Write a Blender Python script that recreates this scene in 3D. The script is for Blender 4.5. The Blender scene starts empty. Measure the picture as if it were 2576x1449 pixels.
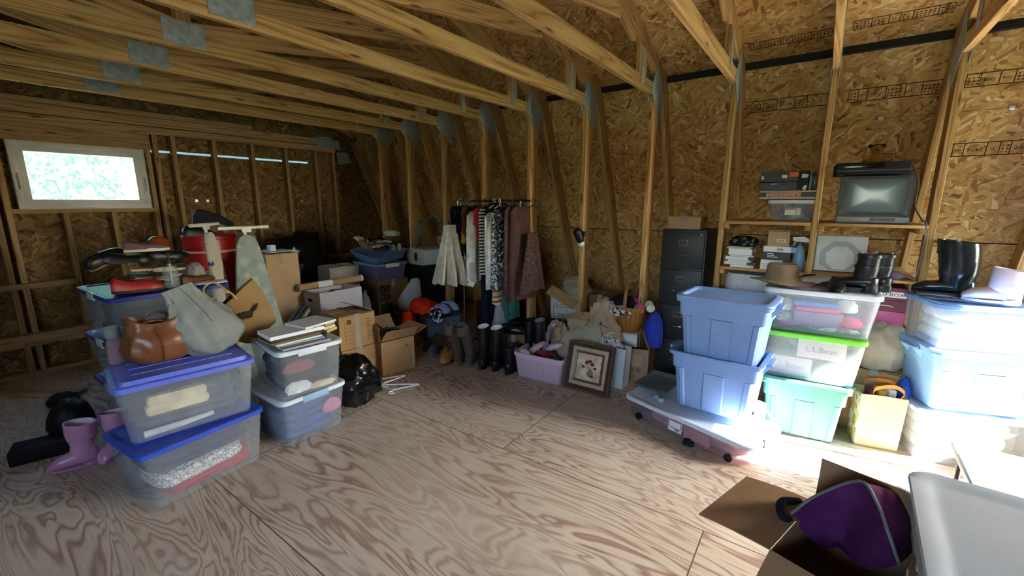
SUN_E, SUN_EL, SUN_Y, SKY_S, EXPO = 30.0, 37.0, -.16, 1.35, 2.45
import bpy, bmesh, math, random
from mathutils import Vector, Matrix, noise, Euler
rad = math.radians; PI = math.pi
SC = bpy.context.scene; COL = SC.collection
RN = random.Random(11)
V = Vector
# ------------------------------------------------------------------ camera
CF, CYAW, CPIT, CROL = 1078.873, 0.62168, 0.197108, -0.00051538
CAMH = 1.57
_fw = V((-math.sin(CYAW)*math.cos(CPIT), math.cos(CYAW)*math.cos(CPIT), -math.sin(CPIT)))
_r0 = V((math.cos(CYAW), math.sin(CYAW), 0)); _u0 = _r0.cross(_fw)
_r = _r0*math.cos(CROL)+_u0*math.sin(CROL); _u = _u0*math.cos(CROL)-_r0*math.sin(CROL)
def _ray(px, py): return _fw+_r*((px-1288)/CF)-_u*((py-724.5)/CF)
def atz(px, py, z=0.0):
    d = _ray(px, py); t = (z-CAMH)/d.z; return V((d.x*t, d.y*t, z))
def aty(px, py, y):
    d = _ray(px, py); t = y/d.y; return V((d.x*t, y, CAMH+d.z*t))
def atx(px, py, x):
    d = _ray(px, py); t = x/d.x; return V((x, d.y*t, CAMH+d.z*t))
cam = bpy.data.cameras.new('camera'); camo = bpy.data.objects.new('camera', cam); COL.objects.link(camo)
cam.sensor_width = 36; cam.lens = 36*CF/2576; cam.clip_start = 0.03; cam.clip_end = 200
camo.matrix_world = Matrix(((_r.x, _u.x, -_fw.x, 0), (_r.y, _u.y, -_fw.y, 0), (_r.z, _u.z, -_fw.z, CAMH), (0, 0, 0, 1)))
SC.camera = camo
# ------------------------------------------------------------------ object helpers
def tag(o, label=None, cat=None, group=None, kind=None):
    if label: o['label'] = label
    if cat: o['category'] = cat
    if group: o['group'] = group
    if kind: o['kind'] = kind
    return o
def thing(name, label, cat, loc=(0, 0, 0), rz=0.0, group=None, rot=None):
    o = bpy.data.objects.new(name, None); COL.objects.link(o); o.empty_display_size = .05
    o.location = loc; o.rotation_euler = rot if rot else (0, 0, rz)
    return tag(o, label, cat, group)
def finish(bm, name, smooth=38, recalc=True):
    if recalc: bmesh.ops.recalc_face_normals(bm, faces=bm.faces)
    me = bpy.data.meshes.new(name); bm.to_mesh(me); bm.free()
    if smooth:
        for p in me.polygons: p.use_smooth = True
        me.set_sharp_from_angle(angle=rad(smooth))
    return me
def mk(name, bm, m, parent=None, smooth=38, label=None, mats=None, recalc=True):
    me = finish(bm, name, smooth, recalc) if isinstance(bm, bmesh.types.BMesh) else bm
    if not me.materials:
        for q in (mats or [m]): me.materials.append(q)
    o = bpy.data.objects.new(name, me); COL.objects.link(o)
    if parent: o.parent = parent
    if label: o['label'] = label
    return o
def struct(name, bm, m, parent=None, smooth=0):
    o = mk(name, bm, m, parent, smooth)
    if not parent: o['kind'] = 'structure'
    return o
def copy_tree(o, parent=None):
    c = o.copy(); COL.objects.link(c)
    if parent: c.parent = parent
    for ch in list(o.children): copy_tree(ch, c)
    return c
def B(): return bmesh.new()
def join(bm, t, M=None, mi=None):
    if M is not None: bmesh.ops.transform(t, matrix=M, verts=t.verts)
    vm = {v: bm.verts.new(v.co) for v in t.verts}
    for f in t.faces:
        try:
            g = bm.faces.new([vm[v] for v in f.verts]); g.material_index = f.material_index if mi is None else mi; g.smooth = f.smooth
        except ValueError: pass
    t.free()
def T(x=0, y=0, z=0, rx=0, ry=0, rz=0): return Matrix.Translation((x, y, z)) @ Euler((rx, ry, rz)).to_matrix().to_4x4()
def bx(bm, x0, x1, y0, y1, z0, z1, bev=0.0, M=None, seg=2, mi=0):
    t = B(); bmesh.ops.create_cube(t, size=1)
    for v in t.verts: v.co = V((x0+(v.co.x+.5)*(x1-x0), y0+(v.co.y+.5)*(y1-y0), z0+(v.co.z+.5)*(z1-z0)))
    if bev: bmesh.ops.bevel(t, geom=t.edges[:]+t.verts[:], offset=bev, segments=seg, affect='EDGES', profile=.5)
    join(bm, t, M, mi)
def loft(bm, rings, cap0=True, cap1=True, closed=True, mi=0):
    vs = [[bm.verts.new(p) for p in r] for r in rings]; n = len(vs[0]); fs = []
    for a, b in zip(vs, vs[1:]):
        for i in range(n if closed else n-1):
            j = (i+1) % n
            try: fs.append(bm.faces.new((a[i], a[j], b[j], b[i])))
            except ValueError: pass
    if closed:
        if cap0: fs.append(bm.faces.new(vs[0][::-1]))
        if cap1: fs.append(bm.faces.new(vs[-1]))
    for f in fs: f.material_index = mi
    return vs
def tube(bm, pts, r, n=8, closed=False, mi=0):
    pts = [V(p) for p in pts]; rs = r if isinstance(r, (list, tuple)) else [r]*len(pts); rings = []
    N = len(pts); prev = None
    for i, p in enumerate(pts):
        if closed: d = pts[(i+1) % N]-pts[i-1]
        else: d = pts[min(i+1, N-1)]-pts[max(i-1, 0)]
        if d.length < 1e-9: d = V((0, 0, 1))
        d.normalize()
        if prev is None:
            a = d.cross(V((0, 0, 1)))
            if a.length < .1: a = d.cross(V((1, 0, 0)))
        else:
            a = prev-d*prev.dot(d)
            if a.length < 1e-4: a = d.cross(V((0, .3, 1)))
        a.normalize(); prev = a; b = d.cross(a)
        rings.append([p+(a*math.cos(2*PI*k/n)+b*math.sin(2*PI*k/n))*rs[i] for k in range(n)])
    if closed: rings.append(rings[0])
    loft(bm, rings, not closed, not closed, mi=mi)
def arc(c, r, a0, a1, n, pl='xz'):
    out = []
    for i in range(n+1):
        a = rad(a0+(a1-a0)*i/n); u, w = r*math.cos(a), r*math.sin(a)
        out.append(V(c)+(V((u, 0, w)) if pl == 'xz' else V((u, w, 0)) if pl == 'xy' else V((0, u, w))))
    return out
def smoothpath(pts, n=6):
    P = [V(p) for p in pts]; out = []
    for i in range(len(P)-1):
        a, b, c, d = P[max(i-1, 0)], P[i], P[i+1], P[min(i+2, len(P)-1)]
        for k in range(n):
            t = k/n
            out.append(.5*((2*b)+(c-a)*t+(2*a-5*b+4*c-d)*t*t+(3*b-a-3*c+d)*t**3))
    out.append(P[-1]); return out
def lathe(bm, prof, n=24, M=None, mi=0, a0=0, a1=2*PI):
    t = B(); rings = []
    for r, z in prof: rings.append([V((max(r, 1e-4)*math.cos(2*PI*k/n), max(r, 1e-4)*math.sin(2*PI*k/n), z)) for k in range(n)])
    loft(t, rings); join(bm, t, M, mi)
def rrect(L, W, r, n=5, cx=0, cy=0):
    r = min(r, L/2-1e-4, W/2-1e-4); out = []
    for (sx, sy, a) in ((1, 1, 0), (-1, 1, 90), (-1, -1, 180), (1, -1, 270)):
        for i in range(n+1):
            q = rad(a+90*i/n); out.append((cx+sx*(L/2-r)+r*math.cos(q), cy+sy*(W/2-r)+r*math.sin(q)))
    return out
def ring(pl, z): return [V((x, y, z)) for x, y in pl]
def prism(bm, outline, z0, z1, M=None, mi=0, bev=0):
    t = B(); loft(t, [[V((x, y, z0)) for x, y in outline], [V((x, y, z1)) for x, y in outline]])
    if bev: bmesh.ops.bevel(t, geom=[e for e in t.edges], offset=bev, segments=1, affect='EDGES')
    join(bm, t, M, mi)
def grid(bm, nx, ny, fn, mi=0, thick=0.0):
    """sheet of (nx+1)x(ny+1) points fn(u,v); with thickness a closed slab"""
    P = [[V(fn(i/nx, j/ny)) for j in range(ny+1)] for i in range(nx+1)]
    a = [[bm.verts.new(p) for p in row] for row in P]
    for i in range(nx):
        for j in range(ny): bm.faces.new((a[i][j], a[i+1][j], a[i+1][j+1], a[i][j+1])).material_index = mi
    if thick:
        N = [[None]*(ny+1) for _ in range(nx+1)]
        for i in range(nx+1):
            for j in range(ny+1):
                du = P[min(i+1, nx)][j]-P[max(i-1, 0)][j]; dv = P[i][min(j+1, ny)]-P[i][max(j-1, 0)]
                q = du.cross(dv); N[i][j] = q.normalized() if q.length > 1e-12 else V((0, 0, 1))
        b = [[bm.verts.new(P[i][j]-N[i][j]*thick) for j in range(ny+1)] for i in range(nx+1)]
        for i in range(nx):
            for j in range(ny): bm.faces.new((b[i][j], b[i][j+1], b[i+1][j+1], b[i+1][j])).material_index = mi
        for i in range(nx):
            for j in (0, ny):
                bm.faces.new((a[i][j], a[i+1][j], b[i+1][j], b[i][j])).material_index = mi
        for j in range(ny):
            for i in (0, nx):
                bm.faces.new((a[i][j], a[i][j+1], b[i][j+1], b[i][j])).material_index = mi
def nz(p, s=1.0, seed=0.0): return noise.noise(V(p)*s+V((seed*3.7, seed*1.3, seed*7.1)))
def ridged(p, s, seed=0): return 1-abs(noise.noise(V(p)*s+V((seed*5.1, seed*2.3, seed)))) * 2
def blob(bm, c, s, amp=.15, freq=4.0, seed=0, sub=4, flat=None, M=None, mi=0, fold=1.0):
    """crumpled cloth lump: displaced icosphere, flattened underneath"""
    t = B(); bmesh.ops.create_icosphere(t, subdivisions=sub, radius=1)
    for v in t.verts:
        d = v.co.copy(); k = 1+amp*(.6*nz(d, freq*.4, seed)+fold*.5*(ridged(d, freq*.55, seed)-.5)+.25*nz(d, freq*1.6, seed+2))
        p = V((d.x*s[0], d.y*s[1], d.z*s[2]))*k
        if flat is not None and p.z < flat: p.z = flat+(p.z-flat)*.05
        v.co = p+V(c)
    for f in t.faces: f.smooth = True
    join(bm, t, M, mi)
_txt = {}
def text_mesh(s, size, depth=0.0006):
    cu = bpy.data.curves.new('t', 'FONT'); cu.body = s; cu.size = size; cu.extrude = depth; cu.align_x = 'CENTER'; cu.align_y = 'CENTER'
    cu.resolution_u = 3
    ob = bpy.data.objects.new('t', cu); me = bpy.data.meshes.new_from_object(ob); bpy.data.objects.remove(ob); bpy.data.curves.remove(cu)
    return me
def text(name, s, size, m, parent, M, bold=0):
    me = text_mesh(s, size); me.transform(M); me.materials.clear(); me.materials.append(m)
    me.name = name
    o = bpy.data.objects.new(name, me); COL.objects.link(o); o.parent = parent; return o
def text_into(bm, s, size, M, mi=0, sx=1.0):
    me = text_mesh(s, size); t = B(); t.from_mesh(me); bpy.data.meshes.remove(me)
    join(bm, t, M @ Matrix.Diagonal((sx, 1, 1, 1)), mi)
XF = Matrix(((1, 0, 0, 0), (0, 0, -1, 0), (0, 1, 0, 0), (0, 0, 0, 1)))      # text standing in XZ, read from -Y
XR = Matrix(((0, 0, 1, 0), (1, 0, 0, 0), (0, 1, 0, 0), (0, 0, 0, 1)))      # text standing in YZ, read from +X
# ------------------------------------------------------------------ materials
def _nt(name):
    m = bpy.data.materials.new(name); m.use_nodes = True; nt = m.node_tree
    return m, nt, nt.nodes['Principled BSDF'], nt.nodes['Material Output']
def nd(nt, t, **kw):
    n = nt.nodes.new(t)
    for k, v in kw.items():
        if k in n.inputs: n.inputs[k].default_value = v
        else: setattr(n, k, v)
    return n
def lk(nt, a, b): nt.links.new(a, b)
def math_(nt, op, a, b=None):
    n = nd(nt, 'ShaderNodeMath', operation=op)
    for i, q in enumerate((a, b)):
        if q is None: continue
        if isinstance(q, (int, float)): n.inputs[i].default_value = q
        else: lk(nt, q, n.inputs[i])
    return n.outputs[0]
def ramp(nt, fac, stops, interp='LINEAR'):
    n = nd(nt, 'ShaderNodeValToRGB'); n.color_ramp.interpolation = interp; e = n.color_ramp.elements
    while len(e) > len(stops): e.remove(e[-1])
    while len(e) < len(stops): e.new(1)
    for q, (p, c) in zip(e, stops): q.position = p; q.color = (*c, 1)
    lk(nt, fac, n.inputs[0]); return n.outputs[0]
def mixc(nt, fac, a, b, mode='MIX'):
    n = nd(nt, 'ShaderNodeMix', data_type='RGBA', blend_type=mode)
    for i, q in ((0, fac), (6, a), (7, b)):
        if isinstance(q, (int, float)): n.inputs[i].default_value = q
        elif isinstance(q, tuple): n.inputs[i].default_value = (*q, 1)
        else: lk(nt, q, n.inputs[i])
    return n.outputs[2]
def mapped(nt, scale=(1, 1, 1), rot=(0, 0, 0), loc=(0, 0, 0), src='Object'):
    tc = nd(nt, 'ShaderNodeTexCoord'); mp = nd(nt, 'ShaderNodeMapping')
    mp.inputs['Scale'].default_value = scale; mp.inputs['Rotation'].default_value = rot; mp.inputs['Location'].default_value = loc
    lk(nt, tc.outputs[src], mp.inputs[0]); return mp.outputs[0]
def noise_(nt, vec, scale, detail=2, rough=.5, dist=0):
    n = nd(nt, 'ShaderNodeTexNoise'); n.inputs['Scale'].default_value = scale; n.inputs['Detail'].default_value = detail
    n.inputs['Roughness'].default_value = rough; n.inputs['Distortion'].default_value = dist
    if vec is not None: lk(nt, vec, n.inputs['Vector'])
    return n.outputs[0]
def bump(nt, bs, h, strength=.3, dist=.01):
    n = nd(nt, 'ShaderNodeBump'); n.inputs['Strength'].default_value = strength; n.inputs['Distance'].default_value = dist
    lk(nt, h, n.inputs['Height']); lk(nt, n.outputs[0], bs.inputs['Normal'])
def hexc(h):
    c = [int(h[i:i+2], 16)/255 for i in (0, 2, 4)]
    return tuple(x/12.92 if x <= .04045 else ((x+.055)/1.055)**2.4 for x in c)
_MC = {}
def P(name, h, rough=.55, spec=.4, metal=0, var=.12, bmp=0, bs=60, scale=8, sheen=0, coat=0):
    """plain surface with soft procedural mottling"""
    if name in _MC: return _MC[name]
    c = hexc(h) if isinstance(h, str) else h
    m, nt, b, o = _nt(name); b.inputs['Roughness'].default_value = rough; b.inputs['Specular IOR Level'].default_value = spec; b.inputs['Metallic'].default_value = metal
    v = mapped(nt); f = noise_(nt, v, scale, 3)
    lo = tuple(x*(1-var) for x in c); hi = tuple(min(1, x*(1+var)) for x in c)
    lk(nt, ramp(nt, f, [(.3, lo), (.7, hi)]), b.inputs['Base Color'])
    if coat: b.inputs['Coat Weight'].default_value = coat
    if bmp: bump(nt, b, noise_(nt, v, bs, 3), bmp, .01)
    _MC[name] = m; return m
def fabric(name, h, var=.2, rough=.9, weave=260, bmp=.25, trans=0):
    if name in _MC: return _MC[name]
    m = P(name, h, rough, .15, 0, var, 0, scale=14); nt = m.node_tree; b = nt.nodes['Principled BSDF']
    v = mapped(nt); a = noise_(nt, v, weave, 1); c = noise_(nt, v, 18, 3)
    bump(nt, b, math_(nt, 'ADD', math_(nt, 'MULTIPLY', a, .25), c), bmp, .012); return m
def pattern(name, base, spots, scale=30, thr=.5, rough=.85, kind='noise', soft=.04):
    """two or more colours in irregular patches (prints, knits)"""
    if name in _MC: return _MC[name]
    m, nt, b, o = _nt(name); b.inputs['Roughness'].default_value = rough; b.inputs['Specular IOR Level'].default_value = .2
    v = mapped(nt); col = hexc(base); acc = None
    for i, s in enumerate(spots):
        if kind == 'noise': f = noise_(nt, mapped(nt, loc=(i*3.1, i*1.7, i)), scale*(1+.3*i), 2)
        else:
            n = nd(nt, 'ShaderNodeTexVoronoi'); n.inputs['Scale'].default_value = scale*(1+.3*i); lk(nt, mapped(nt, loc=(i*3.1, i*1.7, i)), n.inputs['Vector'])
            f = math_(nt, 'SUBTRACT', 1, n.outputs['Distance'])
        k = ramp(nt, f, [(thr-soft, (0, 0, 0)), (thr+soft, (1, 1, 1))])
        acc = mixc(nt, k, acc if acc is not None else col, hexc(s))
    lk(nt, acc, b.inputs['Base Color']); _MC[name] = m; return m
def stripes(name, cols, axis=2, freq=20, rough=.85, distort=0):
    if name in _MC: return _MC[name]
    m, nt, b, o = _nt(name); b.inputs['Roughness'].default_value = rough
    v = mapped(nt); s = nd(nt, 'ShaderNodeSeparateXYZ'); lk(nt, v, s.inputs[0]); q = s.outputs[axis]
    if distort: q = math_(nt, 'ADD', q, math_(nt, 'MULTIPLY', noise_(nt, v, 6), distort))
    f = math_(nt, 'FRACT', math_(nt, 'MULTIPLY', q, freq)); n = len(cols)
    lk(nt, ramp(nt, f, [(i/n, hexc(c)) for i, c in enumerate(cols)], 'CONSTANT'), b.inputs['Base Color']); _MC[name] = m; return m
def clear(name, h='e8eef2', alpha=.35, rough=.25, tint=None, trans=.35):
    """thin milky see-through plastic"""
    if name in _MC: return _MC[name]
    m, nt, b, o = _nt(name); b.inputs['Base Color'].default_value = (*hexc(h), 1); b.inputs['Roughness'].default_value = rough
    v = mapped(nt); bump(nt, b, noise_(nt, v, 7, 2), .08, .02)
    tl = nd(nt, 'ShaderNodeBsdfTranslucent'); tl.inputs[0].default_value = (*hexc(h), 1)
    m1 = nd(nt, 'ShaderNodeMixShader'); m1.inputs[0].default_value = trans; lk(nt, b.outputs[0], m1.inputs[1]); lk(nt, tl.outputs[0], m1.inputs[2])
    tr = nd(nt, 'ShaderNodeBsdfTransparent'); tr.inputs[0].default_value = (*hexc(tint or 'ffffff'), 1)
    m2 = nd(nt, 'ShaderNodeMixShader'); lk(nt, m1.outputs[0], m2.inputs[2]); lk(nt, tr.outputs[0], m2.inputs[1])
    fac = math_(nt, 'ADD', alpha-.05, math_(nt, 'MULTIPLY', noise_(nt, v, 3, 2), .1)); lk(nt, fac, m2.inputs[0])
    lk(nt, m2.outputs[0], o.inputs[0]); _MC[name] = m; return m
def thin(name, h, trans=.4, rough=.6):
    """opaque but light-passing sheet: cloth, paper, plastic tote walls"""
    if name in _MC: return _MC[name]
    m = P(name, h, rough, .3); nt = m.node_tree; b = nt.nodes['Principled BSDF']; o = nt.nodes['Material Output']
    tl = nd(nt, 'ShaderNodeBsdfTranslucent'); tl.inputs[0].default_value = (*hexc(h), 1)
    m1 = nd(nt, 'ShaderNodeMixShader'); m1.inputs[0].default_value = trans; lk(nt, b.outputs[0], m1.inputs[1]); lk(nt, tl.outputs[0], m1.inputs[2])
    lk(nt, m1.outputs[0], o.inputs[0]); return m
def osb(name, cols, turn=0.0, spec=.25, wild=1.0):
    """oriented strand board: three layers of long wafers, each wafer its own tone; mesh local x = strand direction, local z = across"""
    m, nt, b, o = _nt(name); b.inputs['Roughness'].default_value = .6; b.inputs['Specular IOR Level'].default_value = spec
    acc = None; hacc = None; tc = nd(nt, 'ShaderNodeTexCoord')
    nn = nd(nt, 'ShaderNodeTexNoise'); nn.inputs['Scale'].default_value = 9; nn.inputs['Detail'].default_value = 2; lk(nt, tc.outputs['Object'], nn.inputs['Vector'])
    sc_ = nd(nt, 'ShaderNodeVectorMath', operation='MULTIPLY'); sc_.inputs[1].default_value = (.06, .03, .04); lk(nt, nn.outputs['Color'], sc_.inputs[0])
    w = nd(nt, 'ShaderNodeVectorMath', operation='ADD'); lk(nt, tc.outputs['Object'], w.inputs[0]); lk(nt, sc_.outputs[0], w.inputs[1])
    for i, (rot, sc, thr) in enumerate(((.10, (10, 1, 50), 0), (-.5*wild, (11, 1, 44), .45), (.75*wild, (12, 1, 50), .58), (1.7*wild, (14, 1, 42), .80))):
        r1 = nd(nt, 'ShaderNodeMapping'); r1.inputs['Rotation'].default_value = (0, rot+turn, 0); lk(nt, w.outputs[0], r1.inputs[0])
        mp = nd(nt, 'ShaderNodeMapping'); mp.inputs['Scale'].default_value = sc; mp.inputs['Location'].default_value = (i*2.3, i*.7, i*1.9)
        lk(nt, r1.outputs[0], mp.inputs[0])
        vo = nd(nt, 'ShaderNodeTexVoronoi'); vo.inputs['Scale'].default_value = 1; vo.distance = 'CHEBYCHEV'; lk(nt, mp.outputs[0], vo.inputs['Vector'])
        sp = nd(nt, 'ShaderNodeSeparateColor'); lk(nt, vo.outputs['Color'], sp.inputs[0])
        c = ramp(nt, sp.outputs[0], cols)
        if acc is None: acc, hacc = c, sp.outputs[1]
        else:
            k = math_(nt, 'GREATER_THAN', sp.outputs[2], thr)
            acc = mixc(nt, k, acc, c); mx = nd(nt, 'ShaderNodeMix'); lk(nt, k, mx.inputs[0]); lk(nt, hacc, mx.inputs[2]); lk(nt, sp.outputs[1], mx.inputs[3]); hacc = mx.outputs[0]
    big = noise_(nt, mapped(nt, scale=(1.3, 1.3, 1.3)), 1.0, 2)
    acc = mixc(nt, 1.0, acc, ramp(nt, big, [(.3, (.78, .74, .7)), (.7, (1, 1, 1))]), 'MULTIPLY')
    fine = noise_(nt, mapped(nt, scale=(6, 6, 160)), 1.0, 3)
    acc = mixc(nt, .5, acc, ramp(nt, fine, [(.3, (.7, .66, .62)), (.65, (1, 1, 1))]), 'MULTIPLY')
    lk(nt, acc, b.inputs['Base Color']); bump(nt, b, hacc, .35, .004); return m
def wood(name, lo, mid, hi, var=.35, freq=5.5, rough=.6):
    """sawn lumber, grain along local x, tone drifting from piece to piece"""
    m, nt, b, o = _nt(name); b.inputs['Roughness'].default_value = rough; b.inputs['Specular IOR Level'].default_value = .25
    oi = nd(nt, 'ShaderNodeObjectInfo'); tc = nd(nt, 'ShaderNodeTexCoord')
    off = nd(nt, 'ShaderNodeVectorMath', operation='ADD'); lk(nt, tc.outputs['Object'], off.inputs[0])
    sx = nd(nt, 'ShaderNodeCombineXYZ'); lk(nt, math_(nt, 'MULTIPLY', oi.outputs['Random'], 37), sx.inputs[0]); lk(nt, math_(nt, 'MULTIPLY', oi.outputs['Random'], 3.3), sx.inputs[1]); lk(nt, sx.outputs[0], off.inputs[1])
    mp = nd(nt, 'ShaderNodeMapping'); mp.inputs['Scale'].default_value = (.42, 10, 10); lk(nt, off.outputs[0], mp.inputs[0])
    g = noise_(nt, mp.outputs[0], 1.0, 1.2, .4, .35)
    r = math_(nt, 'FRACT', math_(nt, 'MULTIPLY', g, freq*2))
    c = ramp(nt, r, [(0, lo), (.12, mid), (.5, hi), (.9, mid), (1, lo)])
    mp2 = nd(nt, 'ShaderNodeMapping'); mp2.inputs['Scale'].default_value = (5, 170, 170); lk(nt, off.outputs[0], mp2.inputs[0])
    f = noise_(nt, mp2.outputs[0], 1.0, 2)
    c = mixc(nt, .45, c, ramp(nt, f, [(.3, (.62, .55, .48)), (.6, (1, 1, 1))]), 'MULTIPLY')
    vo = nd(nt, 'ShaderNodeTexVoronoi'); vo.inputs['Scale'].default_value = 1; mp3 = nd(nt, 'ShaderNodeMapping'); mp3.inputs['Scale'].default_value = (2.4, 12, 12); lk(nt, off.outputs[0], mp3.inputs[0]); lk(nt, mp3.outputs[0], vo.inputs['Vector'])
    c = mixc(nt, ramp(nt, vo.outputs['Distance'], [(.05, (1, 1, 1)), (.15, (0, 0, 0))]), c, tuple(x*.35 for x in lo))
    c = mixc(nt, 1.0, c, ramp(nt, oi.outputs['Random'], [(0, (1-var, 1-var, 1-var)), (1, (1, 1, 1))]), 'MULTIPLY')
    lk(nt, c, b.inputs['Base Color']); bump(nt, b, r, .12, .002); return m
def plywood(name):
    m, nt, b, o = _nt(name); b.inputs['Roughness'].default_value = .5; b.inputs['Specular IOR Level'].default_value = .35
    tc = nd(nt, 'ShaderNodeTexCoord')
    br = nd(nt, 'ShaderNodeTexBrick'); br.offset = .5; br.inputs['Scale'].default_value = 1; br.inputs['Mortar Size'].default_value = .0035; br.inputs['Mortar Smooth'].default_value = .3
    br.inputs['Brick Width'].default_value = 2.44; br.inputs['Row Height'].default_value = 1.22
    mp0 = nd(nt, 'ShaderNodeMapping'); mp0.inputs['Location'].default_value = (.3, .42, 0); lk(nt, tc.outputs['Object'], mp0.inputs[0])
    br.inputs['Color1'].default_value = (0, 0, 0, 1); br.inputs['Color2'].default_value = (1, 1, 1, 1); br.inputs['Mortar'].default_value = (.5, .5, .5, 1)
    lk(nt, mp0.outputs[0], br.inputs['Vector'])
    rnd_ = nd(nt, 'ShaderNodeSeparateColor'); lk(nt, br.outputs['Color'], rnd_.inputs[0])
    off = nd(nt, 'ShaderNodeVectorMath', operation='ADD'); lk(nt, tc.outputs['Object'], off.inputs[0])
    cx = nd(nt, 'ShaderNodeCombineXYZ'); lk(nt, math_(nt, 'MULTIPLY', rnd_.outputs[0], 19), cx.inputs[0]); lk(nt, math_(nt, 'MULTIPLY', rnd_.outputs[0], 7), cx.inputs[1]); lk(nt, cx.outputs[0], off.inputs[1])
    mp = nd(nt, 'ShaderNodeMapping'); mp.inputs['Scale'].default_value = (.75, 3.4, 1); lk(nt, off.outputs[0], mp.inputs[0])
    g = noise_(nt, mp.outputs[0], 1.0, 3.2, .5, .9)
    r = math_(nt, 'FRACT', math_(nt, 'MULTIPLY', g, math_(nt, 'ADD', 13, math_(nt, 'MULTIPLY', rnd_.outputs[0], 15))))
    dens = noise_(nt, mp.outputs[0], .7, 1)
    dark = ramp(nt, r, [(0, hexc('97786a')), (.16, hexc('a5897a')), (.30, hexc('c4b49c')), (.75, hexc('cfc2ab')), (.93, hexc('b39c88')), (1, hexc('97786a'))])
    pale = ramp(nt, r, [(0, hexc('b8a68e')), (.5, hexc('d0c4b0')), (1, hexc('b8a68e'))])
    c = mixc(nt, ramp(nt, dens, [(.4, (0, 0, 0)), (.6, (1, 1, 1))]), dark, pale)
    mp2 = nd(nt, 'ShaderNodeMapping'); mp2.inputs['Scale'].default_value = (4, 120, 1); lk(nt, off.outputs[0], mp2.inputs[0])
    c = mixc(nt, .5, c, ramp(nt, noise_(nt, mp2.outputs[0], 1, 3), [(.3, (.75, .7, .66)), (.65, (1, 1, 1))]), 'MULTIPLY')
    dirt = noise_(nt, tc.outputs['Object'], 1.7, 4)
    c = mixc(nt, .5, c, ramp(nt, dirt, [(.35, (.72, .68, .65)), (.6, (1, 1, 1))]), 'MULTIPLY')
    c = mixc(nt, br.outputs['Fac'], c, hexc('5d4634'))
    lk(nt, c, b.inputs['Base Color']); bump(nt, b, r, .08, .002); return m
def galv(name):
    m, nt, b, o = _nt(name); b.inputs['Metallic'].default_value = .15; b.inputs['Roughness'].default_value = .5
    v = mapped(nt); n = noise_(nt, v, 30, 3)
    lk(nt, ramp(nt, n, [(.3, hexc('9fabab')), (.7, hexc('c8d2d2'))]), b.inputs['Base Color'])
    s = nd(nt, 'ShaderNodeSeparateXYZ'); lk(nt, v, s.inputs[0])
    a = math_(nt, 'SINE', math_(nt, 'MULTIPLY', s.outputs[0], 300)); c = math_(nt, 'SINE', math_(nt, 'MULTIPLY', s.outputs[2], 900))
    bump(nt, b, math_(nt, 'MULTIPLY', a, math_(nt, 'ABSOLUTE', c)), .9, .004); return m
def glassy(name, h='eef4f4', alpha=.16, rough=.03, tint='f4faf8'): return clear(name, h, alpha, rough, tint, .1)
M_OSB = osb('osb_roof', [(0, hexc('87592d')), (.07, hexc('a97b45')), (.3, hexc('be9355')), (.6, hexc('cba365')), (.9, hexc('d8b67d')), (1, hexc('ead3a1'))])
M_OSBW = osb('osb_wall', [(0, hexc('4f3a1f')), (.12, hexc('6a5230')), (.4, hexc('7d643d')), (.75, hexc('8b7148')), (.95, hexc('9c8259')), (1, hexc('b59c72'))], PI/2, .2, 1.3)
M_PINE = wood('pine_lumber', hexc('9e723f'), hexc('c4985d'), hexc('d8b177'))
M_PINED = wood('pine_lumber_grey', hexc('8a6c46'), hexc('a88a60'), hexc('bea077'), .3)
M_PLY = plywood('plywood_floor')
M_GALV = galv('galvanised_plate')
# ------------------------------------------------------------------ room
YC = 1.09; TZ = 2.43
XG, XR_ = -5.85, 2.52                                  # inner sheathing faces of the two gables
def lowY(z): return 4.06+.41*(2.6-z)                   # sheathing plane of the steep lower roof
def upZ(y): return 2.92+.36*(3.29-y)                   # sheathing plane of the shallow upper roof
YB = 4.085; ZB = upZ(YB)                               # the gambrel break
lowY = lambda z: YB+.41*(ZB-z)
mir = lambda y: 2*YC-y
def slab(pts, th, n):                                   # closed slab from a quad, thickness along n
    bm = B(); n = V(n).normalized()*th
    loft(bm, [[V(p) for p in pts], [V(p)+n for p in pts]]); return bm
def framed(name, quad, n, m, th=.02):
    """slab whose local x runs along the strands (world x or y) and local z up the slope"""
    p0, p1, p2, p3 = [V(p) for p in quad]
    ex = (p1-p0).normalized(); ez = (p3-p0)-ex*(p3-p0).dot(ex); ez.normalize(); ey = ez.cross(ex)
    Mx = Matrix.Translation(p0) @ Matrix((ex, ey, ez)).transposed().to_4x4()
    o = struct(name, slab([Mx.inverted() @ q for q in (p0, p1, p2, p3)], th, Mx.to_3x3().inverted() @ V(n)), m)
    o.matrix_world = Mx; return o
bmf = B(); bx(bmf, -6.0, 2.6, -3.1, 5.3, -.03, 0)
struct('floor', bmf, M_PLY)
X0, X1 = XG-.1, XR_+.1
wall_back = framed('wall_back', [(X0, lowY(0), 0), (X1, lowY(0), 0), (X1, YB, ZB), (X0, YB, ZB)], (0, 1, .4), M_OSB)
HX0, HX1, HZ0, HZ1 = -.95, .95, 1.25, 2.1                # unseen roof window added in the front slope behind the camera for fill light
_sl = lambda z: z/math.cos(math.atan(.41))
_ex, _ez = V((-1, 0, 0)), V((0, .41, 1)).normalized(); _ey = _ez.cross(_ex)
Mf = Matrix.Translation((X1, mir(lowY(0)), 0)) @ Matrix((_ex, _ey, _ez)).transposed().to_4x4()
bm = B(); a_, b_, c_, d_ = X1-HX1, X1-HX0, _sl(HZ0), _sl(HZ1)
for x0, x1, z0, z1 in ((0, a_, 0, _sl(ZB)), (b_, X1-X0, 0, _sl(ZB)), (a_, b_, 0, c_), (a_, b_, d_, _sl(ZB))): bx(bm, x0, x1, 0, .02, z0, z1)
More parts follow.
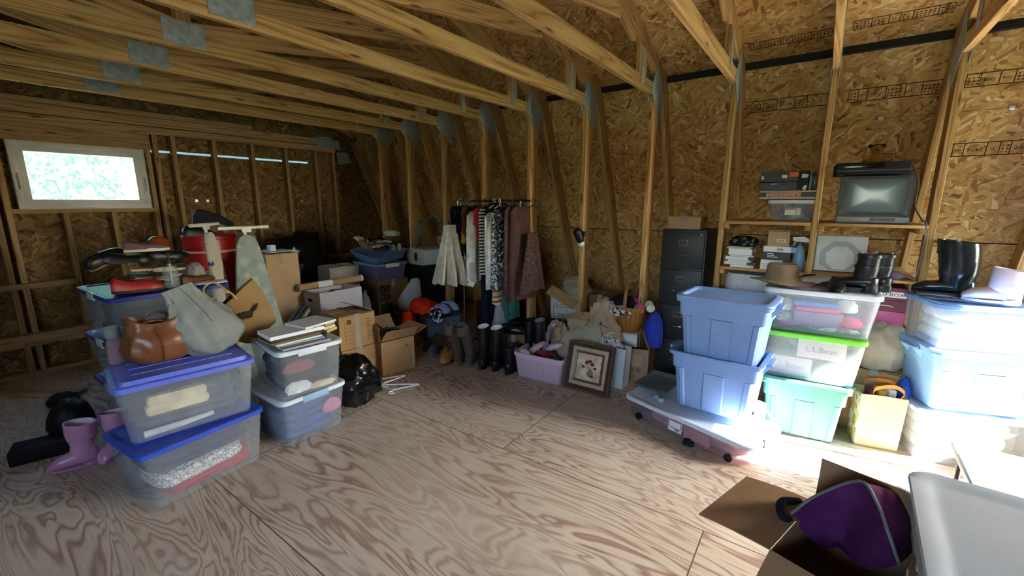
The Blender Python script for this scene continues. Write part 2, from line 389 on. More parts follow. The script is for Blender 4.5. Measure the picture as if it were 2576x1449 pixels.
o = struct('wall_front', bm, M_OSB); o.matrix_world = Mf
bm = B()
for x0, x1, z0, z1 in ((a_-.03, b_+.03, c_-.03, c_+.02), (a_-.03, b_+.03, d_-.02, d_+.03), (a_-.03, a_+.02, c_+.02, d_-.02), (b_-.02, b_+.03, c_+.02, d_-.02)): bx(bm, x0, x1, -.03, .05, z0, z1)
w3 = bpy.data.objects.new('fill_window', None); COL.objects.link(w3); w3['kind'] = 'structure'; w3.matrix_world = Mf
mk('window_frame', bm, P('white_vinyl', 'cfd3d4', .4, .5, 0, .05), w3)
ce = framed('ceiling', [(X0, YB, ZB), (X1, YB, ZB), (X1, YC, upZ(YC)), (X0, YC, upZ(YC))], (0, .36, 1), M_OSB)
framed('ceiling_slope', [(X1, mir(YB), ZB), (X0, mir(YB), ZB), (X0, YC, upZ(YC)), (X1, YC, upZ(YC))], (0, -.36, 1), M_OSB)['kind'] = 'structure'
# dark sheathing gap strip at the gambrel break and the H-clips of the panel seams
bms = B(); bx(bms, XG, XR_, YB-.03, YB+.02, ZB-.035, ZB+.012, M=None)
o = struct('trim_1', bms, P('black_felt', '17171a', .8))
bml = B()
for z in (1.27,):
    bx(bml, XG, XR_, lowY(z)-.004, lowY(z)+.004, z-.004, z+.004)
bx(bml, XG, XR_, lowY(2.17)-.001, lowY(2.17)+.004, 2.169, 2.171)
o = struct('trim_2', bml, P('seam_line', '2b1a0c', .9))  # dark line along the panel joints
M_CLIP = P('clip_metal', 'b9c2c4', .35, .5, .8)
# ---- gable wall with the hopper window (built in world axes, strands along world y)
WY0, WY1, WZ0, WZ1 = .60, 1.53, 1.515, 2.10             # rough opening
def wall_piece(bm, y0, y1, z0, z1, x0=XG-.02, x1=XG):
    bx(bm, x0, x1, y0, y1, z0, z1)
bmw = B(); SL = 2.105                                   # slit height
for a, b_, c, d in ((mir(lowY(0)), WY0, 0, WZ1), (WY1, lowY(0), 0, SL-.012), (WY0, WY1, 0, WZ0), (WY1, lowY(0)-.8, SL+.012, ZB), (mir(lowY(0))+.8, WY1, WZ1, ZB)):
    wall_piece(bmw, a, b_, c, d)
wall_piece(bmw, 3.35, lowY(0)-.8, SL-.012, SL+.012)
loft(bmw, [[V((x, y, z)) for y, z in ((mir(YB), ZB), (YB, ZB), (YC, upZ(YC)))] for x in (XG-.02, XG)])
Mw = Matrix.Translation((XG, 0, 0)) @ Matrix(((0, -1, 0), (1, 0, 0), (0, 0, 1))).to_4x4()
bmesh.ops.transform(bmw, matrix=Mw.inverted(), verts=bmw.verts)
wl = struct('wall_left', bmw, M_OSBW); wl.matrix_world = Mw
bmh = B(); bx(bmh, XG-.05, XG-.045, WY1+.02, 3.4, SL-.05, SL+.05)
struct('trim_3', bmh, thin('house_wrap', '98a2a6', .6))
def beam(name, a, b_, w, d, parent, m=M_PINE, nrm=(1, 0, 0), bev=.003):
    """board from a to b (centre line) with thickness w along nrm and depth d across"""
    a, b_ = V(a), V(b_); L = (b_-a).length; ex = (b_-a).normalized(); ey = V(nrm); ey = (ey-ex*ey.dot(ex)).normalized(); ez = ex.cross(ey)
    bm = B(); bx(bm, 0, L, -w/2, w/2, -d/2, d/2, bev, seg=1)
    o = mk(name, bm, m, parent, 30); o.matrix_local = Matrix.Translation(a) @ Matrix((ex, ey, ez)).transposed().to_4x4(); return o
def gable_framing(parent):
    Pm = Mw.inverted()
    def g(name, a, b_, w, d, nrm=(1, 0, 0), m=M_PINED):
        o = beam(name, (0, 0, 0), V(b_)-V(a), w, d, None, m, nrm)
        mw = Matrix.Translation(a) @ o.matrix_basis; o.parent = parent; o.matrix_parent_inverse = Matrix.Identity(4); o.matrix_local = Pm @ mw; return o
    xs = XG+.045
    tops = 2.30
    for y in (-1.9, -1.5, -1.1, -.7, -.3, .12, .53, 1.57, 1.80, 2.19, 2.60, 3.01, 3.42, 3.68):
        z0 = 0.04; g('stud', (xs, y, z0), (xs, y, tops), .04, .09, (0, 1, 0))
    for y in (.88, 1.22): g('stud', (xs, y, .04), (xs, y, WZ0-.04), .04, .09, (0, 1, 0))
    g('stud', (xs, 1.64, .04), (xs, 1.64, tops), .04, .09, (0, 1, 0)); g('stud', (xs, .46, .04), (xs, .46, tops), .04, .09, (0, 1, 0))
    g('sill_board', (xs, .55, WZ0-.02), (xs, 1.55, WZ0-.02), .09, .04, (1, 0, 0))
    g('header', (xs+.002, .50, 2.185), (xs+.002, 1.60, 2.185), .088, .165)
    g('top_plate', (xs, -1.9, 2.30), (xs, 3.72, 2.30), .092, .075); g('top_plate', (xs+.01, -1.95, 2.385), (xs+.01, 3.78, 2.385), .10, .085)
    g('top_plate', (xs+.03, -1.95, 2.455), (xs+.03, 2.62, 2.455), .06, .05)
    g('bottom_plate', (xs, -2.6, .02), (xs, 4.8, .02), .09, .04)
    g('rail', (xs+.04, -1.9, .835), (xs+.04, .85, .835), .11, .05); g('rail', (xs+.06, -1.9, .345), (xs+.06, 1.0, .345), .10, .115)
    g('rail', (xs+.04, 3.3, .80), (xs+.04, 4.35, .80), .1, .05)
gable_framing(wl)
bmb = B(); bx(bmb, 0, .75, -.045, .045, 0, .035, .003, seg=1)
o = mk('loose_board', bmb, M_PINED); tag(o, 'short grey board lying on the floor at the foot of the window wall', 'board'); o.location = (-5.45, .15, .0); o.rotation_euler = (0, 0, rad(40))
# ---- hopper window
wn = bpy.data.objects.new('window_1', None); COL.objects.link(wn); wn['kind'] = 'structure'; wn.location = (XG+.09, (WY0+WY1)/2, (WZ0+WZ1)/2)
M_VINYL = P('white_vinyl', 'cfd3d4', .4, .5, 0, .05)
hw, hh = (WY1-WY0)/2+.004, (WZ1-WZ0)/2+.006
def frame_ring(bm, w, h, t, x0, x1, bev=.004):
    bx(bm, x0, x1, -w, w, h-t, h, bev); bx(bm, x0, x1, -w, w, -h, -h+t, bev); bx(bm, x0, x1, -w, -w+t, -h+t, h-t, bev); bx(bm, x0, x1, w-t, w, -h+t, h-t, bev)
bm = B(); frame_ring(bm, hw, hh, .045, -.09, .0); mk('window_frame', bm, M_VINYL, wn)
bm = B(); frame_ring(bm, hw-.04, hh-.035, .055, -.06, -.012); sash = mk('sash', bm, M_VINYL, wn)
bm = B(); bx(bm, -.045, -.04, -hw+.09, hw-.09, -hh+.085, hh-.085); mk('pane', bm, glassy('window_glass'), wn)
bm = B(); bx(bm, -.012, .012, -.05, .05, -hh+.012, -hh+.024, .003); tube(bm, [(.012, .03, -hh+.018), (.025, .0, -hh+.02), (.02, -.06, -hh+.018)], .006); mk('handle', bm, P('latch_white', 'e4e6e6', .3), wn)
bm = B()
for s in (-1, 1): bx(bm, -.004, .006, s*(hw-.03)-.007, s*(hw-.03)+.007, -.12, .02, .002)
mk('latch', bm, P('latch_grey', '8d9294', .4), wn)
# ---- roof trusses
TX = {-1: -5.42, 0: -4.85, 1: -4.31, 2: -3.70, 3: -3.093, 4: -2.483, 5: -1.873, 6: -1.263, 7: -.653, 8: -.043, 9: .567, 10: 1.177, 11: 1.787, 12: 2.4}
def plate_mesh(pts, x=.0205):
    bm = B(); loft(bm, [[V((x, y, z)) for y, z in pts], [V((x+.0025, y, z)) for y, z in pts]]); return bm
def make_truss(post=True):
    t = bpy.data.objects.new('roof_truss', None); COL.objects.link(t)
    w = .038
    for s in (1, -1):
        f = (lambda y: y) if s > 0 else mir
        def bb(name, a, b_, d, ww=w, m=M_PINE): return beam(name, (0, f(a[0]), a[1]), (0, f(b_[0]), b_[1]), ww, d, t, m)
        ry = lambda z: lowY(z)-.085
        bb('rafter', (ry(.0), .0), (ry(ZB-.02), ZB-.02), .145, .0375)
        bb('top_chord', (YB-.02, upZ(YB-.02)-.082), (YC, upZ(YC)-.082), .14, .0372)
        bb('chord_scab', (3.28, upZ(3.28)-.185), (YC, upZ(YC)-.185), .06, .037)
        if post:
            bb('post', (3.83, .0), (3.83, 2.47), .14, .0368)
            bb('web', (3.46, 2.5), (3.46, upZ(3.46)-.1), .14, .0366)
        bb('web', (YC+.05, 2.53), (2.98, upZ(2.98)-.2), .11, .0364)
        if post:
            for x in (.0205, -.023):
                mk('nail_plate', plate_mesh([(f(y), z) for y, z in ((3.78, 2.68), (4.0, 2.44), (3.89, 2.24), (3.67, 2.46))], x), M_GALV, t, 0)
                mk('nail_plate', plate_mesh([(f(y), z) for y, z in ((3.42, 2.71), (3.475, 2.72), (3.475, 2.465), (3.42, 2.465))], x), M_GALV, t, 0)
    beam('tie_beam', (0, mir(3.84), TZ+.048), (0, 3.84, TZ+.048), w, .096, t)
    beam('king_post', (0, YC, TZ+.09), (0, YC, upZ(YC)-.15), .0362, .09, t)
    for x in (.0206, -.0231): mk('nail_plate', plate_mesh([(YC-.105, 2.515+.06), (YC+.105, 2.515+.06), (YC+.105, 2.445), (YC-.105, 2.445)], x), M_GALV, t, 0)
    return t
ORD = ['first', 'second', 'third', 'fourth', 'fifth', 'sixth', 'seventh', 'eighth', 'ninth', 'tenth', 'eleventh', 'twelfth', 'thirteenth']
tr0 = make_truss()
for i, k in enumerate(range(0, 13)):
    t = tr0 if i == 0 else copy_tree(tr0)
    t.location = (TX[k], 0, 0)
    tag(t, f'pine attic roof truss with post and nail plates, {ORD[i]} from the window wall', 'roof truss', 'attic roof trusses')
t = bpy.data.objects.new('lookout_rafter', None); COL.objects.link(t)
beam('rafter', (0, lowY(0)-.085, 0), (0, lowY(2.45)-.085, 2.45), .038, .145, t, M_PINED); beam('top_chord', (0, YB-.02, upZ(YB-.02)-.082), (0, YC, upZ(YC)-.082), .038, .14, t)
t.location = (-5.42, 0, 0); tag(t, 'postless rafter between the window wall and the first truss with a post', 'rafter')
t = copy_tree(t); t.location = (XG+.06, 0, 0); tag(t, 'end rafter standing flat against the window wall', 'rafter')
# gusset plates where the gable plate meets its rafter
bm = B(); loft(bm, [[V((x, y, z)) for y, z in ((3.4, 2.44), (3.62, 2.47), (3.78, 2.36), (3.8, 2.3), (3.45, 2.33))] for x in (XG+.103, XG+.107)])
o = mk('gusset_plate', bm, M_GALV, smooth=0); tag(o, 'grey steel gusset plate on the end of the window wall top plate', 'plate')
bm = B(); loft(bm, [[V((x, y, z)) for y, z in ((3.72, 2.27), (3.9, 2.28), (3.95, 2.14), (3.74, 2.1))] for x in (XG+.103, XG+.107)])
o = mk('gusset_plate', bm, M_GALV, smooth=0); tag(o, 'grey steel gusset plate at the head of the window wall corner stud', 'plate')
# ---- right gable: a wide unglazed doorway-window lets the sun in from the right
OY0, OY1, OZ0, OZ1 = 3.17, 4.02, .25, 2.42
bmr = B()
for a, b_, c, d in ((mir(lowY(0)), OY0, 0, ZB), (OY1, lowY(0), 0, ZB), (OY0, OY1, 0, OZ0), (OY0, OY1, OZ1, ZB)): bx(bmr, XR_, XR_+.02, a, b_, c, d)
loft(bmr, [[V((x, y, z)) for y, z in ((mir(YB), ZB), (YB, ZB), (YC, upZ(YC)))] for x in (XR_, XR_+.02)])
Mr = Matrix.Translation((XR_, 0, 0)) @ Matrix(((0, 1, 0), (-1, 0, 0), (0, 0, 1))).to_4x4()
bmesh.ops.transform(bmr, matrix=Mr.inverted(), verts=bmr.verts)
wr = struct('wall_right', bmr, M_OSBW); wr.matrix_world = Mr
w2 = bpy.data.objects.new('window_2', None); COL.objects.link(w2); w2['kind'] = 'structure'; w2.location = (XR_, (OY0+OY1)/2, (OZ0+OZ1)/2)
bm = B(); frame_ring(bm, (OY1-OY0)/2, (OZ1-OZ0)/2, .05, -.06, .03); mk('window_frame', bm, M_VINYL, w2)
bm = B(); bx(bm, -.02, .0, -.02, .02, -(OZ1-OZ0)/2, (OZ1-OZ0)/2); mk('mullion', bm, M_VINYL, w2)
# ------------------------------------------------------------------ outside and light
bm = B(); bx(bm, -60, 60, -60, 60, -3.0, -2.9); o = struct('ground', bm, P('lawn', '7f8a68', .9, .1, 0, .3, scale=2)); 
bm = B()
def crown(bm, c, s, n, r0, seed):
    q = random.Random(seed)
    for i in range(n):
        while True:
            p = V((q.uniform(-1, 1), q.uniform(-1, 1), q.uniform(-1, 1)))
            if p.length < 1: break
        p = V((p.x*s[0], p.y*s[1], p.z*s[2]))+V(c)
        e = Euler((q.uniform(0, 6), q.uniform(0, 6), q.uniform(0, 6))).to_matrix(); r = r0*q.uniform(.6, 1.2)
        vs = [bm.verts.new(p+e @ V(d)) for d in ((-r, 0, 0), (0, -.45*r, .08*r), (r, 0, 0), (0, .45*r, .08*r))]
        bm.faces.new(vs)
tre = thing('tree', 'green leafy tree seen through the small white window', 'tree', (-11.5, 2.2, -2.9))
crown(bm, (0, 0, 5.3), (2.6, 4.2, 3.0), 14000, .10, 3)
mk('foliage', bm, thin('leaf_green', '4d7d48', .45), tre, 0, recalc=False)
bm = B(); tube(bm, [(0, 0, 0), (.1, .1, 2.2), (0, 0, 4.5)], [.22, .16, .08], 10); mk('trunk', bm, P('bark', '5b4a38', .9, .1, bmp=.4), tre)
sun = bpy.data.lights.new('sun', 'SUN'); sun.energy = SUN_E; sun.angle = rad(.6); sun.color = (.97, .985, 1)
so = bpy.data.objects.new('sun', sun); COL.objects.link(so)
SUND = V((-1, SUN_Y, -math.tan(rad(SUN_EL)))).normalized()
so.rotation_euler = SUND.to_track_quat('-Z', 'Y').to_euler()
wd = bpy.data.worlds.new('sky'); SC.world = wd; wd.use_nodes = True; nt = wd.node_tree
sk = nd(nt, 'ShaderNodeTexSky'); sk.sky_type = 'NISHITA'; sk.sun_disc = False; sk.sun_elevation = rad(SUN_EL); sk.sun_rotation = rad(60); sk.air_density = 1.2; sk.dust_density = 2
nt.nodes['Background'].inputs[1].default_value = SKY_S
lk(nt, mixc(nt, 1.0, sk.outputs[0], (.92, .98, 1.06), 'MULTIPLY'), nt.nodes['Background'].inputs[0])
SC.view_settings.view_transform = 'Standard'; SC.view_settings.look = 'None'; SC.view_settings.gamma = 1; SC.view_settings.use_curve_mapping = False
SC.view_settings.exposure = EXPO
cy = SC.cycles; cy.max_bounces = 8; cy.diffuse_bounces = 4; cy.use_adaptive_sampling = False; cy.glossy_bounces = 3; cy.transmission_bounces = 6; cy.transparent_max_bounces = 12
cy.caustics_reflective = False; cy.caustics_refractive = False; cy.sample_clamp_indirect = 6
# ------------------------------------------------------------------ builders for the stored things
def front(pl, pr, z, depth, zr=None):
    """base centre, turn and width of a box whose front edge runs from pixel pl to pixel pr at height z"""
    L, R_ = atz(*pl, z), atz(*pr, z if zr is None else zr); e = (R_-L); e.z = 0; W = e.length; e.normalize(); bk = V((-e.y, e.x, 0))
    return (L+R_)/2+bk*depth/2, math.atan2(e.y, e.x), W
M_CLEAR = clear('bin_plastic', 'dfe6ea', .16, .25, 'fafcfe', .4)
M_MILKY = clear('bin_plastic_milky', 'e9eef0', .19, .35, 'fafcfe', .4)
M_WHITEP = thin('white_plastic', 'e6e9ea', .12, .4)
M_CARD = P('cardboard', 'b08d62', .85, .15, 0, .08, .1, 40)
M_CARDD = P('cardboard_dark', '7d5f42', .85, .15, 0, .1, .1, 40)
M_CARDP = P('cardboard_pale', 'b99d78', .85, .15, 0, .08, .1, 40)
M_INK = P('black_ink', '2a2320', .8)
M_BLACK = P('black_rubber', '101114', .4, .4, 0, .1)
M_WHITE = P('white_paint', 'e4e5e2', .5, .4, 0, .04)
M_PAPER = P('paper_white', 'e3e4e2', .8, .2, 0, .04)
M_TAPE = clear('packing_tape', 'd9d3c4', .45, .15, 'f3ecdd', .2)
M_CHROME = P('chrome', 'c9ccd0', .2, .5, 1, .03)
def tray(bm, W, D, H, tp=.9, r=.035, wall=.004, z0=.0, rim=0, rimh=.012, mi=0):
    a, b_ = rrect(W*tp, D*tp, r), rrect(W, D, r)
    rs = [ring(rrect(W*tp-.01, D*tp-.01, r-.004), z0), ring(a, z0+.006)]
    if rim:
        c = rrect(W+2*rim, D+2*rim, r+rim); rs += [ring(b_, z0+H-rimh), ring(c, z0+H-rimh), ring(c, z0+H)]
    rs += [ring(rrect(W-.001, D-.001, r), z0+H), ring(rrect(W-2*wall, D-2*wall, r-wall), z0+H), ring(rrect(W*tp-2*wall, D*tp-2*wall, r-wall), z0+.01)]
    loft(bm, rs, mi=mi)
def lid_mesh(W, D, r=.04, h=.022, raised=0.0, inset=.05, groove=0):
    bm = B(); rs = [ring(rrect(W, D, r), -.012), ring(rrect(W+.004, D+.004, r), -.010), ring(rrect(W+.004, D+.004, r), h-.004), ring(rrect(W-.004, D-.004, r), h), ring(rrect(W-2*inset*.5, D-2*inset*.5, r*.8), h)]
    if raised: rs += [ring(rrect(W-2*inset*.62, D-2*inset*.62, r*.8), h+raised), ring(rrect(W-2*inset, D-2*inset, r*.7), h+raised)]
    else: rs += [ring(rrect(W-2*inset*.7, D-2*inset*.7, r*.8), h-.008), ring(rrect(W-2*inset, D-2*inset, r*.7), h-.008)]
    loft(bm, rs)
    if groove:
        for i in range(3):
            y = D*(-.22+.22*i); bx(bm, -W*.36, W*.36, y-.006, y+.006, h+raised-.002, h+raised+.004, .002)
    return bm
def storage_bin(label, c, rz, z, W, D, H, lidm, bodym=None, tp=.9, raised=0, latch=None, group=None, cat='storage bin', wheels=False, r=.04, name='storage_bin', rim=.008, groove=0):
    t = thing(name, label, cat, (c[0], c[1], z), rz, group)
    bm = B(); tray(bm, W, D, H-.02, tp, r, rim=rim); mk('body', bm, bodym or M_CLEAR, t)
    if lidm:
        o = mk('lid', lid_mesh(W+.02, D+.02, r+.01, .016, raised, groove=groove), lidm, t); o.location = (0, 0, H-.02)
    if latch:
        for s in (-1, 1):
            bm = B()
            if latch[1] == 'front': bx(bm, -.09, .09, s*(D/2+.008)-.007, s*(D/2+.008)+.007, H-.05, H-.004, .004)
            else: bx(bm, s*(W/2+.008)-.008, s*(W/2+.008)+.008, -.07, .07, H-.05, H+.002, .004)
            mk('latch', bm, latch[0], t)
    if wheels:
        for sx in (-1, 1):
            for sy in (-1, 1):
                bm = B(); lathe(bm, [(.004, -.012), (.024, -.012), (.026, -.008), (.026, .008), (.024, .012), (.012, .012), (.012, .006), (.003, .006)], 20, T(sx*W*.36, sy*(D/2*tp+.006), .024, PI/2)); mk('wheel', bm, M_BLACK, t)
    return t
def ribbed_tote(label, c, rz, z, W, D, H, m, lid=True, group=None, name='storage_tote'):
    """opaque lidded tote: ribbed tapered body, deep plain band under a flared rim, end handles, recessed lid"""
    t = thing(name, label, 'storage tote', (c[0], c[1], z), rz, group); tp = .86; r = .035
    def at(f, o=0): q = tp+(1-tp)*f; return ring(rrect(W*q+2*o, D*q+2*o, r), H*f)
    bm = B(); f1 = .70
    wl_ = lambda f, o=0: ring(rrect((W*(tp+(1-tp)*f))-.008+2*o, D*(tp+(1-tp)*f)-.008+2*o, r-.004), H*f)
    loft(bm, [ring(rrect(W*tp-.016, D*tp-.016, r-.006), 0), at(.015), at(f1), at(f1+.012, .012), at(.94, .010), at(.945, .026), at(1.0, .026), at(1.0, .004), wl_(.98), wl_(.03)])
    mk('body', bm, m, t)
    for fx in (-.30, .0, .34) if W > .4 else (-.2, .2):     # ribs, front and back
        pass
    n = 0
    for sy in (-1, 1):
        for fx, wd in ((-.40, .085), (.02, .27), (.425, .10)):
            bm = B(); y0 = sy*D*tp/2; y1 = sy*D*(tp+(1-tp)*f1)/2; xm0, xm1 = fx*W*tp, fx*W*(tp+(1-tp)*f1); hw_ = wd*W/2
            loft(bm, [[V((xm0-hw_, y0-sy*.004, .012)), V((xm0+hw_, y0-sy*.004, .012)), V((xm0+hw_-.012, y0+sy*.010, .012)), V((xm0-hw_+.012, y0+sy*.010, .012))],
                      [V((xm1-hw_, y1-sy*.004, H*f1)), V((xm1+hw_, y1-sy*.004, H*f1)), V((xm1+hw_-.012, y1+sy*.010, H*f1)), V((xm1-hw_+.012, y1+sy*.010, H*f1))]])
            mk('rib', bm, m, t)
    for s in (-1, 1):
        bm = B(); xx = s*(W/2+.026)
        bx(bm, min(xx-.004, xx+s*.034), max(xx-.004, xx+s*.034), -.075, .075, H*.955, H*.985, .004)
        for yy in (-.07, .07): loft(bm, [[V((xx-s*.02, yy-.006, H*.955)), V((xx+s*.03, yy-.006, H*.955)), V((xx-s*.016, yy-.006, H*.80))], [V((xx-s*.02, yy+.006, H*.955)), V((xx+s*.03, yy+.006, H*.955)), V((xx-s*.016, yy+.006, H*.80))]])
        mk('handle', bm, m, t)
    if lid:
        bm = B(); W2, D2 = W+.05, D+.05
        loft(bm, [ring(rrect(W2, D2, .045), H), ring(rrect(W2+.006, D2+.006, .045), H+.004), ring(rrect(W2+.006, D2+.006, .045), H+.016), ring(rrect(W2-.01, D2-.01, .04), H+.022), ring(rrect(W2-.06, D2-.06, .03), H+.022), ring(rrect(W2-.085, D2-.085, .03), H+.004), ring(rrect(W2-.2, D2-.16, .02), H+.006)])
        mk('lid', bm, m, t)
    return t
def carton(label, c, rz, z, W, D, H, m=None, flaps=(0, 0, 0, 0), name='cardboard_box', cat='box', group=None, tape=True, fl=None, th=.005, rot=None, fll=None):
    """box with four flaps; angle 0 = shut flat, 90 = standing up, >180 = hanging down outside; order front, back, left, right; None = no flap"""
    m = m or M_CARD; t = thing(name, label, cat, (c[0], c[1], z), rz, group, rot)
    bm = B(); x, y = W/2, D/2
    loft(bm, [[V((sx*x, sy*y, q)) for sx, sy in ((-1, -1), (1, -1), (1, 1), (-1, 1))] for q in (0, H)]+[[V((sx*(x-th), sy*(y-th), q)) for sx, sy in ((-1, -1), (1, -1), (1, 1), (-1, 1))] for q in (H, th)])
    mk('body', bm, m, t, 0)
    for i, a in enumerate(flaps):
        if a is None: continue
        lenf = fll-.003 if fll and i == 2 else (fl if fl else min(W, D)*.5)-.003; wd = (W if i < 2 else D)/2-.003
        bm = B(); n = 4; ss = RN.uniform(-.01, .01)
        def fn(u, v): return V(((u-.5)*2*wd, v*lenf, .004*math.sin(v*PI)*(1 if i % 2 else -1)+ss*v*u))
        grid(bm, 3, n, fn, thick=.004)
        o = mk('flap', bm, m, t, 30)
        base = {0: (V((0, -y, H)), 0), 1: (V((0, y, H)), 180), 2: (V((-x, 0, H)), -90), 3: (V((x, 0, H)), 90)}[i]
        dz = .0045 if i < 2 else 0
        o.matrix_basis = Matrix.Translation(base[0]+V((0, 0, .004+dz))) @ Euler((0, 0, rad(base[1]))).to_matrix().to_4x4() @ Euler((rad(a), 0, 0)).to_matrix().to_4x4()
    if tape and flaps[0] == 0:
        bm = B(); bx(bm, -.024, .024, -y-.002, -y-.001, H-.09, H+.012); bx(bm, -.024, .024, -y-.002, y, H+.0125, H+.0135); mk('packing_tape', bm, M_TAPE, t, 0)
    return t
def skin(levels, n, NB, seed, amp, fr, sq=1.0):
    """soft bag skin: rings interpolated between (z, a, b, x offset, y offset) levels, wrinkled"""
    P_ = smoothpath([(l[0], l[1], l[2]) for l in levels], n); Q_ = smoothpath([(l[3], l[4] if len(l) > 4 else 0, 0) for l in levels], n); out = []
    for p, q in zip(P_, Q_):
        rr = []
        for k in range(NB):
            a = 2*PI*k/NB; x, y = math.cos(a), math.sin(a); w = amp*(ridged((x*1.3, y*1.3, p.x*7), fr, seed)-.35)+amp*.7*nz((x*2, y*2, p.x*11), fr, seed+3)
            rr.append(V((q.x+(p.y+w)*x, q.y+(p.z+w*min(1, p.z/.05))*math.copysign(abs(y)**sq, y), p.x)))
        out.append(rr)
    return out
def lump(name, label, cat, loc, s, m, seed=0, amp=.2, freq=4, rz=0, sub=4, group=None, flat=-.55, fold=1.0, parent=None):
    """loosely crumpled cloth or bag"""
    bm = B(); blob(bm, (0, 0, s[2]*(-flat if flat is not None else 0)), s, amp, freq, seed, sub, flat*s[2] if flat is not None else None, fold=fold)
    o = mk(name, bm, m, parent, 60); o.location = loc; o.rotation_euler = (0, 0, rz)
    if not parent: tag(o, label, cat, group)
    return o
def folded(name, label, cat, loc, s, m, seed=0, rz=0, layers=3, group=None):
    """a folded garment: soft rounded layers"""
    bm = B(); h = s[2]/layers
    for i in range(layers):
        pl = rrect(s[0]*(1-.06*(i % 2)), s[1]*(1-.05*((i+1) % 2)), min(s[0], s[1])*.22, 6); rs = []
        for k, (q, dz) in enumerate(((.94, .0), (1, .3), (1, .7), (.93, 1.0))):
            rs.append([V((x*q*(1+.05*nz((x*3, y*3, i), 5, seed)), y*q*(1+.05*nz((y*3, x*3, i), 5, seed+1)), i*h+dz*h*1.02+.006*nz((x, y, i), 9, seed))) for x, y in pl])
        loft(bm, rs)
    o = mk(name, bm, m, None, 60); o.location = loc; o.rotation_euler = (0, 0, rz); return tag(o, label, cat, group)
def foot_out(L, W, n=28):
    out = []
    for i in range(n):
        a = 2*PI*i/n; x = math.cos(a); t = (x+1)/2; w = W/2*(.72+.42*math.sin(t*PI*.72)**2)
        out.append((x*L/2, math.sin(a)*w*(1-.12*max(0, x)**4)+.08*W*math.sin(t*PI)*.5))
    return out
def shoe(name, label, loc, rz, m, sole=None, L=.27, W=.095, H=.075, group=None, rot=None, thick=.022, cat='shoe', lining=None, clog=False, low=False):
    t = thing(name, label, cat, loc, rz, group, rot)
    bm = B(); prism(bm, foot_out(L, W), 0, thick, bev=.003); mk('sole', bm, sole or M_BLACK, t)
    bm = B(); rings = []; n = 13
    hp = [(.0, .62), (.06, .9), (.2, 1), (.4, .86), (.55, .8), (.72, .62), (.88, .45), (.97, .26), (1, .1)] if not low else [(.0, .7), (.06, 1), (.25, .8), (.45, .6), (.6, .62), (.75, .6), (.9, .42), (.97, .25), (1, .1)]
    def hh_(q):
        for (a, b_), (c, d) in zip(hp, hp[1:]):
            if q <= c: return b_+(d-b_)*(q-a)/(c-a)
        return .1
    for i in range(n):
        q = i/(n-1); x = -L*.485+q*L*.97; wq = W/2*(.55+.5*math.sin((.12+q*.62)*PI)**1.5)*(1-.55*max(0, q-.8)/.2*.9)*(.78 if i == 0 else 1); h = H*hh_(q)
        rings.append([V((x, wq*math.cos(PI*k/10)*(1.0 if k not in (4, 5, 6) else .9)+.03*W*math.sin(q*PI), thick-.004+h*math.sin(PI*k/10)**.7)) for k in range(11)])
    loft(bm, rings); mk('upper', bm, m, t, 50)
    bm = B(); rs = []
    for f in (1, .94, .6):
        rr = []
        for k in range(14):
            a = 2*PI*k/14; q = .26+.2*math.cos(a)*f; x = -L*.485+q*L*.97
            rr.append(V((x, W*.27*math.sin(a)*f, thick-.004+H*hh_(q)*(1.0 if f > .9 else .93)+.0015+(.004 if f == .94 else 0))))
        rs.append(rr)
    loft(bm, rs, cap0=False); mk('lining', bm, lining or P('shoe_lining', '2a2422', .9), t, 50)
    return t
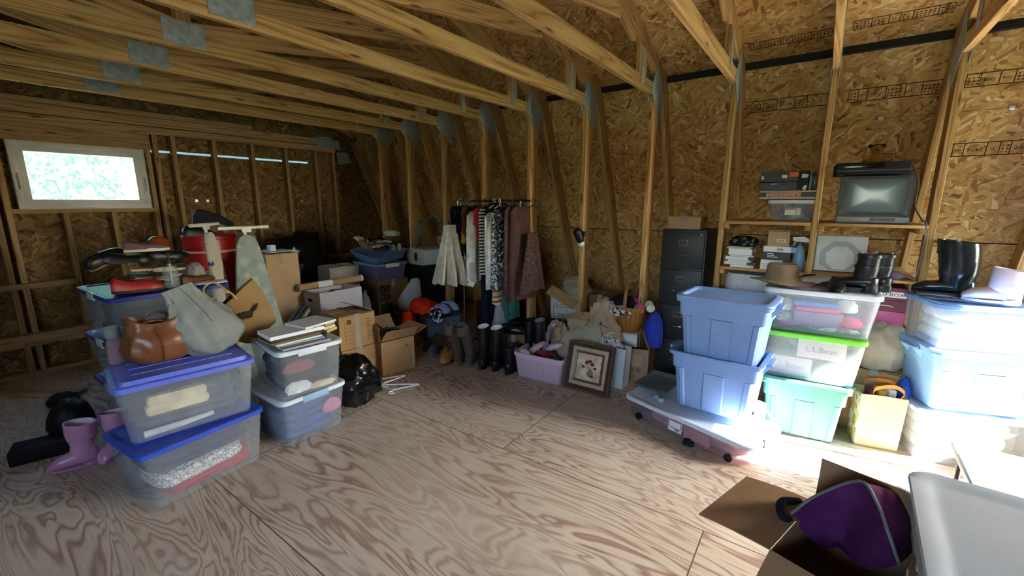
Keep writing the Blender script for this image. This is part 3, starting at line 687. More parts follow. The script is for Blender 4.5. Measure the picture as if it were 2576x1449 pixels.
def boot(name, label, loc, rz, m, sole=None, H=.36, L=.28, W=.1, r=.062, group=None, rot=None, heel=.03, lean=0.0, cat='boot', lining=None, bulge=0.0, strap=None, foot_h=.085, ankle=(.10, .16, .1)):
    """pull-on boot, toe along local +x"""
    t = thing(name, label, cat, loc, rz, group, rot)
    bm = B(); prism(bm, foot_out(L*.97, W*.84), 0, .014, M=T(0, 0, heel*.35), bev=.003)
    prism(bm, [(x*.36-L*.31, y*.82) for x, y in foot_out(L, W, 18)], 0, heel+.01, bev=.003); mk('sole', bm, sole or M_BLACK, t)
    bm = B(); rings = []; N = 22; z0 = heel*.35+.012
    ax = -L*.24
    # foot: sections swept from the heel to the toe
    for i in range(12):
        q = i/11; x = -L*.47+q*L*.95; w = W/2*(.62+.42*math.sin((.1+q*.6)*PI))*(1-.5*max(0, q-.85)/.15)
        h = foot_h*(1.28-.66*q if q > .25 else 1.12)*(1-.45*max(0, q-.85)/.15)
        e_ = min(1, .72+q*3.2) if i else .45; w *= e_; h *= (.86 if i == 0 else 1)
        rings.append([V((x, w*math.cos(2*PI*k/18), z0+h*.5+h*.5*math.sin(2*PI*k/18))) for k in range(18)])
    loft(bm, rings)
    # shaft
    rings = []; n = 12
    for i in range(n+1):
        q = i/n; z = z0+.02+(H-z0-.02)*q; k_ = 1-(1-q)**2; rx = (L*.26)*(1-k_)+r*1.12*k_; ry = (W*.46)*(1-k_)+r*k_
        s = 1+bulge*math.sin(q*PI*3)*.1-ankle[0]*math.exp(-((q-ankle[1])/ankle[2])**2)
        cx = ax+lean*q*q*H+.02*(1-q)
        rings.append([V((cx+rx*s*math.cos(2*PI*j/20)*(1+.02*nz((j, i, 1), .7)), ry*s*math.sin(2*PI*j/20), z+(.012*math.cos(2*PI*j/20) if i == n else 0))) for j in range(20)])
    top = rings[-1]; c = sum(top, V())/20
    rings.append([c+(p-c)*.93 for p in top]); inner = [c+(p-c)*.9-V((0, 0, .09)) for p in top]
    loft(bm, rings+[inner], cap1=True); mk('upper', bm, m, t, 50)
    if lining:
        bm = B(); loft(bm, [[c+(p-c)*.915-V((0, 0, .001)) for p in top], [c+(p-c)*.88-V((0, 0, .085)) for p in top]], cap0=False); mk('lining', bm, lining, t, 50)
    if strap:
        for q in (.55, .9) if strap == 2 else (.9,):
            bm = B(); z = z0+.02+(H-z0-.02)*q; cx = ax+lean*q*q*H+.02*(1-q)
            loft(bm, [[V((cx+(r*1.15+e)*math.cos(2*PI*j/20), (r*1.03+e)*math.sin(2*PI*j/20), z+dz)) for j in range(20)] for e, dz in ((0, 0), (.004, .003), (.004, .021), (0, .024))]); mk('strap', bm, m, t, 50)
            bm = B(); frame_o = [(cx-.012, r*1.07+.008), ]; bx(bm, cx-.016, cx+.016, -r*1.03-.010, -r*1.03-.004, z-.004, z+.028, .003); mk('buckle', bm, M_CHROME, t)
    return t
def pump(name, label, loc, rz, m, rot=None, group=None, L=.24, heel=.085):
    t = thing(name, label, 'shoe', loc, rz, group, rot)
    def zc(q): return heel*(1-min(1, q/.62))**1.15 if q < .62 else 0
    def secs(k0, k1, top): 
        rs = []
        for i in range(15):
            q = i/14; x = -L*.45+q*L*.95; w = .034*(.72+.36*math.sin((.05+q*.72)*PI))*(1-.85*max(0, q-.78)/.22)
            h = (.05 if q < .08 else .058-.05*q if q < .5 else .034 if q < .7 else .034*(1-.75*(q-.7)/.3))
            if not top: h = .006
            rs.append([V((x, w*math.cos(PI*k/10), zc(q)+.002+h*math.sin(PI*k/10)**.6)) for k in range(11)])
        return rs
    bm = B(); loft(bm, secs(0, 1, True)); mk('upper', bm, m, t, 50)
    bm = B(); loft(bm, [[V((-L*.43+.022*s+(.0 if z < heel*.5 else .01)*0+x*s, y*s, z)) for x, y in [( .02*math.cos(2*PI*k/10), .02*math.sin(2*PI*k/10)) for k in range(10)]] for z, s in ((0, .28), (heel*.5, .32), (heel*.85, .8), (heel*1.02, 1.3))]); mk('heel', bm, m, t, 50)
    bm = B(); rr = []
    for f in (1, .5):
        rr.append([V((-L*.45+L*.95*(.27+.24*math.cos(2*PI*k/14)*f), .026*math.sin(2*PI*k/14)*f, zc(.27+.24*math.cos(2*PI*k/14)*f)+.055-.05*(.27+.24*math.cos(2*PI*k/14)*f)+.006*(1-f))) for k in range(14)])
    loft(bm, rr, cap0=False); mk('lining', bm, P('pump_lining', '2b211c', .8), t, 50)
    return t
def sandal(name, label, loc, rot, sole, strap, L=.26, W=.095, group=None, th=.014):
    t = thing(name, label, 'sandal', loc, 0, group, rot)
    bm = B(); prism(bm, foot_out(L, W), 0, th, bev=.003); mk('sole', bm, sole, t)
    bm = B(); tube(bm, smoothpath([(-.02, W*.48, th), (.03, W*.3, th+.035), (.075, .006, th+.01), (.03, -W*.28, th+.035), (-.02, -W*.44, th)], 5), .006, 6); mk('strap', bm, strap, t)
    return t
def book(label, loc, rz, W, D, TH, cover, pages=None, group=None, name='book', rot=None):
    """lying book, spine along local -y"""
    t = thing(name, label, 'book', loc, rz, group, rot); c = .0025
    bm = B(); bx(bm, -W/2, W/2, -D/2, D/2, 0, c); bx(bm, -W/2, W/2, -D/2, D/2, TH-c, TH); bx(bm, -W/2, W/2, -D/2, -D/2+c, c, TH-c); mk('cover', bm, cover, t, 0)
    bm = B(); bx(bm, -W/2+.004, W/2-.004, -D/2+c, D/2-.004, c, TH-c); mk('pages', bm, pages or M_PAPER, t, 0)
    return t
def hanger_pts(w=.40, drop=.11):
    return smoothpath([(0, 0, .0), (w*.25, 0, -drop*.45), (w*.5, 0, -drop), (w*.47, 0, -drop-.012), (0, 0, -drop-.012), (-w*.47, 0, -drop-.012), (-w*.5, 0, -drop), (-w*.25, 0, -drop*.45)], 4)
def hanger_parts(t, m, w=.40, M=None, r=.004):
    bm = B(); p = [(0, 0, 0), (w*.5, 0, -.1), (w*.49, 0, -.112), (-w*.49, 0, -.112), (-w*.5, 0, -.1)]
    tube(bm, [V(q) for q in p], r, 6, closed=True); tube(bm, [(0, 0, 0), (0, 0, .035)]+arc((.0, 0, .06), .025, 270, 20, 10)[0:], r*.7, 6)
    o = mk('hanger', bm, m, t)
    if M is not None: o.matrix_basis = M
    return o
def bottle(name, label, cat, loc, prof, m, capm=None, cap=None, group=None, rz=0):
    t = thing(name, label, cat, loc, rz, group)
    bm = B(); lathe(bm, prof, 24); mk('bottle', bm, m, t)
    if cap: bm = B(); lathe(bm, cap, 20); mk('cap', bm, capm or M_WHITE, t)
    return t
# ------------------------------------------------------------------ the stacks in front of the window wall
M_BLUEL = P('lid_blue', '2d4bb8', .38, .45, 0, .08); M_PERI = P('lid_periwinkle', '5f6fd0', .4, .45, 0, .06); M_NAVY = P('lid_navy', '1d2f86', .4, .45, 0, .1)
M_GLAREL = P('latch_glare', 'b7d6d6', .35)  # glare on the latches, put in as a pale colour
M_WLID = P('lid_white', 'cfd8de', .4, .4, 0, .04)
c, rz, W = front((352, 1158), (662, 1030), .325, .46)
storage_bin('clear bin with blue lid holding white and red clothes, bottom of the nearest stack', c, rz, 0, W, .46, .345, M_BLUEL, rim=.006)
a1 = (c, rz)
def inbin(c, rz, x, y, z): return V((c[0]+x*math.cos(rz)-y*math.sin(rz), c[1]+x*math.sin(rz)+y*math.cos(rz), z))
M_RED = fabric('cloth_red', 'a8243a'); M_CREAM = fabric('cloth_cream', 'd9cba6'); M_NAVYC = fabric('cloth_navy', '2b3550'); M_DKC = fabric('cloth_charcoal', '23252b'); M_WHC = fabric('cloth_white', 'd8d8d4'); M_PINKC = fabric('cloth_pink', 'c9719a'); M_PURP = fabric('cloth_purple', '6d4f86'); M_GREYC = fabric('cloth_grey', '596470'); M_TEAL = fabric('cloth_teal', '2f5a55'); M_BLUEC = fabric('cloth_blue', '4a5f8e'); M_SEQ = pattern('cloth_sequin', 'c9c4bb', ['f4f1ea', '8e8a86'], 60, .55, .4, 'vor')
folded('folded red knit at the bottom of the lowest clear blue-lidded bin', 'folded red knit at the bottom of the lowest clear blue-lidded bin', 'clothing', inbin(a1[0], a1[1], .02, -.03, .021), (.46, .30, .07), M_RED, 1, a1[1]).name = 'folded_knit'
folded('x', 'folded white sequined cloth above the red knit in the lowest clear bin', 'clothing', inbin(a1[0], a1[1], -.02, -.04, .085), (.44, .31, .075), M_SEQ, 2, a1[1]+.05, 2).name = 'folded_cloth'
folded('x', 'folded navy clothes filling the top of the lowest clear bin', 'clothing', inbin(a1[0], a1[1], .0, .0, .162), (.50, .33, .13), M_NAVYC, 3, a1[1]).name = 'folded_clothes'
c, rz, W = front((286, 990), (637, 907), .655, .45)
storage_bin('clear bin with periwinkle ribbed lid holding a cream cloth, under the leather bag', c, rz, .347, W, .45, .325, M_PERI, raised=.022, rim=.006, groove=1)
a2 = (c, rz)
folded('x', 'folded grey blankets filling the bin with the periwinkle lid', 'blanket', inbin(a2[0], a2[1], .0, .04, .368), (.48, .28, .19), M_GREYC, 4, rz, 4).name = 'folded_blanket'
folded('x', 'folded cream cloth pressed against the front of the periwinkle-lidded bin', 'clothing', inbin(a2[0], a2[1], -.06, -.155, .47), (.28, .06, .10), M_CREAM, 5, rz, 2).name = 'folded_cloth'
bm = B(); tube(bm, [(-.17, 0, .015), (0, 0, .019), (.14, 0, .03)], [.018, .016, .012], 10); o = mk('rolled_cloth', bm, M_WHC); o.location = inbin(a2[0], a2[1], -.05, -.17, .36); o.rotation_euler = (0, 0, rz); tag(o, 'white rolled cloth lying along the bottom of the periwinkle-lidded bin', 'clothing')
# second pair of bins, white lids
c, rz, W = front((708, 1022), (868, 962), .315, .56)
storage_bin('clear bin with white lid and blue latch on the floor beside the trash bag', c, rz, 0, W, .56, .335, M_WLID, latch=(P('latch_blue', '8fb0cc', .4), 'front'), rim=.006)
c1 = (c, rz, W)
folded('x', 'folded slate blue clothes filling the floor bin with the blue latch', 'clothing', inbin(c, rz, 0, 0, .021), (W*.84, .46, .24), M_BLUEC, 6, rz, 4).name = 'folded_clothes'
lump('crumpled_shirt', 'magenta crumpled shirt in the corner of the floor bin with the blue latch', 'clothing', inbin(c, rz, W*.30, -.238, .13), (.07, .015, .06), M_PINKC, 3, .1, rz=rz, sub=3)
c, rz, W = front((700, 897), (860, 858), .645, .56)
storage_bin('clear bin of black and white clothes with a white lid, under the pile of books', c, rz, .336, W, .56, .33, M_WLID, latch=(M_WLID, 'front'), rim=.006)
c2 = (c, rz, W)
folded('x', 'folded black clothes filling the bin under the books', 'clothing', inbin(c, rz, 0, .0, .358), (W*.80, .44, .25), M_DKC, 7, rz, 4).name = 'folded_clothes'
lump('crumpled_shirt', 'white crumpled shirt at the front corner of the bin under the books', 'clothing', inbin(c, rz, -W*.22, -.235, .36), (.08, .018, .05), M_WHC, 8, .25, rz=rz, sub=3)
lump('crumpled_scarf', 'dusty red crumpled scarf behind the front of the bin under the books', 'clothing', inbin(c, rz, -W*.18, -.238, .50), (.10, .016, .05), fabric('cloth_dustyred', '8a4b50'), 9, .25, rz=rz, sub=3)
lump('crumpled_sleeve', 'cream crumpled sleeve low at the front of the bin under the books', 'clothing', inbin(c, rz, W*.16, -.235, .355), (.09, .016, .028), M_CREAM, 10, .2, rz=rz, sub=3)
# deep bins with navy lids behind
for i, (z, lb, fill) in enumerate(((0, 'clear bin with navy lid on the floor behind the blue-lidded stack', M_NAVYC), (.33, 'clear bin with navy lid in the middle of the stack behind the blue-lidded bins', M_GREYC), (.66, 'clear bin with navy lid and pale end latch, carrying the shoes and sandals', M_DKC))):
    storage_bin(lb, (-3.9, .97), PI/2+.03, z, .66, .74, .328, M_NAVY, latch=(M_GLAREL, 'side'), rim=.006)
    folded('x', ['dark folded clothes inside the navy-lidded bin on the floor', 'grey folded clothes inside the middle navy-lidded bin', 'charcoal folded clothes inside the navy-lidded bin under the shoes'][i], 'clothing', (-3.9, .97, z+.021), (.54, .6, .26), fill, 20+i, PI/2, 4).name = 'folded_clothes'
# ---- on the navy-lidded stack
ZB3 = .9945
M_REDL = P('red_leather', 'a02a26', .4, .5, 0, .12)
M_SOLEB = P('sole_brown', '3c2a1e', .7)
p = atz(310, 745, ZB3)
shoe('clog', 'red leather clog pointing to the window, nearest on the navy lid', (-3.62, .82, ZB3), rad(75), M_REDL, M_SOLEB, .27, .11, .085, low=True)
shoe('clog', 'red leather clog behind the nearest red clog on the navy lid', (-3.74, .85, ZB3), rad(68), M_REDL, M_SOLEB, .27, .11, .085, low=True)
M_TANS = P('sandal_cork', 'cdbb96', .8, .2, 0, .15); M_TANS2 = P('sandal_olive', 'a89f80', .8, .2, 0, .15); M_STRB = P('strap_black', '1b1b1c', .6); M_STRP = P('strap_brown', '4a3524', .6)
q = random.Random(5); zz = ZB3
pile = [(-3.86, .93, 80, .02, M_TANS2), (-3.92, 1.08, 95, .05, M_TANS), (-3.86, .98, 60, .03, M_TANS), (-3.90, 1.10, 110, .02, M_TANS2), (-3.88, .95, 85, .05, M_STRB), (-3.9, 1.05, 70, -.03, M_TANS), (-3.86, .96, 100, .03, M_TANS), (-3.9, 1.06, 80, -.04, M_STRB)]
WORDS = ['bottom sandal of the heap, olive sole, toward the near end', 'tan flat sandal low in the heap, toward the far end', 'tan flat sandal second from the bottom at the near end of the heap', 'olive flat sandal second from the bottom at the far end of the heap', 'black flat sandal in the middle of the heap at the near end', 'tan flat sandal in the middle of the heap at the far end', 'tan flat sandal high on the heap under the black shoes', 'black flat sandal high on the heap at the far end']
for i, (x, y, r, tl, mm) in enumerate(pile):
    sandal('sandal', WORDS[i], (x+.05, y, ZB3+.002+.036*(i//2+ (i % 2)*.35)), (tl, .04*(-1)**i, rad(r)), mm, M_STRB if i % 2 else M_STRP, group='sandals heaped on the navy lid')
shoe('flat_shoe', 'black slip-on shoe on top of the sandal heap, near end', (-3.90, .86, ZB3+.165), rad(82), M_BLACK, M_BLACK, .27, .09, .06, low=True)
shoe('flat_shoe', 'black slip-on shoe on top of the sandal heap, far end', (-3.94, 1.1, ZB3+.165), rad(98), M_BLACK, M_BLACK, .27, .09, .06, low=True)
shoe('trainer', 'dark trainer with pink trim on its side at the very top of the shoe heap', (-3.9, .97, ZB3+.235), rad(85), fabric('trainer_mauve', '6f5560'), P('sole_white', 'c9c4bd', .6), .26, .09, .06, low=True)
shoe('clog', 'black clog tipped up at the window end of the shoe heap', (-3.97, .76, ZB3+.18), rad(20), M_BLACK, P('sole_tan', '8a7350', .7), .25, .1, .07, rot=(.2, -.5, rad(110)))
bm = B(); lathe(bm, [(.03, 0), (.06, .01), (.07, .05), (.062, .1), (.035, .125), (.012, .13)], 20); o = mk('glass_ornament', bm, P('amber_glaze', '8a3d16', .12, .6, 0, .2)); o.location = (-4.02, 1.07, ZB3+.20); tag(o, 'round amber brown glazed ornament behind the shoe heap', 'ornament')
lump('rolled_cloth', 'grey white bundled cloth at the end of the shoe heap', 'clothing', (-3.78, 1.20, ZB3), (.07, .06, .09), fabric('cloth_fog', '9a9892'), 12, .25)
t = bottle('spray_bottle', 'clear plastic bottle with a black pump standing on the navy lid', 'bottle', (-3.60, 1.0, ZB3), [(.02, 0), (.042, .003), (.044, .01), (.044, .125), (.038, .145), (.016, .155), (.016, .17)], clear('bottle_clear', 'cfd8d8', .22, .1, 'e8eeee', .1), M_BLACK, [(.018, .168), (.018, .19), (.006, .192), (.006, .23), (.012, .231), (.012, .24), (.002, .24)])
bm = B(); lathe(bm, [(.002, .01), (.004, .012), (.004, .165)], 8); mk('dip_tube', bm, M_WHITE, t)
shoe('loafer', 'brown leather loafer lying between the bottle and the paper bag handles', (-3.66, 1.17, ZB3), rad(110), P('brown_leather', '6b3f22', .5, .4, 0, .15), M_SOLEB, .26, .09, .055, low=True)
bm = B(); bx(bm, -.10, .10, -.05, .05, 0, .006, .002, M=T(0, 0, .0, .06, 0, 0)); o = mk('paper_card', bm, M_PAPER); o.location = (-3.58, 1.22, ZB3+.004); o.rotation_euler = (0, 0, rad(80)); tag(o, 'white card lying on the navy lid beside the brown loafer', 'card')
# ---- leather bag, water bottle, grey bag on the periwinkle lid
ZA = .347+.325+.0255
M_LEA = P('tan_leather', '6e4529', .35, .5, 0, .18, .25, 25, 6); nt = M_LEA.node_tree
t = thing('leather_bag', 'slouchy tan leather tote bag standing open on the periwinkle lid', 'bag', (-2.97, .725, ZA), rad(78))
bm = B(); rings = skin([(0, .105, .062, 0), (.012, .13, .08, 0), (.05, .158, .10, .0), (.10, .164, .104, 0), (.16, .152, .092, .0), (.215, .134, .077, .0), (.25, .130, .067, 0)], 4, 40, 4, .012, 1.3, .8)
for r_ in rings:
    for p_ in r_:
        x_ = p_.x/.14; k_ = max(0, (p_.z-.14)/.11); p_.z += k_*(-.03*max(0, 1-x_*x_)**1.5+.022*abs(x_)**3)
cc = V((0, 0, .2)); inn = [[V((p.x*.93, p.y*.9, p.z+.002)) for p in rings[-1]], [V((p.x*.93, p.y*.9, p.z-.002)) for p in rings[-1]], [V((p.x*.9, p.y*.85, p.z-.09)) for p in rings[-1]]]
loft(bm, rings+inn); mk('body', bm, M_LEA, t, 60)
bm = B(); tube(bm, [V((.006, -b_*1.03*f_-.009, z)) for z, b_, f_ in ((.012, .085, 1), (.05, .10, 1), (.10, .102, 1.02), (.16, .09, 1.03), (.205, .077, 1.03))], .0035, 6); mk('seam', bm, P('leather_seam', '5f3318', .5), t)
for s in (-1, 1):
    bm = B(); pts = smoothpath([(-.055, s*.055, .17), (-.06, s*.055, .215), (-.03, s*.02+.02, .262 if s > 0 else .225), (.03, s*.02+.02, .262 if s > 0 else .22), (.06, s*.055, .215), (.055, s*.055, .17)], 5); tube(bm, pts, .007, 8); mk('handle', bm, M_LEA, t)
t = bottle('water_bottle', 'clear bottle of pink liquid standing at the corner of the periwinkle lid', 'bottle', (-3.10, .560, ZA-.004), [(.02, 0), (.036, .003), (.038, .02), (.037, .12), (.03, .14), (.02, .15)], clear('bottle_pink', 'd9b8c4', .4, .15, 'f0dce2', .2), P('bottle_cap_clear', '8d989a', .3), [(.03, .15), (.034, .152), (.034, .205), (.03, .21), (.005, .212)])
t = thing('drawstring_bag', 'soft pale grey bag slumped on the periwinkle lid beside the leather bag', 'bag', (-2.90, .995, ZA), rad(85), rot=(rad(-6), rad(-16), rad(88)))
bm = B(); rings = skin([(-.005, .07, .05, .0), (.01, .11, .075, .0), (.06, .15, .095, 0), (.13, .165, .10, -.01), (.20, .155, .085, -.02), (.27, .125, .055, -.03), (.33, .095, .028, -.035), (.38, .075, .016, -.04), (.43, .06, .009, -.045)], 5, 48, 9, .020, 1.5)
loft(bm, rings); M_GREYB = thin('bag_nylon_grey', '8d9490', .18, .5); mk('body', bm, M_GREYB, t, 60)
bm = B(); tube(bm, [(-.035, -.022, .42), (-.015, -.05, .33), (0, -.085, .25), (.005, -.102, .19)], .002, 5); mk('seam', bm, P('seam_dark', '4c514e', .7), t)
# ---- books on the white lid
zb = .336+.33+.002; cx_, cy_ = c2[0][0], c2[0][1]
M_COV = {k: P('cover_'+k, h, .45, .4, 0, .05) for k, h in dict(white='d9dcdc', black='201f22', brown='5a3d2e', sky='4aa3c4', maroon='6a2a30', cream='d8cfae', grey='8f9499', tan='c2ad80').items()}
M_PGC = P('pages_cream', 'cfc39c', .8)
bl = [('grey-spined white hardback at the bottom front of the book pile', .17, .24, .022, 'grey', 8, .06, -.13, 0, M_PAPER),
      ('black and maroon paperback at the bottom of the book pile, nearest', .15, .22, .016, 'maroon', 4, .05, -.135, 1, M_PAPER),
      ('sky blue paperback, second book up at the front of the pile', .155, .23, .014, 'sky', 6, .02, -.11, 1, M_PAPER),
      ('cream paperback under the black book in the pile', .16, .23, .016, 'cream', 10, .0, -.09, 1, M_PGC),
      ('brown hardback in the middle of the book pile', .17, .25, .018, 'brown', 12, -.03, -.05, 1, M_PAPER),
      ('black hardback with white pages in the middle of the book pile', .18, .25, .022, 'black', 9, -.01, -.02, 1, M_PAPER),
      ('thick white hardback second from the top of the book pile', .19, .27, .035, 'white', 10, .0, .0, 1, M_PAPER)]
zc_ = zb
for i, (lb, W_, D_, th, cv, a, dx, dy, up, pg) in enumerate(bl):
    book(lb, inbin(c2[0], c2[1], -.06+dx*.6, dy*.4-.13, zc_), c2[1]+rad(a-8), D_*1.25, W_*1.15, th*.62, M_COV[cv], pg, 'books piled on the white bin lid'); zc_ += th*.62+.001
book('white catalogue lying open-edge out on the very top of the book pile', inbin(c2[0], c2[1], .08, -.10, zc_), c2[1]+rad(14), .24, .22, .014, M_COV['white'], None, 'books piled on the white bin lid')
for i, (lb, dz, cv, dx, dy, a) in enumerate((('tan paperback at the bottom of the small heap by the lid end', 0, 'tan', .165, -.01, 24), ('cream paperback in the middle of the small heap by the lid end', .031, 'cream', .16, .0, 20), ('tan thick paperback on top of the small heap by the lid end', .062, 'tan', .165, .02, 26))):
    book(lb, inbin(c2[0], c2[1], dx+.03, .02+dy, zb+dz*.66), c2[1]+rad(a), .10, .19, .0195, M_COV[cv], M_PGC, 'paperbacks beside the book pile')
M_PUMP = P('snakeskin_black', '2a2320', .4, .5, 0, .5, .3, 60, 60)
zt = zc_+.0
pump('high_heel', 'dark snakeskin high heel standing nearest behind the books, heel to the right', (-2.95, 1.46, zb), rad(-97), M_PUMP, L=.27, heel=.135)
pump('high_heel', 'dark snakeskin high heel standing behind its mate, beside the paper bag', (-3.04, 1.48, zb), rad(-100), M_PUMP, L=.27, heel=.135)
# ---- brown paper shopping bag lying tipped, handles up
t = thing('paper_bag', 'brown paper shopping bag with rope handles and a brush print, tipped between the bins', 'bag', (-3.13, 1.31, .672), 0, rot=(rad(4), rad(-33), rad(82)))
def fnb(u, v):
    a = u*2*PI; return V((.16*math.cos(a), .05*math.sin(a), v))
bm = B(); rr = []
for z, w, d, xo, tw in ((.0, .10, .05, .02, 0), (.02, .12, .06, .02, 0), (.12, .16, .075, .01, .0), (.22, .19, .06, .01, .02), (.31, .205, .03, 0, .03)):
    o4 = [(-w, -d), (-w*.3, -d*1.05), (w*.3, -d*.9), (w, -d), (w*1.03, 0), (w, d), (w*.2, d*1.1), (-w*.4, d), (-w, d), (-w*.94, 0)]
    rr.append([V((x+xo, y+.012*nz((x*9, y*9, z*9), 1, 3), z+(.02*x/w if z > .2 else 0)+.01*nz((x*20, y*8, 1), 1, 2))) for x, y in o4])
inn = [[V((p.x*.985, p.y*.93, p.z)) for p in rr[-1]], [V((p.x*.9, p.y*.8, p.z-.2)) for p in rr[-1]]]
M_KRAFT = P('kraft_paper', '96794f', .75, .2, 0, .08, .25, 18); loft(bm, rr+inn); mk('bag', bm, M_KRAFT, t, 20)
M_ROPE = P('paper_cord', 'c0a27a', .8)
for s in (-1, 1):
    bm = B(); tube(bm, smoothpath([(-.05, s*.03, .29), (-.06, s*.035, .36), (-.04-.1*(s < 0), s*.05, .44-.05*(s < 0)), (.03-.05*(s < 0), s*.05, .44-.05*(s < 0)), (.05, s*.035, .36), (.05, s*.03, .29)], 5), .006, 6); mk('handle', bm, M_ROPE, t)
bm = B(); Mp = T(.03, -.074, .19, 0, .5, 0)
bx(bm, -.045, .035, -.004, .004, -.022, .014, .003, Mp); tube(bm, [Mp @ V((.03, 0, .0)), Mp @ V((.06, -.004, .03)), Mp @ V((.075, -.004, .055))], [.006, .009, .003], 6)
for i in range(5): bx(bm, -.04+.015*i, -.032+.015*i, -.003, .003, -.034, -.022, 0, Mp)
mk('brush_print', bm, M_INK, t)
# ---- things left of the stacks on the floor
M_PINKR = P('pink_rubber', 'c48fb4', .25, .5, 0, .06); M_PINKS = P('pink_rubber_sole', 'b684a8', .4)
PBL = fabric('boot_lining_pink', 'd8c8d4')
boot('rain_boot', 'glossy pink rain boot standing nearest to the camera, left of the bins', (-3.50, .36, 0), rad(-106), M_PINKR, M_PINKS, .28, .23, .09, .066, heel=.02, lining=PBL, ankle=(.26, .42, .2), foot_h=.095)
boot('rain_boot', 'glossy pink rain boot touching the bottom bin, behind its mate', (-3.46, .53, 0), rad(-42), M_PINKR, M_PINKS, .28, .23, .09, .066, heel=.02, lining=PBL, ankle=(.26, .42, .2), foot_h=.095)
bm = B(); bx(bm, -.13, .13, -.09, .09, 0, .09, .008); o = mk('black_case', bm, P('black_fabric_case', '0f1013', .7, .2)); o.location = (-3.86, .27, 0); o.rotation_euler = (0, 0, rad(75)); tag(o, 'low black case on the dark floor left of the pink boots', 'case')
lump('black_bag', 'black soft bag slumped behind the pink rain boots', 'bag', (-4.02, .44, 0), (.12, .12, .17), P('black_nylon', '0d0e11', .6, .3, 0, .1), 3, .12)
lump('black_glove', 'small black rag on the floor at the back of the navy-lidded bins', 'rag', (-4.75, .50, 0), (.16, .09, .05), P('black_rag', '0b0b0d', .9), 5, .2)
# ------------------------------------------------------------------ behind the stacks, along the window wall
t = thing('red_drum', 'tall red lidded drum behind the ironing boards, dark shoes on its lid', 'drum', (-5.10, 1.78, 0))
bm = B(); lathe(bm, [(.2, 0), (.225, .01), (.225, .38), (.232, .39), (.232, .41), (.225, .42), (.225, .83), (.232, .84), (.232, .86), (.225, .87), (.225, 1.22)], 40); mk('body', bm, P('red_enamel', 'a3161c', .35, .5, 0, .1), t, 40)
bm = B(); lathe(bm, [(.23, 1.205), (.237, 1.21), (.237, 1.24), (.228, 1.25), (.21, 1.243)], 40); mk('lid', bm, P('red_enamel_lid', '8f1418', .35), t, 40)
bm = B(); lathe(bm, [(.2335, 1.075), (.235, 1.078), (.235, 1.095), (.2335, 1.098)], 40); mk('band', bm, P('cream_band', 'c0a886', .6), t, 40)
M_SUEDE = P('charcoal_suede', '23252c', .8, .3, 0, .15)
shoe('ankle_shoe', 'charcoal suede shoe lying across the top of the red drum', (-5.06, 1.82, 1.335), rad(80), M_SUEDE, M_BLACK, .36, .12, .14, rot=(0, rad(6), rad(80)))
shoe('ankle_shoe', 'black shoe with red edging on the left of the red drum lid', (-4.96, 1.65, 1.244), rad(100), M_BLACK, P('sole_red', '5a2025', .6), .29, .1, .085)
M_IRON1 = pattern('ironing_floral', '8f9c98', ['a3aaa0', 'b5af8c', '849492'], 9, .66, .85, 'vor', .06)
M_IRON2 = pattern('ironing_white', 'c4bfae', ['d2cdbd', '3f4f86'], 9, .70, .85, 'noise', .02)
M_WMET = P('white_metal', 'dfe3e0', .35, .5, 0, .03)
def ironing_board(label, loc, rz, lean, L, W, m, barx, rest=0):
    t = thing('ironing_board', label, 'ironing board', loc, 0, rot=(0, rad(lean), rz))
    def outl(f):
        h = [(W/2, .02), (W/2, .12), (W/2, .3*L), (W*.36, .62*L), (W*.25, .86*L), (W*.2, .94*L), (W*.13, .985*L), (0, L)]
        r_ = smoothpath([(a*f, b_, 0) for a, b_ in h], 3); return [(p.x, p.y) for p in r_]+[(-p.x, p.y) for p in r_[-2::-1]]
        o = []
        for i in range(41):
            a = i/40
            if a < .3: q = a/.3; o.append((W/2*f, .02+q*(L*.45)))
            elif a < .7:
                q = (a-.3)/.4; an = q*PI; o.append((W/2*f*math.cos(an)**1 if True else 0, .02+L*.45+(L*.53)*math.sin(an)**.85))
            else: q = (a-.7)/.3; o.append((-W/2*f, .02+L*.45*(1-q)))
        return o
    bm = B(); rs = []
    for f, x in ((.95, -.018), (1.0, -.012), (1.0, .006), (.96, .014)): rs.append([V((x, y, z)) for y, z in outl(f)])
    loft(bm, rs); mk('cover', bm, m, t, 50)
    bm = B(); tube(bm, [(-.035, 0, .25), (-.03, 0, L*.75), (-.02, 0, L+.05)], .012, 8); tube(bm, [(-.03, .04, .3), (-.028, .04, L*.9)], .01, 8); mk('leg', bm, M_WMET, t)
    bm = B(); tube(bm, [(-.02, -barx, L+.06), (-.02, barx, L+.06)], .014, 10); bx(bm, -.03, -.01, -.02, .05, L+.02, L+.065, .004); mk('foot_bar', bm, M_WMET, t)
    return t
ironing_board('ironing board with pale green flowered cover standing on end beside the carton', (-3.80, 1.63, 0), rad(-4), -5, 1.31, .40, M_IRON1, .19)
ironing_board('ironing board in cream cover with blue print, turned edge-on behind the flowered one', (-3.95, 1.47, 0), rad(42), -4, 1.34, .30, M_IRON2, .19)
carton('tall narrow cardboard carton standing upright beside the flowered ironing board', (-4.36, 2.06), PI/2-.05, 0, .30, .34, 1.08, M_CARDP, (0, 0, 0, 0))
bm = B(); bx(bm, -.03, .03, -.03, .03, 0, .06, .006); o = mk('small_box', bm, M_PAPER); o.location = (-4.32, 2.02, 1.106); tag(o, 'tiny white box on top of the tall narrow carton', 'box')
bm = B(); bx(bm, -.13, .13, -.12, .12, 0, .004); o = mk('card_sheet', bm, M_PAPER); o.location = (-4.36, 2.08, 1.101); tag(o, 'white card sheet lying on the tall narrow carton', 'card')
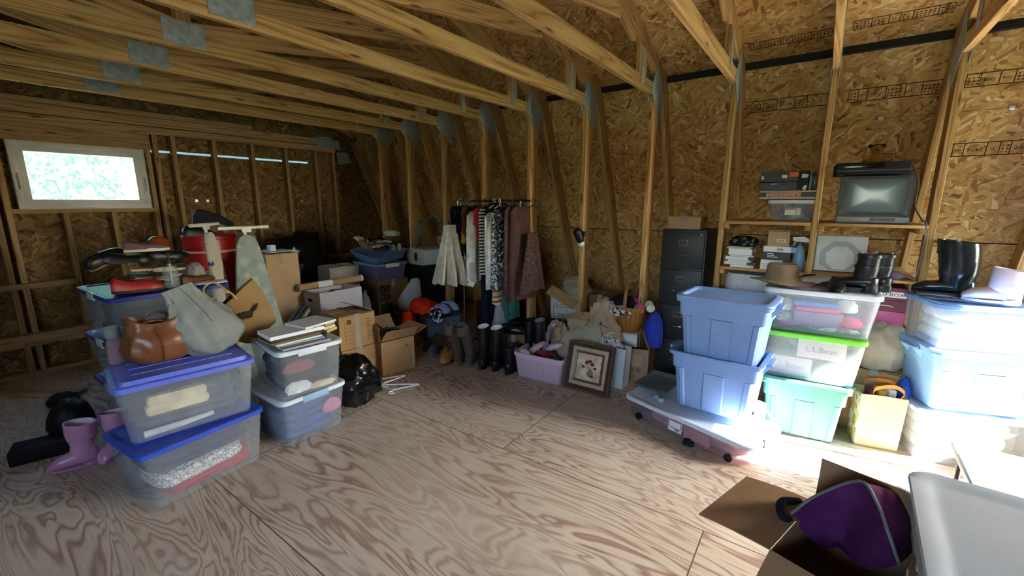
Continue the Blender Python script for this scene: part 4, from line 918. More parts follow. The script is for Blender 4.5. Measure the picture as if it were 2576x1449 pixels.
t = bottle('plastic_bottle', 'white plastic bottle standing behind the brown loafer', 'bottle', (-4.15, 1.42, .0), [(.08, 0), (.1, .01), (.1, .85), (.06, .95), (.04, 1.0)], M_WHITE)
bm = B(); blob(bm, (0, 0, .56), (.36, .46, .62), .22, 3.2, 7, 5, -.56); o = mk('garbage_bag', bm, P('black_film', '08080a', .32, .5, 0, .1, .35, 12)); o.location = (-5.35, 2.75, 0); tag(o, 'big heaped black plastic bag against the window wall studs', 'bag')
# white box with a hand hole, poster tube, and what carries them
carton('brown carton on the floor carrying the white hand-hole box', (-4.07, 2.44), PI/2, 0, .44, .38, .47, M_CARD, (0, 0, 0, 0))
M_WBOX = P('white_board', 'c9c3c4', .6, .3, 0, .04)
t = carton('white open-topped box with a metal-rimmed hand hole under the poster tube', (-4.05, 2.45), PI/2, .4865, .47, .34, .215, M_WBOX, (None,)*4, 'file_box')
bm = B(); lp = [V((-.2352, -.0+.045*math.cos(a)*1.0, .13+.018*math.sin(a))) for a in [2*PI*k/20 for k in range(20)]]; tube(bm, lp, .004, 6, True); mk('hand_hole_rim', bm, M_CHROME, t)
bm = B(); loft(bm, [[p+V((-.0006, 0, 0)) for p in lp], [p+V((.001, 0, 0)) for p in lp]]); mk('hand_hole', bm, P('dark_hole', '0c0b0b', .9), t)
lump('folded_cloth', 'dark plum cloth lying inside the white hand-hole box', 'clothing', (-4.05, 2.45, .505), (.12, .14, .10), fabric('cloth_plum', '3a1a2c'), 4, .2)
t = thing('poster_tube', 'long brown cardboard poster tube with a white label and end cap', 'tube', (-4.13, 2.50, .7415))
bm = B(); tube(bm, [(0, -.36, 0), (0, .36, 0)], .036, 20); mk('tube', bm, M_CARD, t)
bm = B(); tube(bm, [(0, .355, 0), (0, .366, 0)], .038, 20); mk('end_cap', bm, M_WHITE, t)
bm = B(); tube(bm, [(0, -.16, 0), (0, .0, 0)], .0366, 20); mk('label', bm, M_PAPER, t)
t = thing('picture_frame', 'empty orange wooden frame leaning behind the poster tube', 'frame', (-4.75, 2.98, .40), rot=(0, rad(-12), rad(8)))
bm = B(); frame_ring(bm, .21, .16, .035, -.015, .015); mk('moulding', bm, P('orange_wood', '8a4f22', .5), t)
carton('brown carton behind the white hand-hole box, carrying the frame', (-4.78, 2.95), PI/2, 0, .5, .4, .235, M_CARD, (0, 0, 0, 0))
M_MAP = pattern('pastel_print', '7d9aa6', ['9fb08a', 'b9ae86', '4f7896'], 10, .52, .6)
bm = B(); bx(bm, -.1, .1, -.12, .12, 0, .11, .004); o = mk('print_box', bm, M_MAP); o.location = (-4.40, 2.84, .53); o.rotation_euler = (0, 0, .2); tag(o, 'small pastel printed box beside the blue-lidded bin', 'box')
carton('plain carton between the white hand-hole box and the green-ended carton', (-4.42, 2.86), PI/2, 0, .30, .3, .515, M_CARDD, (0, 0, 0, 0))
for i, (y, m_, lb) in enumerate(((2.80, clear('jug_blue', '7f95ad', .5, .3, 'c0d0e0', .2), 'translucent blue jug on the floor in front of the plain carton'), (2.92, clear('jug_pale', 'b7c0bd', .5, .3, 'd8e0dc', .2), 'translucent pale jug on the floor beside the green-ended carton'))):
    bottle('plastic_jug', lb, 'jug', (-4.16, y, 0), [(.05, 0), (.06, .01), (.06, .42), (.045, .50), (.02, .54), (.02, .57)], m_, P('jug_cap', '3a5a8a', .4), [(.024, .565), (.024, .59), (.003, .592)])
# carton with a round emblem and green end, open bin of gloves on top
t = carton('carton with a round monogram and a dark green panel, under the glove bin', (-4.37, 3.34), PI/2-.12, 0, .42, .46, .655, M_CARDD, (0, 0, 0, 0))
bm = B(); bx(bm, -.19, -.02, -.2315, -.231, .02, .38); mk('green_panel', bm, P('print_green', '16402c', .7), t, 0)
bm = B(); bx(bm, -.19, -.05, -.2317, -.2312, .42, .60); mk('black_panel', bm, M_INK, t, 0)
M_PRINTC = P('print_tan', '8a7355', .8)
bm = B(); ce_ = V((-.12, -.2325, .51)); tube(bm, [ce_+V((.062*math.cos(a), 0, .062*math.sin(a))) for a in [2*PI*k/28 for k in range(28)]], .003, 5, True)
for k in range(4): tube(bm, [ce_+V((.055*math.cos(a), 0, .055*math.sin(a))) for a in [k*PI/2+.3+.9*j/5 for j in range(6)]], .0025, 5)
text_into(bm, 'GE', .062, Matrix.Translation(ce_) @ XF); mk('emblem', bm, M_PRINTC, t, 0)
bm = B(); text_into(bm, 'GE', .06, Matrix.Translation((-.12, -.2325, .2)) @ XF); mk('lettering', bm, P('print_green_dark', '0d2a1c', .7), t, 0)
M_LAV = clear('bin_lavender', '8e86a8', .6, .3, 'd0cce0', .3)
t = storage_bin('lavender clear bin with pale blue lid and white latches, heaped with work gloves', (-4.36, 3.30), PI/2-.12, .67, .42, .55, .20, P('lid_paleblue', '6d88a6', .4, .4, 0, .05), M_LAV, latch=(M_WHITE, 'front'))
carton('pale printed file box beside the glove bin on the window side', (-4.62, 2.90), PI/2-.1, .53, .36, .30, .30, P('file_board', '9c9584', .8), (0, 0, 0, 0), 'file_box')
carton('carton standing under the pale printed file box', (-4.78, 2.93), PI/2-.1, .0, .2, .2, .1, M_CARDD, (0, 0, 0, 0)) if False else None
t = thing('storage_tray', 'pale blue open tray tilted on the lavender bin, gloves and ornaments in it', 'tray', (-4.40, 3.33, .905), rot=(rad(6), rad(-10), PI/2-.12))
bm = B(); tray(bm, .44, .58, .10, .9, .05, .005, rim=.016); mk('body', bm, P('tray_blue', '647e9c', .4, .4, 0, .05), t)
M_GLO = fabric('glove_cream', 'c6c2a2'); M_GLO2 = fabric('glove_olive', '6b6440')
def glove(label, loc, rz, m, m2, up=0, grp='work gloves'):
    t = thing('work_glove', label, 'glove', loc, 0, rot=(0, up, rz), group=grp)
    bm = B(); blob(bm, (-.05, 0, .02), (.085, .05, .028), .1, 3, 3, 3); mk('palm', bm, m2, t)
    bm = B()
    for i, (y, l) in enumerate(((-.036, .07), (-.013, .085), (.012, .088), (.035, .075))): tube(bm, [(.015, y*.8, .02), (.045, y, .028), (.03+l, y*1.3, .012)], [.014, .014, .010], 8)
    tube(bm, [(-.05, -.045, .02), (-.01, -.075, .025), (.025, -.085, .015)], [.015, .014, .01], 8); mk('finger', bm, m, t)
    return t
for i, (x, y, z, r, u, lb) in enumerate(((-4.42, 3.10, 1.10, 170, .5, 'cream-fingered work glove sticking up at the window end of the tray'), (-4.48, 3.22, 1.05, 130, .1, 'olive work glove lying in the middle of the tray'), (-4.30, 3.20, 1.04, 80, .1, 'olive and cream work glove lying at the front of the tray'), (-4.55, 3.50, 1.06, 40, 0, 'cream work glove on the far rim of the tray'))):
    glove(lb, (x, y, z), rad(r), M_GLO, M_GLO2, -u)
lump('garden_glove', 'yellowish garden glove lying on the dark heap behind the tray', 'glove', (-4.72, 3.80, 1.13), (.14, .07, .05), M_GLO, 8, .3)
lump('dark_heap', 'dark brown heap of cloth behind the glove tray', 'clothing', (-4.85, 3.62, .0), (.28, .40, .72), fabric('cloth_umber', '1f140d'), 9, .2)
lump('red_cloth', 'maroon cloth lying in the middle of the blue tray', 'clothing', (-4.40, 3.36, .99), (.12, .08, .05), fabric('cloth_maroon', '5a2a2a'), 4, .25)
for i, (y, lb) in enumerate(((3.40, 'small cream star ornament at the front of the blue tray'), (3.49, 'small cream snowman ornament at the right of the blue tray'))):
    bm = B(); lathe(bm, [(.0, 0), (.026, .01), (.03, .03), (.018, .05), (.022, .065), (.018, .085), (.002, .095)] if i else [(.0, 0), (.012, .01), (.03, .03), (.008, .045), (.03, .065), (.006, .08), (.002, .1)], 10); o = mk('ornament', bm, P('ornament_cream', 'bdb594', .7)); o.location = (-4.21, y, .985); tag(o, lb, 'ornament')
# black cabinet with the printer carton and the arched visor
bm = B(); bx(bm, -.26, .26, -.23, .23, .0, .80, .006); t = thing('black_cabinet', 'tall black cabinet between the glove bin and the clothes rack', 'cabinet', (-4.15, 3.92, 0), PI/2-.1); mk('carcass', bm, P('cabinet_black', '0c0d13', .6, .3), t)
bm = B(); bx(bm, .03, .15, -.232, -.2305, .66, .70); mk('label', bm, M_PAPER, t, 0); bm = B(); bx(bm, .06, .10, -.2335, -.232, .67, .69); mk('label_print', bm, M_INK, t, 0)
t = carton('white printed carton with a grey end panel on the black cabinet', (-4.10, 3.86), PI/2-.12, .802, .42, .34, .19, P('carton_offwhite', 'b9b6ad', .7, .3, 0, .05), (0, 0, 0, 0), tape=False)
bm = B(); bx(bm, -.2, .2, -.1718, -.1708, .01, .18); mk('front_panel', bm, P('carton_white', 'd5d9da', .5), t, 0); bm = B(); bx(bm, .06, .11, -.173, -.172, .04, .06); bx(bm, -.2115, -.2105, -.06, -.0, .05, .15); mk('print', bm, M_INK, t, 0)
t = thing('visor', 'arched grey translucent plastic hood standing on the white carton', 'hood', (-4.12, 3.86, .998), rad(60))
bm = B(); pts = smoothpath([(-.16, 0, 0), (-.12, 0, .14), (-.03, 0, .32), (.05, 0, .38), (.12, 0, .35), (.14, 0, .27)], 5)
loft(bm, [[p+V((0, -.09, 0)), p+V((0, .09, 0)), p+V((.012, .09, .006)), p+V((.012, -.09, .006))] for p in pts]); mk('shell', bm, clear('hood_grey', '8f9690', .6, .3, 'c8ccc6', .3), t, 40)
t = bottle('candy_jar', 'glass jar of small gold sweets on the white carton', 'jar', (-4.02, 4.03, .998), [(.05, 0), (.06, .005), (.06, .12), (.045, .15), (.045, .16)], glassy('jar_glass'), M_BLACK, [(.05, .158), (.05, .18), (.003, .182)])
bm = B(); q = random.Random(3)
for i in range(26): blob(bm, (q.uniform(-.035, .035), q.uniform(-.035, .035), .015+.08*q.random()), (.012, .012, .008), 0, 1, i, 1)
o = mk('sweet', bm, P('foil_gold', 'b0903a', .3, .5, .6), t); o['kind'] = 'stuff'
# grey tote, chain-store bag, blue crate and red jumper
M_GTOTE = P('tote_grey', '6d6a68', .5, .3, 0, .06)
storage_bin('grey plastic tote on the floor under the white shop bag', (-4.03, 3.47), PI/2-.25, 0, .40, .32, .28, M_GTOTE, M_GTOTE, .88)
t = thing('shop_bag', 'white plastic shop bag with red lettering on the grey tote', 'bag', (-4.02, 3.46, .282), PI/2-.2)
bm = B(); rings = []
for z, a, b_, xo in ((0, .13, .10, 0), (.04, .155, .115, 0), (.12, .155, .11, .0), (.20, .13, .08, .02), (.27, .10, .05, .05), (.33, .075, .03, .07), (.37, .05, .018, .08)):
    rings.append([V((xo+a*math.cos(2*PI*k/28)*(1+.06*nz((math.cos(2*PI*k/28)*2, math.sin(2*PI*k/28)*2, z*9), 2, 1)), b_*math.sin(2*PI*k/28)*(1+.12*ridged((math.cos(2*PI*k/28)*2, z*9, 1), 1.5, 3)), z)) for k in range(28)])
loft(bm, rings); mk('bag', bm, thin('bag_film_white', 'cfd2d0', .25, .35), t, 60)
text('lettering', 'CVS', .09, P('print_red', '7d1c20', .6), t, Matrix.Translation((.03, -.128, .13)) @ XF @ Matrix.Rotation(.3, 4, 'Z'))
t = storage_bin('grey blue open plastic crate of clothes left of the rack foot', (-3.47, 3.42), rad(62), 0, .42, .34, .33, None, clear('crate_bluegrey', '8fa0b8', .55, .35, 'c8d4e4', .3))
lump('folded_clothes', 'dark blue clothes inside the grey blue crate', 'clothing', (-3.47, 3.42, .02), (.15, .12, .17), M_NAVYC, 4, .12)
lump('jumper', 'bright red orange jumper draped over the left end of the crate', 'clothing', (-3.62, 3.30, .335), (.17, .13, .10), fabric('wool_vermilion', 'd8321c'), 15, .38, 4.5)
lump('jumper', 'red orange sleeve hanging down outside the crate', 'clothing', (-3.72, 3.16, .20), (.06, .08, .10), fabric('wool_vermilion', 'd8321c'), 17, .3)
lump('cap', 'lavender cap on top of the clothes in the crate', 'cap', (-3.40, 3.38, .34), (.11, .09, .07), fabric('cap_lavender', 'a79fd0'), 5, .1)
lump('scarf', 'pale blue shiny scarf at the back of the crate', 'scarf', (-3.46, 3.56, .34), (.14, .06, .06), P('satin_ice', '9fc4d8', .3, .5), 6, .25)
lump('scarf', 'black and white patterned scarf trailing over the crate front', 'scarf', (-3.38, 3.26, .27), (.10, .05, .10), pattern('zebra', '121216', ['cfd0dc'], 22, .56), 9, .3)
# ---- moving boxes, trash bag, hangers
carton('lower moving box on the floor, under the taped moving box', (-3.37, 2.18), PI/2-.08, 0, .34, .32, .305, M_CARD, (0, 0, 0, 0))
t = carton('upper taped moving box with printed ruled panel, stacked on another', (-3.37, 2.17), PI/2-.08, .318, .34, .32, .29, M_CARD, (0, 0, 0, 25))
bm = B()
for k in range(6): bx(bm, -.12, .04, -.1612, -.1605, .05+.035*k, .052+.035*k)
for k in range(9): bx(bm, .09, .09+(.035 if k % 2 else .022), -.1612, -.1605, .05+.023*k, .056+.023*k)
bx(bm, -.12, -.118, -.1612, -.1605, .05, .25); bx(bm, -.10, -.06, -.1612, -.1605, .22, .26)
mk('print', bm, P('print_brown', '5f4526', .8), t, 0)
bm = B(); bx(bm, -.03, .03, -.1625, -.162, .0, .29); mk('packing_tape', bm, M_TAPE, t, 0)
t = carton('open moving box with hangers sticking out, right of the taped moving boxes', (-3.26, 2.52), PI/2-.18, 0, .34, .34, .32, M_CARD, (135, 130, 95, 160))
bm = B()
for k in range(5): bx(bm, -.02, .09, -.1715, -.1708, .08+.035*k, .082+.035*k)
for k in range(7): bx(bm, .11, .11+(.03 if k % 2 else .02), -.1715, -.1708, .06+.028*k, .066+.028*k)
mk('print', bm, P('print_brown', '5f4526', .8), t, 0)
M_HBRN = P('hanger_wood', '4a2413', .45); M_HWHT = P('hanger_white', 'e6e9ef', .3); M_HGRN = P('hanger_green', '2f5f45', .4)
for i, (x, y, z, rx, ry, rz, m_, lb) in enumerate(((-3.18, 2.44, .36, 70, 30, 20, M_HBRN, 'dark wooden hanger leaning out over the front of the open moving box'), (-3.30, 2.50, .37, 60, 0, 70, M_BLACK, 'black hanger lying across the top of the open moving box'), (-3.28, 2.58, .38, 75, 10, 120, M_HGRN, 'green plastic hanger on top of the open moving box'))):
    t = thing('clothes_hanger', lb, 'hanger', (x, y, z), 0, rot=(rad(rx), rad(ry), rad(rz))); hanger_parts(t, m_, .38, r=.006)
for i, (x, y, rz, lb) in enumerate(((-2.95, 2.20, 60, 'white plastic hanger lying on the floor, nearest to the open moving box'), (-2.80, 2.18, 38, 'white plastic hanger lying on the floor beside the trash bag'))):
    t = thing('clothes_hanger', lb, 'hanger', (x, y, .012+.012*(1-i)), 0, rot=(rad(88), 0, rad(rz)), group='white hangers on the floor'); hanger_parts(t, M_HWHT, .40, r=.006)
bm = B(); blob(bm, (0, 0, .15), (.22, .20, .20), .26, 3, 22, 5, -.15, fold=1.4); M_TRASH = P('trash_film', '0b0b0d', .25, .6, 0, .1, .12, 9); o = mk('garbage_bag', bm, M_TRASH); o.location = (-2.95, 1.90, 0); tag(o, 'shiny black trash bag on the floor between the bins and the moving boxes', 'bag')
# ------------------------------------------------------------------ clothes rack
RX0, RX1, RY, RZ = -3.17, -2.36, 3.42, 1.585
t = thing('clothes_rack', 'chrome and black clothes rail hung with garments in front of the truss posts', 'clothes rack', (0, RY, 0)); M_RAIL = P('rail_black', '2c2d31', .3, .5, .6)
bm = B(); tube(bm, [(RX0-.05, 0, RZ), (RX1+.12, 0, RZ)], .011, 10); mk('rail', bm, M_RAIL, t)
for x0, x1, n_ in ((RX0+.02, RX0+.10, 0), (RX1+.02, RX1-.16, 1)):
    bm = B(); tube(bm, [(x0, 0, RZ), (x1, -.02, .9), (x1-.0, -.03, .08)], .011, 10); mk('upright', bm, P('chrome_rail', '8e9196', .25, .5, 1), t)
    bm = B(); tube(bm, [(x1, -.27, .04), (x1, .22, .04)], .012, 10); tube(bm, [(x1, -.03, .03), (x1, -.03, .12)], .016, 10); mk('foot', bm, M_RAIL, t)
def hung(name, label, x, prof, m, hm, tk=.03, drop=.04, rz=8, y=0, fold=.25, nf=7, cat='garment', seed=0, sleeves=None):
    """garment on a hanger; prof = (height below the rail, half width) pairs"""
    x = RX1+(x-RX1)*.84
    t = thing(name, label, cat, (x, RY+y, RZ), rad(90+rz), 'clothes on the rack')
    hw0 = prof[0][1]
    bm = B(); tube(bm, arc((0, 0, -.0), .022, 200, -40, 10)+[V((.0, 0, -.05))], .0035, 6); tube(bm, [(-hw0-.01, 0, -drop-.03), (-.02, 0, -drop-.004), (.02, 0, -drop-.004), (hw0+.01, 0, -drop-.03)], .006, 6); mk('hanger', bm, hm, t)
    bm = B(); rings = []; NN = 48; zl = prof[-1][0]
    for i in range(len(prof)-1):
        (za, wa), (zb_, wb) = prof[i], prof[i+1]; st = max(2, int((zb_-za)/.05))
        for k in range(st+(1 if i == len(prof)-2 else 0)):
            f = k/st; z = za+(zb_-za)*f; w = wa+(wb-wa)*f; g = (z-prof[0][0])/(zl-prof[0][0]); rr = []
            for j in range(NN):
                a = 2*PI*j/NN; cxx, s = math.cos(a), math.sin(a)
                wav = 1+fold*g*math.sin(nf*a+seed+1.5*nz((a, g, seed), 1.2))+.12*nz((cxx*2, s*2, g*4), 1.5, seed)
                rr.append(V((w*math.copysign(abs(cxx)**.8, cxx)*(1+.10*fold*g*math.sin(nf*a+seed)), tk*(.5+.8*g)*s*wav*1.5, -z+.012*g*math.sin(3*a+seed))))
            rings.append(rr)
    loft(bm, rings); mk('cloth', bm, m, t, 60)
    if sleeves:
        for s in (-1, 1):
            bm = B(); L_ = sleeves; tube(bm, [V((s*(hw0-.02), 0, -prof[0][0]-.04)), V((s*(hw0+.05), -.02, -prof[0][0]-.18)), V((s*(hw0+.06), -.03, -prof[0][0]-L_))], [.045, .05, .04], 12); mk('sleeve', bm, m, t)
    return t
M_HW = P('hanger_chalk', 'd8dad6', .4); M_HB = P('hanger_dark', '3a2a20', .5)
F_IV = fabric('linen_ivory', 'cbc4b0'); F_WH = fabric('cotton_white', 'd2d0c8'); F_BK = fabric('jersey_black', '14151a'); F_LACE = pattern('lace_grey', '15161a', ['6c6f74'], 25, .58)
F_PAIS = pattern('paisley_grey', '2b2e36', ['8a9098', 'b4b8bd'], 34, .55); F_FLOR = pattern('floral_black', '15171d', ['9aa0ae'], 40, .56)
F_STR = stripes('stripe_knit', ['d2cec6', '1b1b1e'], 2, 32); F_CHK = stripes('plaid_tan', ['c2ac86', '6a4a30', 'd5c6a2', '8a6a45', 'c2ac86'], 2, 9, .85, .02)
F_BRN = pattern('tweed_brown', '45302a', ['5d463b'], 50, .5); F_ROSE = fabric('rose_brown', '513832'); F_CORAL = fabric('coral', 'c43f4a'); F_YEL = fabric('ochre', 'a06a1e'); F_BR2 = fabric('leather_hem', '4a3018')
F_MIDN = fabric('midnight', '191b2c')
hung('skirt', 'flared ivory pleated skirt clipped at the near left end of the rack', -3.12, [(.0, .06), (.02, .075), (.25, .12), (.60, .20)], F_IV, M_HB, .085, .0, -30, -.12, .7, 11, 'skirt', 2).location = (-3.10, RY-.17, 1.345)
hung('blouse', 'black and grey lace blouse hanging at the left end of the rail', -3.27, [(.05, .16), (.09, .2), (.5, .17)], F_LACE, M_HW, .02, rz=12)
hung('top', 'plain black top between the lace blouse and the brown strap bag', -3.16, [(.05, .15), (.09, .19), (.55, .17)], F_BK, M_HW, .025, rz=6)
hung('top', 'black sleeveless top, third from the left end of the rail', -3.08, [(.05, .14), (.09, .18), (.5, .17)], F_BK, M_HW, .02, rz=-4)
jk = hung('jacket', 'ivory quilted jacket hanging right of the pleated skirt', -2.96, [(.10, .10), (.14, .19), (.35, .2), (.80, .20)], F_WH, M_HB, .035, rz=14, y=-.05, fold=.18, seed=5, sleeves=.5)
hung('strap_bag', 'brown garment with an ochre patch hung in front of the ivory jacket', -3.02, [(.06, .05), (.1, .09), (.32, .06)], F_BR2, M_HB, .02, rz=10, y=-.14)
hung('scarf', 'ochre scarf end hanging below the brown garment', -3.04, [(.27, .03), (.30, .04), (.42, .035)], F_YEL, M_HB, .015, rz=10, y=-.16)
hung('shirt', 'coral red shirt edge showing between the ivory jacket and the striped knit', -2.87, [(.07, .15), (.10, .2), (.38, .19)], F_CORAL, M_HB, .016, rz=4)
hung('cardigan', 'black and cream striped knit hanging in the middle of the rail', -2.79, [(.07, .15), (.10, .2), (.72, .19)], F_STR, M_HB, .022, rz=6, fold=.1)
hung('coat', 'long midnight blue coat hanging behind the striped knit', -2.83, [(.1, .16), (.14, .2), (1.25, .2)], F_MIDN, M_HB, .03, rz=0, y=.1)
hung('shirt', 'white shirt with long sleeve hanging right of the striped knit', -2.69, [(.11, .1), (.15, .2), (.4, .2), (.86, .13)], F_WH, M_HW, .035, rz=12, y=-.04, fold=.18, seed=3, sleeves=.55)
hung('jacket', 'short black jacket hanging over the top of the white shirt', -2.72, [(.02, .12), (.06, .19), (.18, .18)], F_BK, M_HB, .045, rz=0, y=.06)
hung('dress', 'grey paisley dress hanging right of the white shirt', -2.60, [(.08, .10), (.12, .18), (.4, .17), (.84, .19)], F_PAIS, M_HW, .035, rz=14, y=-.05, fold=.15, seed=7)
hung('skirt', 'tan plaid skirt hem showing below the grey paisley dress', -2.62, [(.80, .15), (.84, .18), (1.0, .185)], F_CHK, M_HB, .03, rz=10, y=.0, cat='skirt')
hung('trousers', 'dark teal trousers hanging lowest under the plaid skirt', -2.56, [(.2, .12), (.24, .15), (1.2, .15)], M_TEAL, M_HB, .025, rz=4, y=.08, cat='trousers')
hung('blouse', 'black floral blouse next to the grey paisley dress', -2.52, [(.09, .14), (.13, .19), (.62, .17)], F_FLOR, M_HB, .025, rz=10, y=-.02)
hung('dress', 'brown tweed long dress at the right end of the rail', -2.44, [(.06, .14), (.1, .19), (.9, .2)], F_BRN, M_HB, .03, rz=8, seed=4)
hung('dress', 'rose brown dress with a dark hem, second from the right end of the rail', -2.37, [(.06, .13), (.1, .18), (.95, .22)], F_ROSE, M_HB, .035, rz=4, seed=8, y=.03)
hung('skirt', 'brown flared skirt hanging beyond the truss post at the right end', -2.22, [(.3, .08), (.5, .12), (.86, .2)], F_BRN, M_HB, .03, rz=0, seed=6, y=.05, cat='skirt')
hung('trousers', 'dark jeans hanging low behind the white shirt', -2.70, [(.25, .1), (.3, .14), (1.3, .14)], fabric('denim', '1c2433'), M_HB, .025, rz=4, y=.12, cat='trousers')
hung('garment_cover', 'clear crinkled plastic garment cover hanging at the foot of the rack', -2.60, [(1.0, .05), (1.05, .10), (1.40, .15)], clear('film_clear', 'd5dbe2', .35, .12, 'eef2f6', .2), M_HB, .04, rz=20, y=-.06, fold=.5, nf=11, cat='bag')
bm = B(); bx(bm, -.03, .03, -.001, .001, -.05, .0, 0); o = mk('price_tag', bm, M_PAPER, jk, 0); o.location = (-.20, -.05, -.79); o.rotation_euler = (0, .5, -1.2)
M_MAROON = P('maroon_trunk', '3a0f12', .6)
bm = B(); bx(bm, -.30, .30, -.18, .18, 0, .42, .01); o = mk('maroon_box', bm, M_MAROON); o.location = (-2.95, 3.98, 0); tag(o, 'dark maroon box on the floor behind the clothes rack', 'box')
bm = B(); bx(bm, -.16, .16, -.12, .12, 0, .30, .006); o = mk('print_box', bm, pattern('tree_print', '3d3a34', ['6a675c'], 12, .6)); o.location = (-3.05, 3.96, .421); tag(o, 'grey printed box with dark tree shapes on the maroon box', 'box')
# ------------------------------------------------------------------ the row of footwear
M_BRNB = P('boot_brown', '51463f', .5, .4, 0, .15); M_LEAB = P('black_leather', '0e0f13', .35, .5, 0, .15); M_HEELT = P('heel_tan', '6f604c', .6)
boot('riding_boot', 'tall grey brown boot with a tan heel, left one of its pair', (-2.77, 3.01, 0), rad(100), M_BRNB, M_HEELT, .46, .26, .09, .055, heel=.05, lean=-.32)
boot('riding_boot', 'tall grey brown boot with a tan heel, leaning beside its left mate', (-2.66, 3.05, 0), rad(100), M_BRNB, M_HEELT, .45, .26, .09, .055, heel=.05, lean=-.30)
WLIN = P('lining_white', 'd6d9d8', .7)
boot('riding_boot', 'tall black boot with white lining, left one of its pair', (-2.51, 3.09, 0), rad(95), M_LEAB, M_BLACK, .42, .27, .09, .056, heel=.03, lining=WLIN)
boot('riding_boot', 'tall black boot with white lining, right one of its pair', (-2.38, 3.13, 0), rad(92), M_LEAB, M_BLACK, .42, .27, .09, .058, heel=.03, lining=WLIN)
boot('ankle_boot', 'black laced boot standing dark between the tall black boots and the pink basket', (-2.22, 3.14, 0), rad(85), M_LEAB, M_BLACK, .26, .27, .095, .058, heel=.035, strap=1)
boot('tall_boot', 'tall black boot at the back beside the truss post', (-2.18, 3.42, 0), rad(80), M_LEAB, M_BLACK, .46, .27, .09, .055, heel=.03)
boot('tall_boot', 'tall black boot with silver trim on top, nearest the pink basket', (-2.06, 3.40, 0), rad(80), M_LEAB, M_BLACK, .48, .27, .09, .05, heel=.03, lining=P('foil_silver', 'c5c9cf', .25, .5, .8))
M_TANL = P('tan_nubuck', 'a8703f', .6, .3, 0, .15); M_SOLET = P('sole_gum', '4c3d2c', .7)
shoe('moccasin', 'tan laced moccasin standing in front of the tall grey brown boots', (-2.90, 2.94, 0), rad(-75), M_TANL, M_SOLET, .25, .1, .095, thick=.03)
shoe('moccasin', 'tan laced moccasin behind its mate at the left of the boot row', (-2.99, 3.03, 0), rad(-70), M_TANL, M_SOLET, .25, .1, .095, thick=.03)
shoe('ankle_shoe', 'grey canvas shoe at the left end of the footwear row', (-3.18, 3.02, 0), rad(-65), fabric('canvas_grey', '57534f'), P('sole_grey', '6f6a64', .7), .26, .1, .10, thick=.025)
boot('wedge_boot', 'brown wedge boot lying tipped on top of the shoes at the left end', (-3.05, 3.16, .14), 0, P('brown_suede', '5d3f2f', .7, .3, 0, .15), P('sole_tan2', '8d735a', .6), .2, .27, .1, .06, rot=(rad(60), rad(-25), rad(20)))
shoe('flat_shoe', 'dark brown flat shoe against the grey tote, far left of the footwear', (-3.36, 3.12, 0), rad(-60), P('shoe_umber', '33241c', .6), M_SOLEB, .26, .095, .07)
shoe('trainer', 'white toed shoe peeping out left of the grey canvas shoe', (-3.40, 3.00, 0), rad(-50), P('trainer_fog', '8c8782', .6), P('sole_white', 'c9c4bd', .6), .24, .09, .06, low=True)
t = thing('handbag', 'black patent handbag lying on the shoes behind the tall black boots', 'bag', (-2.34, 3.34, .30), rad(25)); bm = B(); blob(bm, (0, 0, .05), (.18, .10, .06), .1, 3, 3, 4); mk('body', bm, P('patent_black', '0c0d10', .2, .6), t)
bm = B(); tube(bm, smoothpath([(-.12, -.05, .08), (-.08, -.12, .1), (.04, -.13, .09), (.1, -.05, .08)], 5), .007, 6); mk('strap', bm, M_LEAB, t)
carton('cardboard box on the floor behind the tall black boots', (-2.38, 3.44), .1, 0, .30, .22, .295, M_CARDD, (0, 0, 0, 0))
# ------------------------------------------------------------------ pink basket, framed picture and the paper heap
def _basket():
    m, nt, b, o = _nt('basket_pink'); b.inputs['Roughness'].default_value = .45
    v = mapped(nt, src='Generated', scale=(1, 1, 1)); tc = nd(nt, 'ShaderNodeTexCoord'); s = nd(nt, 'ShaderNodeSeparateXYZ'); lk(nt, tc.outputs['Object'], s.inputs[0])
    h = math_(nt, 'ADD', s.outputs[0], s.outputs[1])
    a = math_(nt, 'SINE', math_(nt, 'MULTIPLY', h, 260)); c = math_(nt, 'SINE', math_(nt, 'MULTIPLY', s.outputs[2], 330)); k = math_(nt, 'MULTIPLY', a, c)
    z = math_(nt, 'LESS_THAN', s.outputs[2], .19)
    f = math_(nt, 'MULTIPLY', ramp(nt, k, [(.40, (0, 0, 0)), (.5, (1, 1, 1))]), z)
    lk(nt, mixc(nt, f, hexc('d9bccb'), hexc('9a6f86')), b.inputs['Base Color']); return m
t = thing('plastic_basket', 'pink perforated plastic basket of shoes and bags on the floor', 'basket', (-1.93, 3.21, 0), rad(4))
bm = B(); tray(bm, .48, .30, .235, .90, .03, .005, rim=.010, rimh=.03); mk('body', bm, _basket(), t)
lump('plastic_liner', 'white plastic liner crumpled along the rim of the pink basket', 'liner', (-2.08, 3.10, .20), (.06, .03, .035), thin('liner_white', 'd8d6dc', .3), 3, .3)
shoe('strappy_shoe', 'black strappy shoe lying in the right half of the pink basket', (-1.84, 3.18, .17), 0, M_LEAB, M_BLACK, .24, .085, .05, rot=(0, rad(-18), rad(150)))
shoe('strappy_shoe', 'red lined black shoe lying in the middle of the pink basket', (-1.92, 3.21, .185), 0, P('patent_red', '8a1f28', .3), M_BLACK, .23, .085, .05, rot=(0, rad(-8), rad(170)))
lump('black_bag', 'black shiny clutch bag filling the bottom of the pink basket', 'bag', (-1.93, 3.22, .02), (.18, .10, .08), P('patent_black', '0c0d10', .2, .6), 4, .15)
M_BLUSH = P('satin_blush', 'bda5ad', .4, .4, 0, .08)
